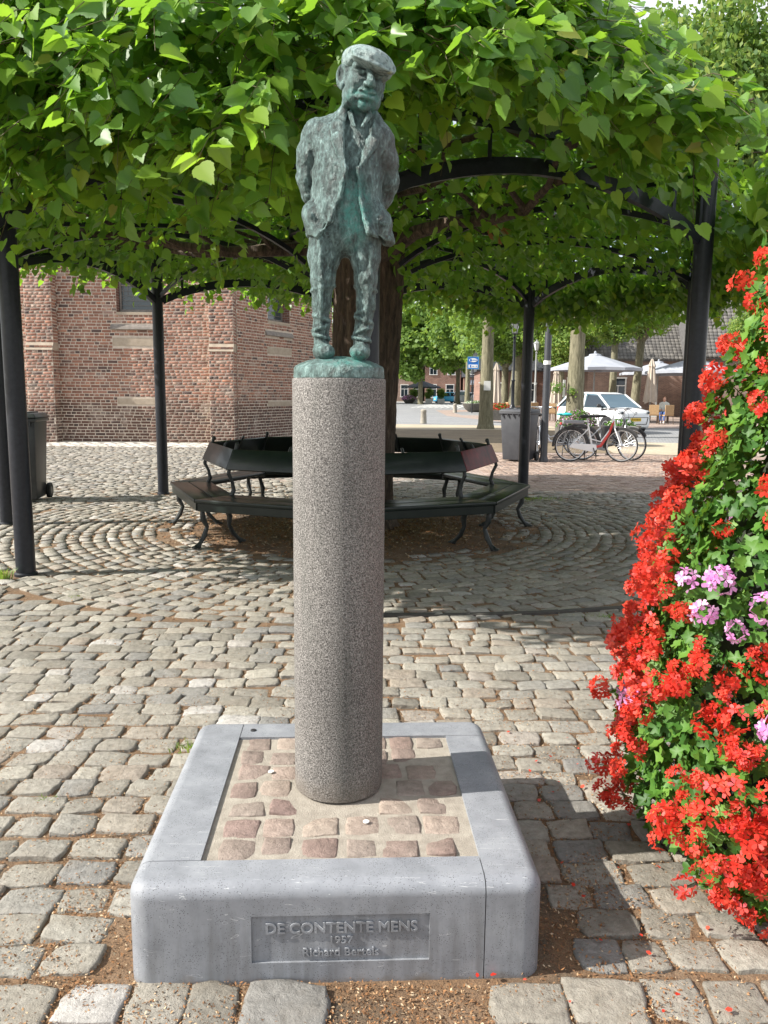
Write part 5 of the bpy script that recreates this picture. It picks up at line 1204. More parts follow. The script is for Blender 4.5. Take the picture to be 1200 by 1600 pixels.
for (x0, x1) in ((-9.62, -8.90), (-4.72, -4.07)):
    for (zz0, zz1, pr) in ((0.0, 2.46, 0.42), (2.66, 6.5, 0.34)):
        yf_ = 22.0-pr
        lay_bricks(x0, yf_, x1, yf_, min(zz1, ZB), z0=zz0); lay_bricks(x1, yf_, x1, 22.0+0.1*(x0 > -5), min(zz1, ZB), z0=zz0); 
        m = MB(); m.box(((x0+x1)/2, yf_+pr/2+0.02, (zz0+zz1)/2-0.05*(zz0 == 0)), (x1-x0, pr+0.04, zz1-zz0+0.1*(zz0 == 0))); m.build('buttress', M['wall_mortar'], church)
    m = MB(); m.add([(x0-0.01, 21.56, 2.46), (x1+0.01, 21.56, 2.46), (x1+0.01, 21.66, 2.662), (x0-0.01, 21.66, 2.662), (x0-0.01, 22.0, 2.46), (x1+0.01, 22.0, 2.46), (x1+0.01, 22.0, 2.662), (x0-0.01, 22.0, 2.662)], [(0, 1, 2, 3), (0, 4, 5, 1), (1, 5, 6, 2), (2, 6, 7, 3), (3, 7, 4, 0), (4, 7, 6, 5)])
    m.build('weathering', M['sandstone'], church)
    for k in range(6):
        m = MB(); m.box((x0+0.06+k*(x1-x0-0.12)/5, 21.597, 2.55), (0.10, 0.03, 0.05)); m.build('brick', M['brick'], church)
BR = np.array(brick_items); N = len(BR)
tb = np.array([(-1, 0, -1), (1, 0, -1), (1, 0, 1), (-1, 0, 1), (-.93, 1, -.88), (.93, 1, -.88), (.93, 1, .88), (-.93, 1, .88)], float); fb = np.array([(4, 5, 6, 7), (0, 1, 5, 4), (1, 2, 6, 5), (2, 3, 7, 6), (3, 0, 4, 7)])
def brick_verts(B):
    jit = rr.normal(0, 0.0012, (len(B), 8)); pro = rr.uniform(0.006, 0.012, len(B))
    s_ = tb[None, :, 0]*B[:, 7:8]+jit; z_ = tb[None, :, 2]*B[:, 8:9]+jit[:, ::-1]; n_ = tb[None, :, 1]*pro[:, None]-0.002
    return np.stack([s_*B[:, 3:4]+n_*B[:, 5:6], s_*B[:, 4:5]+n_*B[:, 6:7], z_], 2)
BV = brick_verts(BR); dB = np.hypot(BR[:, 0], BR[:, 1])
px = BR[:, 0]/BR[:, 1]; size = BR[:, 7]*np.abs(BR[:, 3])/dB; vis = (px > -0.46) & (px < -0.11) & (BR[:, 2] < 4.2) & (BR[:, 2] > 0.2)
order = np.argsort(np.where(vis, -size, 1)); nb, rb = order[:280], order[280:]
for i in nb:
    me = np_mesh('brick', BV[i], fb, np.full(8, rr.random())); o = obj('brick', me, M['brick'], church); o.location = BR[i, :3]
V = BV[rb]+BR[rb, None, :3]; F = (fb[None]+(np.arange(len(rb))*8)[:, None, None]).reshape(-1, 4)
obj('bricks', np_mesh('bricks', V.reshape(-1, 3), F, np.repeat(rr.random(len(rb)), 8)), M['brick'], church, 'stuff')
def wpt(fr, s_, n_, z): o, d, n, L = fr; p = o+d*s_+n*n_; return (p[0], p[1], z)
def wbox(m, fr, s0, s1, n0, n1, z0, z1):
    m.add([wpt(fr, s0, n0, z0), wpt(fr, s1, n0, z0), wpt(fr, s1, n1, z0), wpt(fr, s0, n1, z0), wpt(fr, s0, n0, z1), wpt(fr, s1, n0, z1), wpt(fr, s1, n1, z1), wpt(fr, s0, n1, z1)], [(3, 2, 1, 0), (4, 5, 6, 7), (0, 1, 5, 4), (1, 2, 6, 5), (2, 3, 7, 6), (3, 0, 4, 7)])
for fr, w_, hs in ((wall_frame(-8.90, 22.0, -4.72, 22.0), w1, hs1), (wall_frame(AX0, AY0, AX1, AY1), w2, hs2)):
    win = MB(); wbox(win, fr, w_[0]+0.02, w_[0]+0.07, -0.30, -0.24, w_[2], w_[3]); wbox(win, fr, w_[1]-0.07, w_[1]-0.02, -0.30, -0.24, w_[2], w_[3]); wbox(win, fr, w_[0]+0.07, w_[1]-0.07, -0.30, -0.24, w_[2]+0.0, w_[2]+0.06)
    wo_ = win.build('window', M['grey_stone'], church)
    g = MB(); wbox(g, fr, w_[0], w_[1], -0.29, -0.28, w_[2], w_[3]); g.build('glass', M['church_glass'], wo_)
    ld = MB(); r3 = np.random.default_rng(4)
    for k in range(1, 9): s_ = w_[0]+(w_[1]-w_[0])*k/9; wbox(ld, fr, s_-0.004, s_+0.004, -0.279, -0.268, w_[2]+0.45, w_[3])
    z = w_[2]+0.06; k = 0
    while z < w_[3]: wbox(ld, fr, w_[0]+0.05, w_[1]-0.05, -0.279, -0.264 if k % 5 else -0.25, z, z+(0.008 if k % 5 else 0.03)); z += 0.13; k += 1
    for k in range(26):
        s_ = r3.uniform(w_[0]+0.1, w_[1]-0.15); z = r3.uniform(w_[2]+0.1, w_[2]+1.4); a, b_ = wpt(fr, s_, -0.270, z), wpt(fr, s_+r3.uniform(-.16, .16), -0.270, z+r3.uniform(-.12, .12)); ld.bar(a, b_, 0.007, 0.007)
    ld.build('lead', M['grey_stone'], wo_)
    m = MB(); wbox(m, fr, w_[0]-0.005, w_[1]+0.005, -0.24, 0.015, w_[2]-0.075, w_[2]); m.build('sill', M['sandstone'], wo_)
    m = MB(); s0, s1, z0, z1 = hs[1]
    m.add([wpt(fr, s0, 0.0, z0), wpt(fr, s1, 0.0, z0), wpt(fr, s1, 0.07, z0), wpt(fr, s0, 0.07, z0), wpt(fr, s0, 0.0, z1), wpt(fr, s1, 0.0, z1), wpt(fr, s1, 0.05, z0+0.06), wpt(fr, s0, 0.05, z0+0.06)], [(3, 2, 1, 0), (4, 5, 6, 7), (0, 1, 5, 4), (1, 2, 6, 5), (2, 3, 7, 6), (3, 0, 4, 7)])
    m.build('ledge', M['grey_stone'], church, bevel=0.006)
    for h in hs[2:]:
        m = MB(); wbox(m, fr, h[0]+0.008, h[1]-0.008, -0.02, 0.012, h[2]+0.008, h[3]-0.008); m.build('stone_block', M['sandstone'], church, bevel=0.004)
    # splayed jamb faces
    for s_ in (w_[0], w_[1]):
        m = MB(); wbox(m, fr, s_-0.004, s_+0.004, -0.28, -0.004, w_[2], w_[3]); m.build('jamb', M['house_brick'], church)
m = MB(); m.add([(-30, 21.7, ZW), (-4, 21.7, ZW), (-1.5, 27.3, ZW), (-30, 33, ZW), (-24, 27, 9.6), (-8, 26, 9.6)], [(0, 1, 5, 4), (1, 2, 5), (2, 3, 4, 5), (3, 0, 4), (0, 3, 2, 1)]); m.build('roof', M['slate'], church)

# ------------------------------------------------------------------ wheeled bins
def bin_(name, label, loc, rz, mat, w=0.58, d=0.62, h=1.06):
    t = thing(name, label, 'wheelie bin', loc, rz, None)
    def tb(w0, d0, z0, w1_, d1, z1, dy=0): return [(-w0/2, -d0/2, z0), (w0/2, -d0/2, z0), (w0/2, d0/2, z0), (-w0/2, d0/2, z0), (-w1_/2, -d1/2+dy, z1), (w1_/2, -d1/2+dy, z1), (w1_/2, d1/2+dy, z1), (-w1_/2, d1/2+dy, z1)]
    FB = [(3, 2, 1, 0), (4, 5, 6, 7), (0, 1, 5, 4), (1, 2, 6, 5), (2, 3, 7, 6), (3, 0, 4, 7)]
    m = MB(); m.add(tb(w*0.80, d*0.72, 0.03, w*0.94, d*0.94, h-0.10), FB); m.build('body', mat, t, smooth=True, bevel=0.022)
    m = MB(); m.box((0, 0, h-0.085), (w, d, 0.05)); m.build('rim', mat, t, smooth=True, bevel=0.012)
    m = MB(); m.add(tb(w*1.02, d*1.04, h-0.055, w*0.90, d*0.90, h), FB)
    for k in (-1, 0, 1): m.box((k*w*0.26, 0, h+0.006), (w*0.12, d*0.72, 0.022))
    m.build('lid', mat, t, smooth=True, bevel=0.008)
    m = MB(); m.tube([(-w*0.40, d*0.47, h-0.05), (-w*0.40, d*0.60, h-0.03), (w*0.40, d*0.60, h-0.03), (w*0.40, d*0.47, h-0.05)], 0.016, 8); m.build('handle', mat, t, smooth=True)
    for s_ in (-1, 1):
        m = MB(); m.lathe([(0.02, -0.025), (0.095, -0.025), (0.10, -0.018), (0.10, 0.018), (0.095, 0.025), (0.02, 0.025)], (s_*w*0.46, d*0.40, 0.10), 20, 'x'); wh = m.build('wheel', M['rubber'], t, smooth=True)
        m = MB(); m.lathe([(0.005, -0.028), (0.05, -0.028), (0.05, 0.028), (0.005, 0.028)], (s_*w*0.46, d*0.40, 0.10), 12, 'x'); m.build('hub', mat, wh)
    m = MB()
    for k in range(5): m.box((-w*0.38+k*w*0.19, -d*0.505, h-0.13), (0.012, 0.03, 0.06))
    m.build('ribs', mat, t); return t
bin_('wheelie_bin', 'dark grey wheelie bin standing between the thin post and the bicycles', (2.86, 16.95, 0), rad(-32), M['bin'], 0.64, 0.72, 1.10)
bin_('wheelie_bin', 'black wheelie bin behind the left posts in front of the church', (-4.66, 10.15, 0), rad(8), M['bin_dark'], 0.58, 0.60, 1.12)

# ------------------------------------------------------------------ lamps, poles, bollards, signs
def pole(loc, r, h, label, mat, name='lamp_post'):
    t = thing(name, label, 'lamp post', loc); m = MB(); m.lathe([(r*1.25, 0), (r*1.25, 0.06), (r*1.05, 0.10), (r, 0.12), (r*0.85, h)], (0, 0, 0), 20); m.build('shaft', mat, t, smooth=True); return t
t = pole((3.36, 16.75, 0), 0.075, 7.0, 'tall plain dark grey pole with a small white sticker, between the bin and the bicycles', M['post_grey'])
m = MB(); m.lathe([(0.0778, 2.02), (0.0778, 2.10)], (0, 0, 0), 20); m.build('sticker', M['paper'], t)
m = MB(); m.tube([(0, 0, 6.9), (0.1, -0.1, 7.2), (0.5, -0.4, 7.35)], 0.04, 8); m.box((0.7, -0.55, 7.33), (0.55, 0.2, 0.1), -0.7); m.build('lamp_head', M['post_grey'], t)
def lantern(loc, h, label, mat, r=0.055):
    t = thing('street_lantern', label, 'street lamp', loc, 0, 'old style street lanterns on the square')
    m = MB(); m.lathe([(r*2.6, 0), (r*2.6, 0.25), (r*2.0, 0.32), (r*2.0, 0.75), (r*2.3, 0.80), (r*1.4, 0.92), (r, 1.0), (r*0.95, 1.9), (r*1.3, 1.95), (r*0.8, 2.0), (r*0.7, h-0.75), (r*1.4, h-0.72), (r*0.6, h-0.68)], (0, 0, 0), 14); m.build('post', mat, t, smooth=True)
    m = MB(); m.tube([(0, 0, h-0.68), (0, 0, h-0.58)], 0.03, 8); m.lathe([(0.09, h-0.60), (0.11, h-0.57)], (0, 0, 0), 6); m.build('bracket', mat, t)
    m = MB(); m.lathe([(0.10, h-0.565), (0.19, h-0.19)], (0, 0, 0), 6); gl = m.build('lantern', M['lantern_glass'], t)
    m = MB()
    for k in range(6): a = 2*pi*k/6; m.bar((0.103*cos(a), 0.103*sin(a), h-0.57), (0.195*cos(a), 0.195*sin(a), h-0.19), 0.014, 0.014)
    m.build('cage', mat, gl)
    m = MB(); m.lathe([(0.22, h-0.19), (0.22, h-0.17), (0.12, h-0.07), (0.05, h-0.03), (0.05, h), (0.01, h+0.07)], (0, 0, 0), 6); m.build('cap', mat, t); return t
lantern((5.25, 33.0, 0), 4.4, 'black street lantern right of the near mossy trunk, behind the grey bin', M['black_steel'], 0.07)
lantern((9.15, 49.0, 0), 4.6, 'grey street lantern seen between the thin post and the tall pole', M['grey_post'], 0.07)
def bollard(loc, label, h=0.62):
    t = thing('bollard', label, 'bollard', loc, 0, 'low stone bollards on the square'); m = MB(); m.lathe([(0.16, 0), (0.15, 0.05), (0.125, h-0.12), (0.14, h-0.10), (0.13, h-0.03), (0.07, h)], (0, 0, 0), 12); m.build('shaft', M['concrete'], t, smooth=True); return t
bollard((1.80, 37.2, 0), 'brown stone bollard nearest the trunk, on the sandy verge', 0.66); bollard((5.12, 58.5, 0), 'small stone bollard beside the boat shaped planter', 0.66)
t = thing('street_sign', 'square blue street sign with white panels on a thin pole', 'sign', (6.25, 57.5, 0), rad(-4))
m = MB(); m.lathe([(0.04, 0), (0.04, 3.95)], (0, 0, 0), 10); m.build('pole', M['black_steel'], t)
m = MB(); m.box((0.0, -0.05, 3.55), (0.78, 0.03, 0.86)); pn = m.build('panel', M['sign_blue'], t)
m = MB(); 
for q in (((0, -0.068, 3.965), (0.78, 0.012, 0.03)), ((0, -0.068, 3.135), (0.78, 0.012, 0.03)), ((-0.377, -0.068, 3.55), (0.03, 0.012, 0.80)), ((0.377, -0.068, 3.55), (0.03, 0.012, 0.80))): m.box(*q)
m.build('border', M['sign_light_blue'], pn)
m = MB(); m.lathe([(0.30, -0.006), (0.30, 0.006)], (0, -0.075, 0), 28, 'y'); m.v = [(x, y, z*0.45+3.74) for x, y, z in m.v]; m.build('oval_panel', M['paper'], pn)
m = MB(); m.box((0, -0.072, 3.32), (0.64, 0.012, 0.22)); m.build('lower_panel', M['paper'], pn)
m = MB(); m.lathe([(0.085, -0.004), (0.085, 0.004)], (-0.17, -0.086, 0), 16, 'y'); m.v = [(x, y, z+3.74) for x, y, z in m.v]; m.box((0.06, -0.084, 3.745), (0.22, 0.008, 0.05)); m.box((0.215, -0.084, 3.745), (0.05, 0.008, 0.09)); m.box((-0.19, -0.082, 3.32), (0.10, 0.008, 0.15)); m.box((0.0, -0.082, 3.32), (0.16, 0.008, 0.04)); m.box((0.22, -0.082, 3.32), (0.06, 0.008, 0.07)); m.build('emblem', M['sign_blue'], pn)

# ------------------------------------------------------------------ planters
def flower_mass(name, P, R_, mat, parent, n, size, seed, leafmat='ger_leaf', lf=0.5, zsq=0.5):
    r2 = np.random.default_rng(seed)
    def pts(n_, s_):
        u = r2.normal(0, 1, (n_, 3)); u /= np.linalg.norm(u, axis=1, keepdims=True); u[:, 2] = np.abs(u[:, 2]); return u*np.array(R_)*r2.uniform(0.75, 1.05, (n_, 1))+np.array(P), u
    q, u = pts(int(n*lf)+10, 0); tv = [(-.5, -.3, 0), (.5, -.3, 0.1), (.5, .3, 0), (-.5, .3, 0.12)]
    V, F, T = batch(tv, [(0, 1, 2, 3)], q, rotmats(u+r2.normal(0, .5, u.shape), r2.uniform(0, 6, len(q)), r2.uniform(size, size*2, len(q))), r2.random(len(q))); obj('leaves', np_mesh('leaves', V, F, T), M[leafmat], parent, 'stuff')
    q, u = pts(n, 0); V, F, T = batch(tv, [(0, 1, 2, 3)], q*1.0, rotmats(u+r2.normal(0, .5, u.shape), r2.uniform(0, 6, len(q)), r2.uniform(size*0.7, size*1.3, len(q))), r2.random(len(q))); obj(name, np_mesh(name, V, F, T), M[mat], parent, 'stuff')
t = thing('flower_planter', 'round grey bowl planter with white flowers in front of the white car', 'planter', (6.62, 22.4, 0))
m = MB(); m.lathe([(0.30, 0), (0.32, 0.02), (0.46, 0.30), (0.545, 0.52), (0.56, 0.56), (0.53, 0.565), (0.50, 0.53), (0.02, 0.53)], (0, 0, 0), 32); m.build('bowl', M['planter'], t, smooth=True)
flower_mass('flowers', (0, 0, 0.50), (0.44, 0.44, 0.24), 'white_petal', t, 160, 0.035, 1, lf=5)
t = thing('flower_planter', 'long boat shaped dark planter of white flowers beside the blue sign', 'planter', (6.95, 61.5, 0))
m = MB(); m.lathe([(0.5, 0), (0.55, 0.02), (0.85, 0.25), (1.02, 0.62), (1.0, 0.66), (0.9, 0.6), (0.02, 0.6)], (0, 0, 0), 24); m.build('bowl', M['planter'], t, smooth=True); flower_mass('flowers', (0, 0, 0.6), (0.9, 0.9, 0.25), 'white_petal', t, 700, 0.06, 2, lf=0.7)
t = thing('flower_planter', 'box planter of red flowers between the mossy trunk and the black lantern', 'planter', (5.75, 40.0, 0))
m = MB(); m.box((0, 0, 0.35), (1.5, 0.8, 0.5)); m.box((-0.65, 0, 0.06), (0.1, 0.6, 0.12)); m.box((0.65, 0, 0.06), (0.1, 0.6, 0.12)); m.build('trough', M['planter'], t, bevel=0.01); flower_mass('flowers', (0, 0, 0.58), (0.72, 0.4, 0.36), 'red_petal', t, 800, 0.06, 3, lf=0.4)
t = thing('flower_planter', 'low pink flower planter under the dark parasol at the far left of the square', 'planter', (3.2, 108, 0))
m = MB(); m.lathe([(0.5, 0), (0.9, 0.5), (0.9, 0.55)], (0, 0, 0), 18); m.build('bowl', M['planter'], t); flower_mass('flowers', (0, 0, 0.5), (1.0, 1.0, 0.6), 'pink_petal', t, 500, 0.12, 4, lf=0.4)
t = thing('flower_planter', 'pink and red flower box behind the bicycles at the foot of the tree', 'planter', (5.45, 22.6, 0))
m = MB(); m.box((0, 0, 0.28), (1.15, 0.5, 0.5)); m.build('trough', M['planter'], t, bevel=0.01); flower_mass('flowers', (0, 0, 0.52), (0.6, 0.3, 0.45), 'pink_petal', t, 420, 0.04, 5, lf=1.5)

# ------------------------------------------------------------------ bicycles
def bicycle(name, label, loc, rz, main, accent, steer=0.0, saddle='rubber', rack=True, group='bicycles parked by the pole', basket=False):
    t = thing(name, label, 'bicycle', loc, rz, group)
    WB = 1.10; R0 = 0.345
    def wheel(par, cx, nm):
        m = MB(); m.lathe([(R0-0.022, -0.010), (R0-0.012, -0.019), (R0, -0.012), (R0+0.004, 0), (R0, 0.012), (R0-0.012, 0.019), (R0-0.022, 0.010)], (cx, 0, R0), 40, 'y'); w = m.build(nm, M['rubber'], par, smooth=True)
        me = w.data
        m = MB(); m.lathe([(R0-0.040, -0.010), (R0-0.022, -0.011), (R0-0.022, 0.011), (R0-0.040, 0.010)], (cx, 0, R0), 40, 'y'); 
        m.f = [f for f in m.f if len(f) == 4]; n_ = 40; m.f += [(3*n_+k, 3*n_+(k+1) % n_, (k+1) % n_, k) for k in range(n_)]; m.build('rim', M['chrome'], w)
        m = MB()
        for k in range(28):
            a = 2*pi*k/28; m.tube([(cx+0.02*cos(a+1.3*(1 if k % 2 else -1)), 0.025*(1 if k % 2 else -1), R0+0.02*sin(a+1.3*(1 if k % 2 else -1))), (cx+(R0-0.03)*cos(a), 0, R0+(R0-0.03)*sin(a))], 0.0016, 3, False)
        m.build('spokes', M['chrome'], w)
        m = MB(); m.lathe([(0.015, -0.045), (0.04, -0.035), (0.04, 0.035), (0.015, 0.045)], (cx, 0, R0), 12, 'y'); m.build('hub', M['chrome'], w)
        return w
    def open_ring(w):   # drop the caps a lathe closes with
        bm = bmesh.new(); bm.from_mesh(w.data); bmesh.ops.delete(bm, geom=[f for f in bm.faces if len(f.verts) > 8], context='FACES'); bm.to_mesh(w.data); bm.free()
    open_ring(wheel(t, -WB/2, 'wheel'))
    A, B_ = (-WB/2, R0), (0.02-0.1, 0.29)
    m = MB(); m.tube([(-0.08, 0, 0.29), (0.10, 0, 0.33), (0.27, 0, 0.60), (0.36, 0, 0.86)], [0.030, 0.032, 0.030, 0.024], 10); m.build('down_tube', M[accent], t, smooth=True)
    m = MB(); m.tube([(-0.08, 0, 0.29), (-0.20, 0, 0.80)], 0.019, 10); m.tube([(-0.08, 0.03, 0.29), (-WB/2, 0.055, R0)], 0.011, 8); m.tube([(-0.08, -0.03, 0.29), (-WB/2, -0.055, R0)], 0.011, 8)
    m.tube([(-0.17, 0.02, 0.70), (-WB/2, 0.055, R0)], 0.009, 8); m.tube([(-0.17, -0.02, 0.70), (-WB/2, -0.055, R0)], 0.009, 8); m.tube([(0.345, 0, 0.80), (0.325, 0, 0.92)], 0.022, 10)
    m.tube([(-0.13, 0, 0.48), (0.10, 0, 0.42), (0.30, 0, 0.70), (0.35, 0, 0.84)], 0.014, 8)
    fr = m.build('frame', M[main], t, smooth=True)
    m = MB(); m.tube([(-0.20, 0, 0.80), (-0.225, 0, 0.93)], 0.013, 8); m.build('seat_post', M['chrome'], t, smooth=True)
    m = MB(); m.sphere((-0.27, 0, 0.955), (0.125, 0.085, 0.038), 14, 8); m.sphere((-0.15, 0, 0.955), (0.11, 0.035, 0.028), 12, 6); m.build('saddle', M[saddle], t, smooth=True)
    m = MB(); m.prism([(-0.60, 0.30), (-0.08, 0.20), (0.0, 0.26), (-0.02, 0.36), (-0.10, 0.37), (-0.55, 0.385)], -0.075, -0.050); m.build('chain_guard', M[main if main != 'rubber_grey' else 'rubber'], t, bevel=0.006)
    m = MB(); m.tube([(-0.08, -0.08, 0.29), (-0.03, -0.10, 0.14)], 0.010, 6); m.tube([(-0.08, 0.08, 0.29), (-0.13, 0.10, 0.44)], 0.010, 6); m.box((-0.03, -0.14, 0.13), (0.09, 0.08, 0.02)); m.box((-0.13, 0.14, 0.45), (0.09, 0.08, 0.02)); m.build('cranks', M['rubber_grey'], t)
    m = MB(); m.tube([(-0.22, 0.05, 0.30), (-0.20, 0.14, 0.01)], 0.010, 6); m.build('kickstand', M['rubber_grey'], t)
    gd = MB(); pts = [(-WB/2+(R0+0.035)*cos(a), 0, R0+(R0+0.035)*sin(a)) for a in np.linspace(rad(-10), rad(185), 20)]; gd.tube(pts, 0.028, 6, True, 0.25); gd.build('mudguard', M['rubber_grey'], t, smooth=True)
    if rack:
        m = MB()
        for s_ in (-1, 1): m.tube([(-0.25, s_*0.06, 0.76), (-0.78, s_*0.06, 0.78)], 0.007, 6); m.tube([(-WB/2, s_*0.065, R0), (-0.50, s_*0.065, 0.77)], 0.007, 6); m.tube([(-WB/2, s_*0.065, R0), (-0.68, s_*0.065, 0.77)], 0.007, 6)
        m.build('rack', M['rubber_grey'], t)
    if accent == 'red':
        m = MB(); m.box((-0.52, 0, 0.835), (0.44, 0.13, 0.075)); m.build('battery', M['grey_car'], t, bevel=0.015); m = MB(); m.box((-0.78, 0, 0.80), (0.03, 0.09, 0.05)); m.build('rear_light', M['tail_light'], t, bevel=0.006)
    # steered part
    def pv(o):
        o.location = (0.36, 0, 0); o.rotation_euler = (0, 0, steer); return o
    m = MB(); m.tube([(0, 0, 0.90), (0.035, 0.0, 0.74)], 0.016, 8)
    for s_ in (-1, 1): m.tube([(0.03, 0.02*s_, 0.76), (0.045, 0.055*s_, 0.70), (0.17, 0.06*s_, 0.40), (0.19, 0.055*s_, R0)], [0.013, 0.014, 0.012, 0.010], 8)
    pv(m.build('fork', M[main], t, smooth=True))
    fw = wheel(t, 0.19, 'wheel'); open_ring(fw); pv(fw)
    gd = MB(); pts = [(0.19+(R0+0.03)*cos(a), 0, R0+(R0+0.03)*sin(a)) for a in np.linspace(rad(30), rad(190), 16)]; gd.tube(pts, 0.026, 6, True, 0.25); pv(gd.build('mudguard', M['rubber_grey'], t, smooth=True))
    m = MB(); m.tube([(-0.01, 0, 0.90), (-0.03, 0, 1.06), (0.03, 0, 1.09)], 0.013, 8)
    for s_ in (-1, 1): m.tube([(0.03, 0, 1.09), (0.05, 0.16*s_, 1.12), (-0.03, 0.27*s_, 1.12), (-0.18, 0.30*s_, 1.10)], 0.011, 8)
    pv(m.build('handlebar', M['chrome'], t, smooth=True))
    for s_ in (-1, 1):
        m = MB(); m.tube([(-0.08, 0.285*s_, 1.115), (-0.20, 0.30*s_, 1.10)], 0.017, 8); pv(m.build('grip', M['rubber'], t, smooth=True))
    m = MB(); m.sphere((0.10, 0, 0.84), 0.040, 12, 8); pv(m.build('headlight', M['lamp_lens'], t, smooth=True))
    m = MB(); m.tube([(0.03, 0.1, 1.10), (0.16, 0.13, 1.00), (0.10, 0.02, 0.80)], 0.004, 5); m.tube([(0.03, -0.1, 1.10), (0.15, -0.12, 1.00), (0.10, -0.02, 0.80)], 0.004, 5); pv(m.build('cables', M['rubber'], t))
    if basket:
        m = MB(); m.box((0.02, 0.03, 0.60), (0.26, 0.14, 0.28)); m.build('pannier', M['rubber_grey'], fr, bevel=0.02)
    return t
bicycle('bicycle', 'white and red bicycle with rear rack battery, nearest of the parked bikes', (4.52, 17.0, 0), rad(3), 'white_car', 'red', rad(-34))
bicycle('bicycle', 'black and silver bicycle leaning behind the white and red one', (4.88, 17.42, 0), rad(2), 'grey_car', 'rubber_grey', rad(-48), 'rubber', False, basket=True)
bicycle('bicycle', 'silver bicycle with turquoise saddle cover just right of the tall pole', (3.95, 18.6, 0), rad(170), 'chrome', 'chrome', rad(15), 'teal', True)
bicycle('bicycle', 'silver framed bicycle half hidden behind the bin and tall pole', (3.52, 18.2, 0), rad(75), 'chrome', 'rubber_grey', rad(10), 'rubber', False)

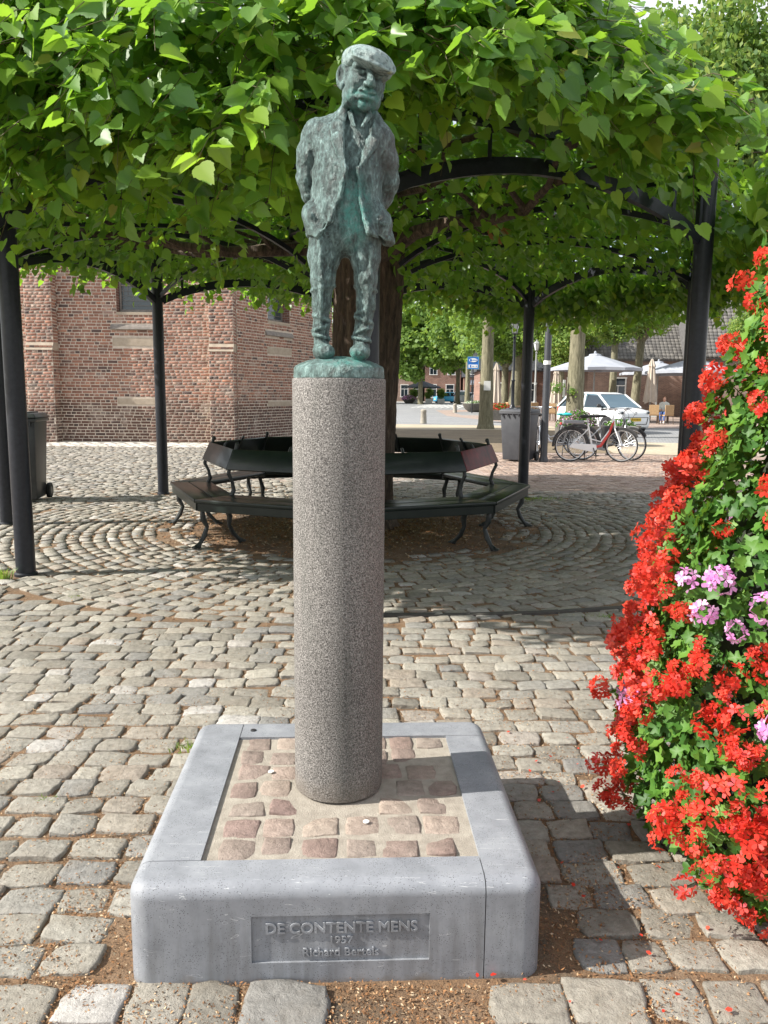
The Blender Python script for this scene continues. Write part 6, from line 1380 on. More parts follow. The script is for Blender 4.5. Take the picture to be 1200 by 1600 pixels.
# ------------------------------------------------------------------ cars
def car(name, label, loc, rz, paint, L=3.54, Wd=1.64, H=1.48, kind='hatch', group=None):
    t = thing(name, label, 'van' if kind == 'van' else 'car', loc, rz, group)
    X = lambda f: -L/2+L*f          # front of the car at -L/2
    hood = 0.60*H if kind != 'van' else 0.58*H
    prof = [(0.00, 0.26, 0.44*H, 0.40), (0.012, 0.22, 0.50*H, 0.445), (0.05, 0.20, 0.575*H, 0.475), (0.12, 0.19, 0.61*H, 0.492), (0.22, 0.19, 0.645*H, 0.50), (0.5, 0.19, 0.64*H, 0.50), (0.8, 0.19, 0.66*H, 0.50), (0.93, 0.20, 0.67*H, 0.485), (0.985, 0.24, 0.64*H, 0.46), (1.0, 0.30, 0.55*H, 0.43)]
    vs = []; n = 0
    for f, zl, zt, w in prof:
        W_ = w*Wd; ring = [(-W_*0.90, zl), (-W_, zl+0.10), (-W_*1.0, (zl+zt)/2), (-W_*0.965, zt-0.05), (-W_*0.86, zt), (-W_*0.4, zt+0.025), (0, zt+0.032), (W_*0.4, zt+0.025), (W_*0.86, zt), (W_*0.965, zt-0.05), (W_*1.0, (zl+zt)/2), (W_, zl+0.10), (W_*0.90, zl)]
        vs += [(X(f), y, z) for y, z in ring]; n = len(ring)
    fs = [(i*n+k, i*n+(k+1) % n, (i+1)*n+(k+1) % n, (i+1)*n+k) for i in range(len(prof)-1) for k in range(n)]+[tuple(range(n)), tuple((len(prof)-1)*n+k for k in range(n-1, -1, -1))]
    m = MB(); m.add(vs, fs); m.build('body', M[paint], t, smooth=True, auto=50)
    zb = 0.645*H
    if kind == 'van': cab = [(0.17, zb), (0.30, H-0.04), (0.42, H), (0.97, H), (0.995, zb)]
    elif kind == 'sedan': cab = [(0.24, zb), (0.40, H-0.03), (0.52, H), (0.72, H-0.05), (0.90, zb)]
    else: cab = [(0.155, zb-0.01), (0.25, zb+0.20), (0.36, H-0.06), (0.45, H-0.01), (0.60, H), (0.80, H-0.05), (0.90, H-0.16), (0.97, zb)]
    wb, wt = 0.475*Wd, 0.385*Wd
    def yw(z): return wb+(wt-wb)*(z-zb)/(H-zb)
    # glasshouse
    m = MB(); pl = [(X(f), z) for f, z in cab]; vs = [(x, -yw(z)+0.01, z) for x, z in pl]+[(x, yw(z)-0.01, z) for x, z in pl]; k = len(pl)
    m.add(vs, [tuple(range(k)), tuple(range(2*k-1, k-1, -1))]+[(i, i+k, (i+1) % k+k, (i+1) % k) for i in range(k)]); gh = m.build('window', M['windscreen'] if kind != 'van' else M[paint], t)
    # roof skin
    rf = pl[2:-1] if kind == 'hatch' else pl[1:-1]; m = MB(); vs = []
    for x, z in rf:
        for q in (-1, -0.8, 0, 0.8, 1): vs.append((x, q*yw(z)*1.005, z+0.012+(0.016 if abs(q) < 0.9 else -0.012)))
    e = rf[0]; fs = [(i*5+j, i*5+j+1, (i+1)*5+j+1, (i+1)*5+j) for i in range(len(rf)-1) for j in range(4)]; m.add(vs, fs); ro = m.build('roof', M[paint], t, smooth=True, auto=60)
    md = ro.modifiers.new('thick', 'SOLIDIFY'); md.thickness = 0.03
    # pillars
    for s_ in (-1, 1):
        m = MB(); a, b_ = (pl[0], pl[2]) if kind == 'hatch' else (pl[0], pl[1]); m.bar((a[0], s_*yw(a[1]), a[1]-0.01), (b_[0], s_*yw(b_[1]), b_[1]), 0.055, 0.05); m.build('pillar', M[paint], t); m = MB(); a, b_ = (pl[-1], pl[-3]) if kind == 'hatch' else (pl[-1], pl[-2]); m.bar((a[0]-0.04, s_*yw(a[1]), a[1]), (b_[0], s_*yw(b_[1]), b_[1]), 0.16, 0.05)
        m.build('pillar', M[paint], t); m = MB()
        xm = X(0.55); m.bar((xm, s_*yw(zb), zb), (xm+0.03, s_*yw(H-0.03), H-0.03), 0.07, 0.03); m.build('pillar', M[paint], t)
        if kind != 'van' or True:
            x0, x1 = X(0.24), X(0.53); sg = [(pl[0][0]+0.13, zb+0.015), ((pl[2] if kind == 'hatch' else pl[1])[0]+0.06, H-0.10), (X(0.525), H-0.075), (X(0.53), zb+0.015)]
            m = MB(); m.add([(x, s_*(yw(z)+0.006), z) for x, z in sg]+[(x, s_*(yw(z)-0.012), z) for x, z in sg], [(0, 1, 2, 3), (7, 6, 5, 4), (0, 4, 5, 1), (1, 5, 6, 2), (2, 6, 7, 3), (3, 7, 4, 0)]); m.build('side_window', M['glass'], t)
            if kind != 'van':
                sg = [(X(0.57), zb+0.015), (X(0.57), H-0.075), ((pl[-3] if kind == 'hatch' else pl[-2])[0]-0.06, H-0.11), (pl[-1][0]-0.28, zb+0.02)]
                m = MB(); m.add([(x, s_*(yw(z)+0.006), z) for x, z in sg]+[(x, s_*(yw(z)-0.012), z) for x, z in sg], [(0, 1, 2, 3), (7, 6, 5, 4), (0, 4, 5, 1), (1, 5, 6, 2), (2, 6, 7, 3), (3, 7, 4, 0)]); m.build('side_window', M['glass'], t)
        m = MB(); m.sphere((X(0.27), s_*(yw(zb)+0.13), zb+0.05), (0.06, 0.10, 0.075), 12, 8); m.bar((X(0.27), s_*yw(zb), zb+0.01), (X(0.27), s_*(yw(zb)+0.1), zb+0.03), 0.04, 0.03); m.build('mirror', M['rubber_grey'] if kind == 'hatch' else M[paint], t, smooth=True)
        # head and tail lights
        m = MB(); m.sphere((X(0.035), s_*0.385*Wd, 0.52*H), (0.10, 0.135, 0.085), 14, 8); hl = m.build('headlight', M['lamp_lens'], t, smooth=True)
        m = MB(); m.sphere((X(0.005), s_*0.385*Wd, 0.52*H), (0.05, 0.06, 0.05), 10, 6); m.build('bulb', M['glass'], hl, smooth=True)
        m = MB(); m.box((X(0.975), s_*0.40*Wd, 0.56*H), (0.12, 0.18, 0.30)); m.build('tail_light', M['tail_light'], t, bevel=0.03)
        for f in (0.175, 0.835):
            rw = 0.285 if H < 1.6 else 0.33
            m = MB(); m.lathe([(rw+0.055, -0.01), (rw+0.055, 0.02)], (X(f), s_*(0.5*Wd-0.004), rw+0.01), 28, 'y'); m.build('wheel_arch', M['dark'], t)
            m = MB(); m.lathe([(rw*0.62, -0.10), (rw*0.94, -0.10), (rw, -0.075), (rw, 0.075), (rw*0.94, 0.10), (rw*0.62, 0.10)], (X(f), s_*(0.5*Wd-0.065), rw), 28, 'y'); w = m.build('wheel', M['rubber'], t, smooth=True)
            m = MB(); m.lathe([(rw*0.64, -0.06), (rw*0.64, 0.105), (rw*0.58, 0.108), (rw*0.5, 0.085), (rw*0.16, 0.10), (0.01, 0.10)] if s_ > 0 else [(0.01, -0.10), (rw*0.16, -0.10), (rw*0.5, -0.085), (rw*0.58, -0.108), (rw*0.64, -0.105), (rw*0.64, 0.06)], (X(f), s_*(0.5*Wd-0.065), rw), 20, 'y'); m.build('rim', M['rim'], w, smooth=True)
    m = MB(); xw = X(-0.001); m.box((X(0.001)-0.004, 0, 0.405*H), (0.03, Wd*0.74, 0.016)); m.box((X(0.001)-0.004, 0, 0.235*H), (0.03, Wd*0.66, 0.022)); m.bar((X(0.001)-0.004, -Wd*0.37, 0.405*H), (X(0.001)-0.004, -Wd*0.33, 0.235*H), 0.03, 0.02); m.bar((X(0.001)-0.004, Wd*0.37, 0.405*H), (X(0.001)-0.004, Wd*0.33, 0.235*H), 0.03, 0.02); m.box((X(0.006)-0.01, 0, 0.14*H), (0.06, Wd*0.6, 0.05)); m.build('bumper_trim', M['rubber_grey'], t)
    m = MB(); m.box((X(0.0)-0.014, 0, 0.35*H), (0.012, 0.50, 0.115)); pl_ = m.build('number_plate', M['plate'], t)
    m = MB()
    for k, w in enumerate((0.05, 0.03, 0.05, 0.04, 0.05, 0.03, 0.05)): m.box((X(0.0)-0.022, -0.19+k*0.063, 0.35*H), (0.004, w*0.7, 0.06))
    if paint == 'white_car' and kind == 'hatch' and L < 3.6: m.build('plate_marks', M['dark'], pl_)
    m = MB(); m.lathe([(0.058, -0.008), (0.058, 0.008)], (0, 0, 0), 16, 'x'); m.v = [(x+X(0.002)-0.01, y, z+0.505*H) for x, y, z in m.v]; m.build('badge', M['chrome'], t)
    for f in ((0.235, 0.56)): pass
    m = MB()
    for s_ in (-1, 1):
        for f in (0.245, 0.56): m.box((X(f), s_*(0.5*Wd+0.000), 0.41*H), (0.008, 0.008, 0.42*H))
        m.box((X(0.50), s_*(0.5*Wd+0.004), 0.50*H), (0.12, 0.02, 0.02))
    m.build('door_seams', M['rubber_grey'], t)
    m = MB(); m.box((X(0.19)+0.03, 0, zb+0.005), (0.10, Wd*0.80, 0.03)); m.build('wiper_tray', M['rubber_grey'], t); return t
def rzf(fx, fy): return math.atan2(-fy, -fx)   # car front (-x) faces (fx, fy)
car('parked_car', 'small white hatchback with yellow number plate behind the bicycles', (8.30, 30.6, 0), rzf(0.46, -0.89), 'white_car')
car('parked_car', 'sky blue small car seen far across the square beside the dark parasol', (8.9, 116, 0), rzf(-0.93, -0.35), 'blue_car', 3.7, 1.7, 1.5, group='cars parked across the square')
car('parked_car', 'white car parked just right of the sky blue car across the square', (10.9, 112, 0), rzf(0.35, 0.94), 'white_car', 3.9, 1.75, 1.75, group='cars parked across the square')
car('parked_car', 'silver grey car between the white car and the white van', (11.9, 106, 0), rzf(0.4, 0.92), 'grey_car', 4.2, 1.75, 1.5, group='cars parked across the square')
car('parked_car', 'dark car almost hidden beside the white van', (12.8, 105, 0), rzf(0.4, 0.92), 'dark_car', 4.2, 1.75, 1.5, group='cars parked across the square')
vt = car('delivery_van', 'white delivery van with faded pictures on its side behind the boat shaped planter', (13.2, 100, 0), rzf(-0.98, -0.18), 'white_car', 4.9, 1.9, 2.1, 'van', group='cars parked across the square')
m = MB()
for k in range(5): m.sphere((0.2+k*0.35, -0.955, 1.1+0.1*(k % 2)), (0.16, 0.012, 0.22), 8, 6)
m.build('side_picture', M['beige_canvas'], vt)

# ------------------------------------------------------------------ parasols and terrace
def parasol(name, label, loc, w, h, hedge, mat, rz=0, group='open terrace parasols', posts='grey_post'):
    t = thing(name, label, 'parasol', loc, rz, group); m = MB(); m.lathe([(0.05, 0), (0.04, h)], (0, 0, 0), 10); m.lathe([(0.4, 0), (0.4, 0.08)], (0, 0, 0), 4); m.build('pole', M[posts], t)
    m = MB(); N = 8; R_ = w/2*1.12; rim = [(R_*cos(2*pi*(k+0.5)/N), R_*sin(2*pi*(k+0.5)/N), hedge) for k in range(N)]; lo = [(x, y, z-0.20) for x, y, z in rim]; un = [(x*0.99, y*0.99, z-0.01) for x, y, z in rim]
    mid = []
    for k in range(N): a, b_ = rim[k], rim[(k+1) % N]; mid.append(((a[0]+b_[0])/2*0.97, (a[1]+b_[1])/2*0.97, hedge+0.03))
    vs = [(0, 0, h)]+rim+mid; fs = []
    for k in range(N): fs += [(0, 1+k, 1+N+k), (0, 1+N+k, 1+(k+1) % N)]
    m.add(vs, fs)
    c = m.build('canopy', M[mat], t); md = c.modifiers.new('thick', 'SOLIDIFY'); md.thickness = 0.02
    m = MB()
    for k in range(N): a, b_ = mid[k], rim[k]; m.add([rim[k], mid[k], (mid[k][0], mid[k][1], hedge-0.12), (rim[k][0], rim[k][1], hedge-0.14)], [(0, 1, 2, 3)]); m.add([mid[k], rim[(k+1) % N], (rim[(k+1) % N][0], rim[(k+1) % N][1], hedge-0.14), (mid[k][0], mid[k][1], hedge-0.12)], [(0, 1, 2, 3)])
    m.build('valance', M[mat], c)
    for k in range(N): m = MB(); m.tube([(rim[k][0]*0.97, rim[k][1]*0.97, hedge-0.015), (0, 0, h-0.05)], 0.012, 4); m.build('rib', M[posts], t)
    m = MB(); m.sphere((0, 0, h+0.05), (0.07, 0.07, 0.10), 10, 6); m.lathe([(0.35, h-0.10), (0.30, h-0.02), (0.06, h+0.02)], (0, 0, 0), 8); m.build('cap', M[mat], t); return t
parasol('parasol', 'large open pale grey parasol behind the bicycles and white car', (10.9, 42.0, 0), 4.3, 3.50, 2.75, 'canvas')
parasol('parasol', 'open pale grey parasol farther back, right of the two thin trunks', (17.6, 52.0, 0), 4.3, 3.55, 2.8, 'canvas')
parasol('parasol', 'open pale grey parasol partly behind the right hand post', (16.8, 44.0, 0), 4.5, 3.45, 2.7, 'canvas')
parasol('parasol', 'dark slate parasol over the planters at the far left of the square', (5.2, 112, 0), 4.8, 3.1, 2.2, 'dark_canvas', group='dark parasols across the square')
def closed_parasol(label, loc, z0, z1):
    t = thing('closed_parasol', label, 'parasol', loc, 0, 'closed beige parasols'); m = MB(); m.lathe([(0.04, 0), (0.035, z1)], (0, 0, 0), 10); m.build('pole', M['grey_post'], t)
    n = 16; vs = []; prof = [(0.36, z0), (0.33, z0+0.3), (0.24, (z0+z1)/2), (0.16, z1-0.45), (0.20, z1-0.40), (0.06, z1-0.05), (0.02, z1)]
    m = MB()
    for r_, z in prof:
        for k in range(n): a = 2*pi*k/n; q = r_*(1.0 if k % 2 else 0.62); vs.append((q*cos(a), q*sin(a), z-(0.10 if (k % 4 == 1 and z == z0) else 0)))
    m.add(vs, [(i*n+k, i*n+(k+1) % n, (i+1)*n+(k+1) % n, (i+1)*n+k) for i in range(len(prof)-1) for k in range(n)]+[tuple(range(n-1, -1, -1))]); m.build('canopy', M['beige_canvas'], t); return t
closed_parasol('closed beige parasol on the terrace right of the white car', (13.55, 41.0, 0), 1.05, 3.25)
closed_parasol('closed beige parasol just right of the near mossy trunk', (6.35, 46.0, 0), 0.9, 3.15)
closed_parasol('closed beige parasol behind the tree at the bicycles', (10.0, 47.0, 0), 0.9, 3.0)
def chair(loc, rz, label):
    t = thing('terrace_chair', label, 'chair', loc, rz, 'terrace chairs'); m = MB(); m.box((0, 0, 0.44), (0.48, 0.46, 0.05)); m.build('seat', M['wood'], t); m = MB(); m.box((0, 0.23, 0.70), (0.46, 0.04, 0.48)); m.build('backrest', M['wood'], t, bevel=0.01)
    for sx in (-1, 1):
        for sy in (-1, 1): m = MB(); m.tube([(sx*0.21, sy*0.20, 0.44), (sx*0.23, sy*0.24, 0)], 0.018, 6); m.build('leg', M['dark_wood'], t)
        m = MB(); m.tube([(sx*0.24, -0.2, 0.44), (sx*0.25, -0.2, 0.66), (sx*0.24, 0.23, 0.68)], 0.016, 6); m.build('armrest', M['dark_wood'], t)
    return t
def table(loc, rz, label, w=0.8):
    t = thing('terrace_table', label, 'table', loc, rz, 'terrace tables'); m = MB(); m.box((0, 0, 0.74), (w, 0.75, 0.04)); m.build('tabletop', M['dark_wood'], t)
    for sx in (-1, 1):
        for sy in (-1, 1): m = MB(); m.box((sx*w*0.42, sy*0.30, 0.36), (0.05, 0.05, 0.72)); m.build('leg', M['dark_wood'], t)
    return t
ct = chair((13.15, 39.2, 0), rad(170), 'rattan terrace chair in front of the closed parasol, right of the white car')
LBL = ['rattan terrace chair with its back to the square, beside the seated person', 'rattan chair behind the white car near the closed parasol', 'rattan chair at the table behind the white car', 'rattan chair left of the near table beyond the tall pole', 'rattan chair between the lantern and the tall pole', 'rattan chair farthest left on the terrace', 'rattan chair beside the terrace table left of the tree', 'rattan chair at the back of the terrace under the parasol', 'rattan chair behind the flower box and bicycles']
for k, (x_, y_, a_) in enumerate([(13.75, 39.0, 190), (12.6, 41.6, 20), (13.0, 43.0, 150), (8.9, 43.0, 60), (8.2, 44.5, 200), (7.0, 44.5, 100), (9.3, 41.6, -30), (11.8, 44.5, 180), (8.5, 41.0, 170)]):
    c = copy_tree(ct); c.location = (x_, y_, 0); c.rotation_euler = (0, 0, rad(a_)); c['label'] = LBL[k]
tt_ = table((12.9, 40.6, 0), 0.2, 'dark terrace table beside the closed parasol right of the white car')
for k, (x_, y_, a_, lb) in enumerate([(12.2, 43.5, 0.1, 'dark terrace table behind the white car under the open parasol'), (8.6, 42.4, 0.3, 'dark terrace table beyond the tall pole'), (7.5, 43.4, -0.2, 'dark terrace table right of the black lantern'), (14.6, 42.6, 0.4, 'dark terrace table behind the seated person')]):
    c = copy_tree(tt_); c.location = (x_, y_, 0); c.rotation_euler = (0, 0, a_); c['label'] = lb

# seated person
per = thing('person', 'person with brown hair, pale top and blue jeans sitting on the terrace', 'person', (14.15, 40.6, 0), rad(-25))
def person_sdf(P):
    d = s_cap(P, (0, 0.05, 0.52), (0, 0.02, 0.80), 0.145, 0.13, 0.8); d = smin(d, s_cap(P, (-0.13, 0.02, 0.98), (0.13, 0.02, 0.98), 0.065, 0.065), 0.06); d = smin(d, s_cap(P, (0, 0.02, 0.78), (0, 0.02, 0.98), 0.13, 0.12, 0.75), 0.05)
    d = smin(d, s_cap(P, (0, 0.02, 1.0), (0, -0.01, 1.10), 0.05, 0.05), 0.03); d = smin(d, s_ell(P, (0, -0.02, 1.19), (0.075, 0.095, 0.115)), 0.02); d = smin(d, s_cap(P, (0, -0.11, 1.20), (0, -0.13, 1.17), 0.01, 0.015), 0.01)
    for s_ in (-1, 1):
        d = smin(d, s_chain(P, [((s_*0.18, 0.02, 0.97), 0.052), ((s_*0.24, -0.02, 0.72), 0.042), ((s_*0.12, -0.24, 0.68), 0.033), ((s_*0.08, -0.30, 0.69), 0.03)], 0.02), 0.03)
        d = smin(d, s_chain(P, [((s_*0.09, 0.02, 0.50), 0.085), ((s_*0.10, -0.42, 0.50), 0.065), ((s_*0.08, -0.50, 0.10), 0.042), ((s_*0.08, -0.60, 0.05), 0.04)], 0.03), 0.04)
    return d
obj('body', sdf_mesh('body', person_sdf, (-0.36, -0.72, -0.02), (0.36, 0.26, 1.36), 0.02), M['skin'], per)
def shirt_sdf(P):
    d = s_cap(P, (0, 0.05, 0.54), (0, 0.02, 0.80), 0.16, 0.145, 0.8); d = smin(d, s_cap(P, (-0.13, 0.02, 0.98), (0.13, 0.02, 0.98), 0.08, 0.08), 0.06); d = smin(d, s_cap(P, (0, 0.02, 0.78), (0, 0.02, 0.98), 0.145, 0.135, 0.75), 0.05)
    for s_ in (-1, 1): d = smin(d, s_chain(P, [((s_*0.18, 0.02, 0.97), 0.068), ((s_*0.24, -0.02, 0.72), 0.056), ((s_*0.15, -0.18, 0.69), 0.045)], 0.02), 0.03)
    return d
obj('top', sdf_mesh('top', shirt_sdf, (-0.38, -0.40, 0.30), (0.38, 0.30, 1.14), 0.02), M['shirt'], per)
def jean_sdf(P):
    d = s_ell(P, (0, 0.05, 0.50), (0.17, 0.14, 0.11))
    for s_ in (-1, 1): d = smin(d, s_chain(P, [((s_*0.09, 0.02, 0.50), 0.10), ((s_*0.10, -0.42, 0.50), 0.078), ((s_*0.08, -0.49, 0.16), 0.058)], 0.03), 0.04)
    return d
obj('jeans', sdf_mesh('jeans', jean_sdf, (-0.30, -0.62, 0.06), (0.30, 0.28, 0.70), 0.02), M['jeans'], per)
m = MB(); m.sphere((0, 0.015, 1.22), (0.092, 0.105, 0.115), 14, 10); m.sphere((0, 0.05, 1.10), (0.085, 0.06, 0.10), 12, 8); m.build('hair', M['hair'], per, smooth=True)
for s_ in (-1, 1): m = MB(); m.sphere((s_*0.08, -0.58, 0.05), (0.045, 0.11, 0.05), 10, 6); m.build('shoe', M['paper'], per, smooth=True)
c = copy_tree(ct); c.location = (14.12, 40.62, 0); c.rotation_euler = (0, 0, rad(-25)); c['label'] = 'rattan chair the person is sitting on'

# ------------------------------------------------------------------ houses
def house(name, label, loc, rz, W_, Hw, D0, wall, roof, rh, wins=(), door=None, ridge='x', chim=True, shop=None, group=None):
    t = thing(name, label, 'house', loc, rz, group); m = MB(); m.box((0, D0/2, Hw/2), (W_, D0, Hw))
    if ridge == 'y': m.add([(-W_/2, 0, Hw), (W_/2, 0, Hw), (0, 0, Hw+rh), (-W_/2, D0, Hw), (W_/2, D0, Hw), (0, D0, Hw+rh)], [(0, 1, 2), (5, 4, 3)])
    m.build('wall', M[wall], t); e = 0.3
    m = MB()
    if ridge == 'x': pts = [(-W_/2-e, -e, Hw-0.15), (W_/2+e, -e, Hw-0.15), (W_/2+e, D0/2, Hw+rh), (-W_/2-e, D0/2, Hw+rh), (-W_/2-e, D0+e, Hw-0.15), (W_/2+e, D0+e, Hw-0.15)]; m.add(pts, [(0, 1, 2, 3), (3, 2, 5, 4), (0, 3, 4), (1, 5, 2)]); q = (pts[0], pts[1], pts[2], pts[3])
    else: pts = [(-W_/2-e, -e, Hw-0.2), (0, -e, Hw+rh), (0, D0+e, Hw+rh), (-W_/2-e, D0+e, Hw-0.2), (W_/2+e, -e, Hw-0.2), (W_/2+e, D0+e, Hw-0.2)]; m.add(pts, [(0, 1, 2, 3), (1, 4, 5, 2)]); q = None
    ro = m.build('roof', M[roof], t); md = ro.modifiers.new('thick', 'SOLIDIFY'); md.thickness = 0.12
    if q is not None and roof == 'roof':
        a, b_, c_, d_ = (np.array(p) for p in q); L1 = np.linalg.norm(b_-a); L2 = np.linalg.norm(d_-a); nu, nv = int(L1/0.26), int(L2/0.32); r2 = np.random.default_rng(int(W_*100))
        ux, uy = (b_-a)/L1, (d_-a)/L2; nn = np.cross(ux, uy); I, J = np.meshgrid(np.arange(nu), np.arange(nv)); I = I.ravel(); J = J.ravel(); c0 = a+ux*((I+0.5)*0.26)[:, None]+uy*((J+0.5)*0.32)[:, None]+nn*0.07
        tv = np.array([(-.125, -.17, .035), (0, -.175, .06), (.125, -.165, .01), (.125, .15, -.01), (0, .15, .03), (-.125, .15, .0), (-.125, -.17, -.02), (0, -.175, -.02), (.125, -.165, -.02)]); tf = [(0, 1, 4, 5), (1, 2, 3, 4), (6, 7, 1, 0), (7, 8, 2, 1)]
        Mx = np.repeat(np.stack([ux, uy, nn], 1)[None], len(c0), 0); V, F, T = batch(tv, tf, c0, Mx, r2.random(len(c0))); obj('roof_tiles', np_mesh('roof_tiles', V, F, T), M['roof_tile_var'], ro, 'stuff')
    if chim: m = MB(); m.box((W_*0.3, D0/2, Hw+rh+0.2), (0.6, 0.6, 1.2)); m.build('chimney', M[wall], ro)
    for (x, z, w, h) in wins:
        m = MB(); m.box((x, -0.02, z), (w, 0.08, h)); wi = m.build('window', M['glass'], t)
        m = MB()
        for a_ in (((x, -0.05, z+h/2), (w+0.16, 0.10, 0.10)), ((x, -0.05, z-h/2), (w+0.2, 0.12, 0.10)), ((x-w/2, -0.05, z), (0.09, 0.10, h-0.1)), ((x+w/2, -0.05, z), (0.09, 0.10, h-0.1)), ((x, -0.065, z+h*0.15), (w-0.09, 0.05, 0.06)), ((x, -0.065, z-h*0.18), (0.05, 0.05, h*0.62))): m.box(*a_)
        m.build('frame', M['white_paint'], wi)
    if door: x, w = door; m = MB(); m.box((x, -0.03, 1.1), (w, 0.08, 2.2)); dd = m.build('door', M['dark'], t); m = MB(); m.box((x, -0.05, 2.25), (w+0.2, 0.12, 0.1)); m.build('lintel', M['white_paint'], dd); m = MB(); m.sphere((x+w*0.35, -0.1, 1.05), 0.04, 8, 5); m.build('handle', M['chrome'], dd)
    if shop: x, w = shop; m = MB(); m.box((x, -0.04, 1.35), (w, 0.12, 2.3)); sh = m.build('shop_window', M['glass'], t); m = MB(); m.box((x, -0.5, 2.9), (w+0.4, 1.1, 0.14)); m.box((x, -0.08, 3.3), (w+0.3, 0.12, 0.5)); m.build('awning', M['canvas'], sh)
    return t
M['roof_tile_var'] = stone_mat('grey_clay_tile', [(0, (0.10, 0.095, 0.095)), (0.5, (0.15, 0.145, 0.14)), (1, (0.20, 0.19, 0.18))], bs=0.1, dirt=(0.1, 0.1, 0.09))
house('house', 'low brown brick house with long grey tiled roof behind the parasols', (19.2, 55.0, 0), rad(-6), 10.5, 3.9, 9, 'house_brown', 'roof', 4.0, [(-3.2, 1.8, 1.0, 1.5)], None)
house('house', 'nearer house whose grey tiled roof shows above the geranium tower', (25.2, 50.0, 0), rad(-10), 11.0, 3.9, 9.5, 'house_brown', 'roof', 5.0, [(0, 1.8, 1.0, 1.5)], None)
house('house', 'gabled brown brick house with pale roof edge between the thin trunks', (15.2, 57.0, 0), rad(-4), 6.0, 3.6, 8, 'house_brown', 'slate', 3.4, [(-1.8, 1.8, 0.9, 1.5), (0.6, 1.8, 0.9, 1.5), (0.2, 4.4, 0.8, 1.1)], (2.2, 1.0), 'y')
house('house', 'red brick house with white sash windows beyond the tall pole', (11.8, 64.0, 0), rad(-3), 8.5, 3.4, 8, 'house_brick', 'slate', 2.0, [(-2.6, 1.5, 0.8, 1.5), (-0.2, 1.5, 0.8, 1.5), (2.4, 1.5, 0.8, 1.5)], (-3.8, 0.9))
FH = [('dark brick shop with white awning across the square behind the van', 17.5, 133, 9, 4.2, 'house_brick', 'slate', 3.5, [(-3, 5.0, 1, 1.0)], (0, 6.5)), ('tall red brick house with white windows behind the sky blue car', 9.6, 134, 6, 6.4, 'house_brick', 'slate', 3.0, [(-1.7, 1.7, 1.3, 2.2), (1.2, 1.7, 1.3, 2.2), (-1.6, 5.2, 1.2, 1.6), (1.4, 5.2, 1.2, 1.6)], None), ('brown brick house with pale window frames behind the dark parasol', 2.8, 134, 7, 6.0, 'house_brown', 'roof', 3.0, [(-2.2, 1.7, 1.2, 2.0), (0.4, 1.7, 1.2, 2.0), (2.4, 1.7, 1.0, 2.0), (-2, 4.6, 1.1, 1.5), (1, 4.6, 1.1, 1.5)], None), ('plain brick house closing the square left of the trunk', -5.5, 135, 9, 6.0, 'house_brick', 'slate', 3.5, [(-2, 1.7, 1.2, 2.0), (2, 1.7, 1.2, 2.0)], None), ('long brick house right of the shop with the awning', 28, 131, 12, 5.2, 'house_brown', 'slate', 3.5, [(-4, 1.7, 1.3, 2), (-1, 1.7, 1.3, 2), (2, 1.7, 1.3, 2)], None)]
for lb, x, y, w, hw, wl_, rf, rh, wi, sh in FH: house('house', lb, (x, y, 0), 0, w, hw, 8, wl_, rf, rh, wi, None, 'x', True, sh, 'houses along the far side of the square')

# ------------------------------------------------------------------ trees round the square
def crown_mesh(seed, R_, Hh, n, size, nclump=46):
    r2 = np.random.default_rng(seed); u = r2.normal(0, 1, (nclump, 3)); u /= np.linalg.norm(u, axis=1, keepdims=True); cc = u*np.array([R_, R_, Hh/2])*r2.uniform(0.35, 0.95, (nclump, 1))
    cr = r2.uniform(0.22, 0.40, nclump)*R_; k = r2.integers(0, nclump, n); v = r2.normal(0, 1, (n, 3)); v /= np.linalg.norm(v, axis=1, keepdims=True); v[:, 2] *= 0.75
    p = cc[k]+v*(cr[k]*np.clip(r2.normal(0.9, 0.16, n), 0.2, 1.25))[:, None]
    nr = v*0.8+np.array([0, 0, 0.5])+r2.normal(0, 0.5, (n, 3)); tv = [(-.5, -.1, 0), (0, -.5, 0.05), (.5, -.05, 0.02), (0.05, .6, -0.08)]
    V, F, T = batch(tv, [(0, 1, 2, 3)], p, rotmats(nr, r2.uniform(0, 6.28, n), r2.uniform(size*0.7, size*1.3, n)), np.clip(r2.beta(2, 2, n)*0.8+(r2.random(nclump)*0.2)[k], 0, 0.99)); me = np_mesh('crown', V, F, T); me.materials.append(M['far_leaf']); return me
CM = {'near': [crown_mesh(1, 1.0, 1.9, 26000, 0.050, 60), crown_mesh(2, 1.0, 1.7, 26000, 0.050, 70)], 'far': [crown_mesh(3, 1.0, 1.8, 9000, 0.085), crown_mesh(4, 1.0, 2.0, 9000, 0.085)]}
TV, TF = trunk_mesh([(1.5, -0.1), (1.12, 0.25), (1.0, 0.9), (0.9, 3.0), (0.8, 6.0)], 36, 12, 0.06, (0, 0), 2.2, 0.12)
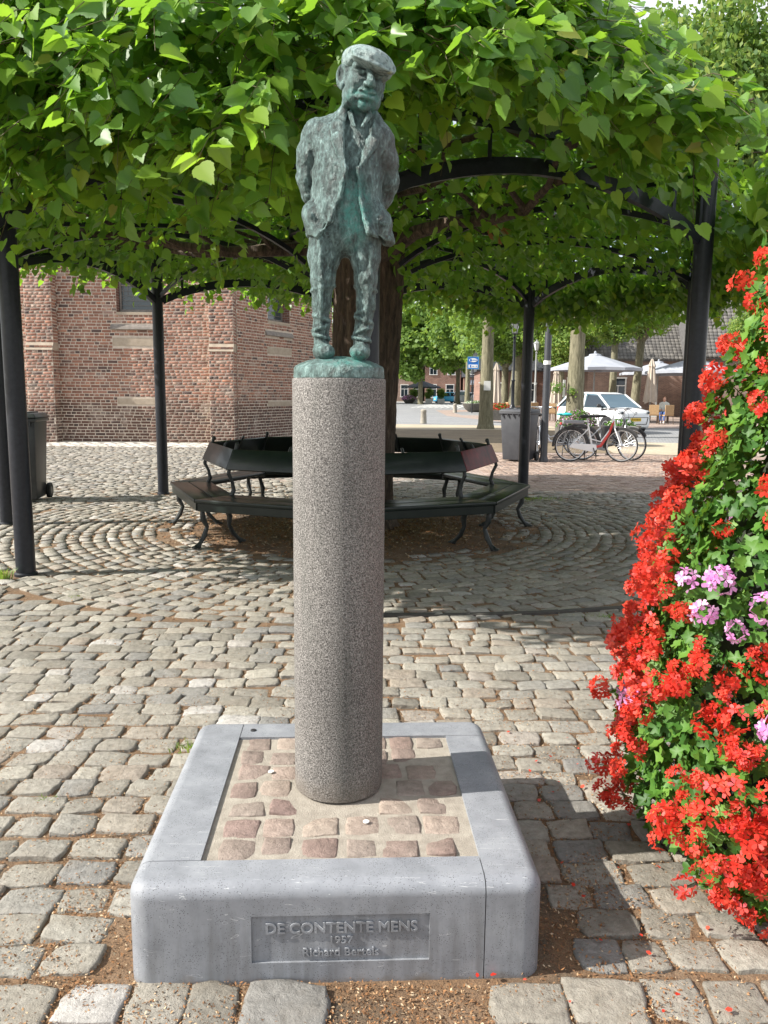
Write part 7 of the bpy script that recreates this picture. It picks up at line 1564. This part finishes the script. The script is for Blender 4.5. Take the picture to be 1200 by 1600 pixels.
def bg_tree(label, x, y, tr, th, R_, Hc, zc, kind, k, group='lindens round the square', rz=0.0, lean=0, limbs=True):
    t = thing('linden_tree', label, 'tree', (x, y, 0), 0, group)
    V = TV.copy(); V[:, :2] *= tr; V[:, 2] *= th/6.0; V[:, 0] += lean*V[:, 2]; obj('trunk', np_mesh('trunk', V, TF, smooth=True), M['bark_pale'], t)
    if limbs:
        m = MB(); r2 = np.random.default_rng(k+50)
        for q in range(6): a = q*1.05+r2.uniform(0, 1); m.tube([(lean*th*.9, 0, th*0.9), (lean*th+0.3*R_*cos(a), 0.3*R_*sin(a), th+0.25*Hc*0.5), (lean*th+0.65*R_*cos(a), 0.65*R_*sin(a), th+0.5*Hc*0.5)], [tr*0.5, tr*0.3, tr*0.1], 7)
        m.build('limbs', M['bark_pale'], t, smooth=True)
    o = bpy.data.objects.new('crown', CM[kind][k % 2]); COL.objects.link(o); o.parent = t; o['kind'] = 'stuff'; o.location = (lean*th, 0, zc); o.scale = (R_, R_, Hc/1.9); o.rotation_euler = (0, 0, rz); return t
tn = bg_tree('stout mossy trunk with white notice left of the bin, under a dense crown', 4.08, 32.3, 0.26, 5.4, 2.6, 4.4, 7.6, 'near', 0, rz=0.4)
m = MB(); m.box((-0.02, -0.30, 1.72), (0.27, 0.012, 0.37)); m.build('notice', M['paper'], tn)
tn = bg_tree('stout grey trunk right behind the bicycles with a notice on its left side', 6.28, 26.5, 0.27, 5.2, 2.4, 3.8, 7.4, 'near', 1, rz=1.0)
m = MB(); m.box((-0.40, -0.10, 1.60), (0.13, 0.012, 0.56), 0.7); m.build('notice', M['paper'], tn)
r2 = np.random.default_rng(9)
def sprout(par, loc, R_, n, seed):
    r3 = np.random.default_rng(seed); u = r3.normal(0, 1, (n, 3)); p = u*R_*0.5+np.array(loc); V, F, T = batch(LT2, LF2, p, rotmats(u+np.array([0, -0.5, 0.6]), r3.uniform(0, 6, n), r3.uniform(0.04, 0.09, n)), r3.uniform(0.3, 1, n)*0.95); obj('sprout', np_mesh('sprout', V, F, T), M['far_leaf'], par, 'stuff')
sprout(tn, (-0.18, -0.30, 1.52), 0.14, 60, 1); sprout(tn, (-0.62, -0.1, 1.62), 0.22, 110, 2)
bg_tree('slim pale trunk behind the large parasol', 12.6, 44.5, 0.20, 5.0, 2.5, 4.2, 6.4, 'near', 0, rz=2.0)
bg_tree('slim leaning trunk right of the large parasol, in front of the brown house', 14.6, 47.0, 0.25, 4.8, 2.6, 4.4, 6.6, 'near', 1, rz=0.8, lean=0.05)
bg_tree('round crowned linden in front of the red brick house', 9.0, 60.5, 0.28, 3.6, 3.0, 5.0, 5.6, 'near', 1, rz=4.0)
bg_tree('bright linden behind the large parasol', 12.0, 55.0, 0.25, 3.8, 2.8, 5.0, 5.7, 'near', 0, rz=1.7)
bg_tree('thick brown trunk far behind the black lantern', 9.35, 58.0, 0.42, 5.0, 4.2, 6.5, 7.6, 'near', 0, rz=3.0, lean=0.04)
bg_tree('tall tree whose crown rises at the top right above the roofs', 10.6, 27.5, 0.30, 7.0, 2.9, 8.6, 10.4, 'near', 1, rz=2.2)
bg_tree('young bright green tree beside the right hand post', 19.2, 41.5, 0.16, 3.2, 1.7, 4.6, 4.9, 'near', 0, rz=5.0)
FT_ = [('tree with full crown above the sky blue car', 9.4, 104, 0.28, 4.8, 5.0, 9.5, 8.3), ('tree with full crown above the far parasol', 4.4, 100, 0.30, 4.8, 5.0, 9.5, 8.0), ('tree with thin straight trunk above the parked cars', 12.3, 98, 0.25, 4.8, 4.6, 9.5, 8.4), ('tree with dark crown left of the blue sign', 8.6, 84, 0.25, 5.2, 3.6, 7.0, 8.2), ('tree with dark crown above the white van', 15.6, 92, 0.32, 4.8, 5.0, 9.0, 8.2), ('tree at the left end of the far row', 0.5, 108, 0.3, 4.8, 5.0, 9.5, 8.0), ('tree behind the closed parasol by the mossy trunk', 9.3, 70, 0.3, 4.8, 4.5, 8, 8.0), ('tree behind the grey lantern', 13.5, 72, 0.3, 4.8, 4.5, 8.5, 8.4), ('tree behind the gabled house', 21, 74, 0.3, 5, 5, 9, 8.5), ('tree left of the trunk far across the square', -4.5, 104, 0.3, 5, 5, 10, 8.6), ('tall tree at the back behind the van', 19.0, 104, 0.3, 5, 5.5, 11, 9.4), ('yellow green tree above the far parked cars', 11.8, 76, 0.24, 5.4, 3.0, 6.0, 8.6)]
for k, (lb, x, y, tr, th, R_, Hc, zc) in enumerate(FT_): bg_tree(lb, x, y, tr, th, R_, Hc, zc, 'far', k, rz=k*1.3)
# shrubs in pots beneath the far parasol
for k, (x, lb) in enumerate([(3.9, 'leafy shrub in a white box left of the far parasol pole'), (5.9, 'leafy shrub in a white box right of the far parasol pole'), (7.6, 'leafy shrub in a white box beside the sky blue car')]):
    t = thing('potted_shrub', lb, 'potted shrub', (x, 108.5, 0), 0, 'shrubs in boxes under the far parasol'); m = MB(); m.box((0, 0, 0.3), (0.9, 0.7, 0.6)); m.build('box', M['paper'], t)
    o = bpy.data.objects.new('foliage', CM['far'][k % 2]); COL.objects.link(o); o.parent = t; o['kind'] = 'stuff'; o.scale = (0.65, 0.65, 0.75); o.location = (0, 0, 1.3)
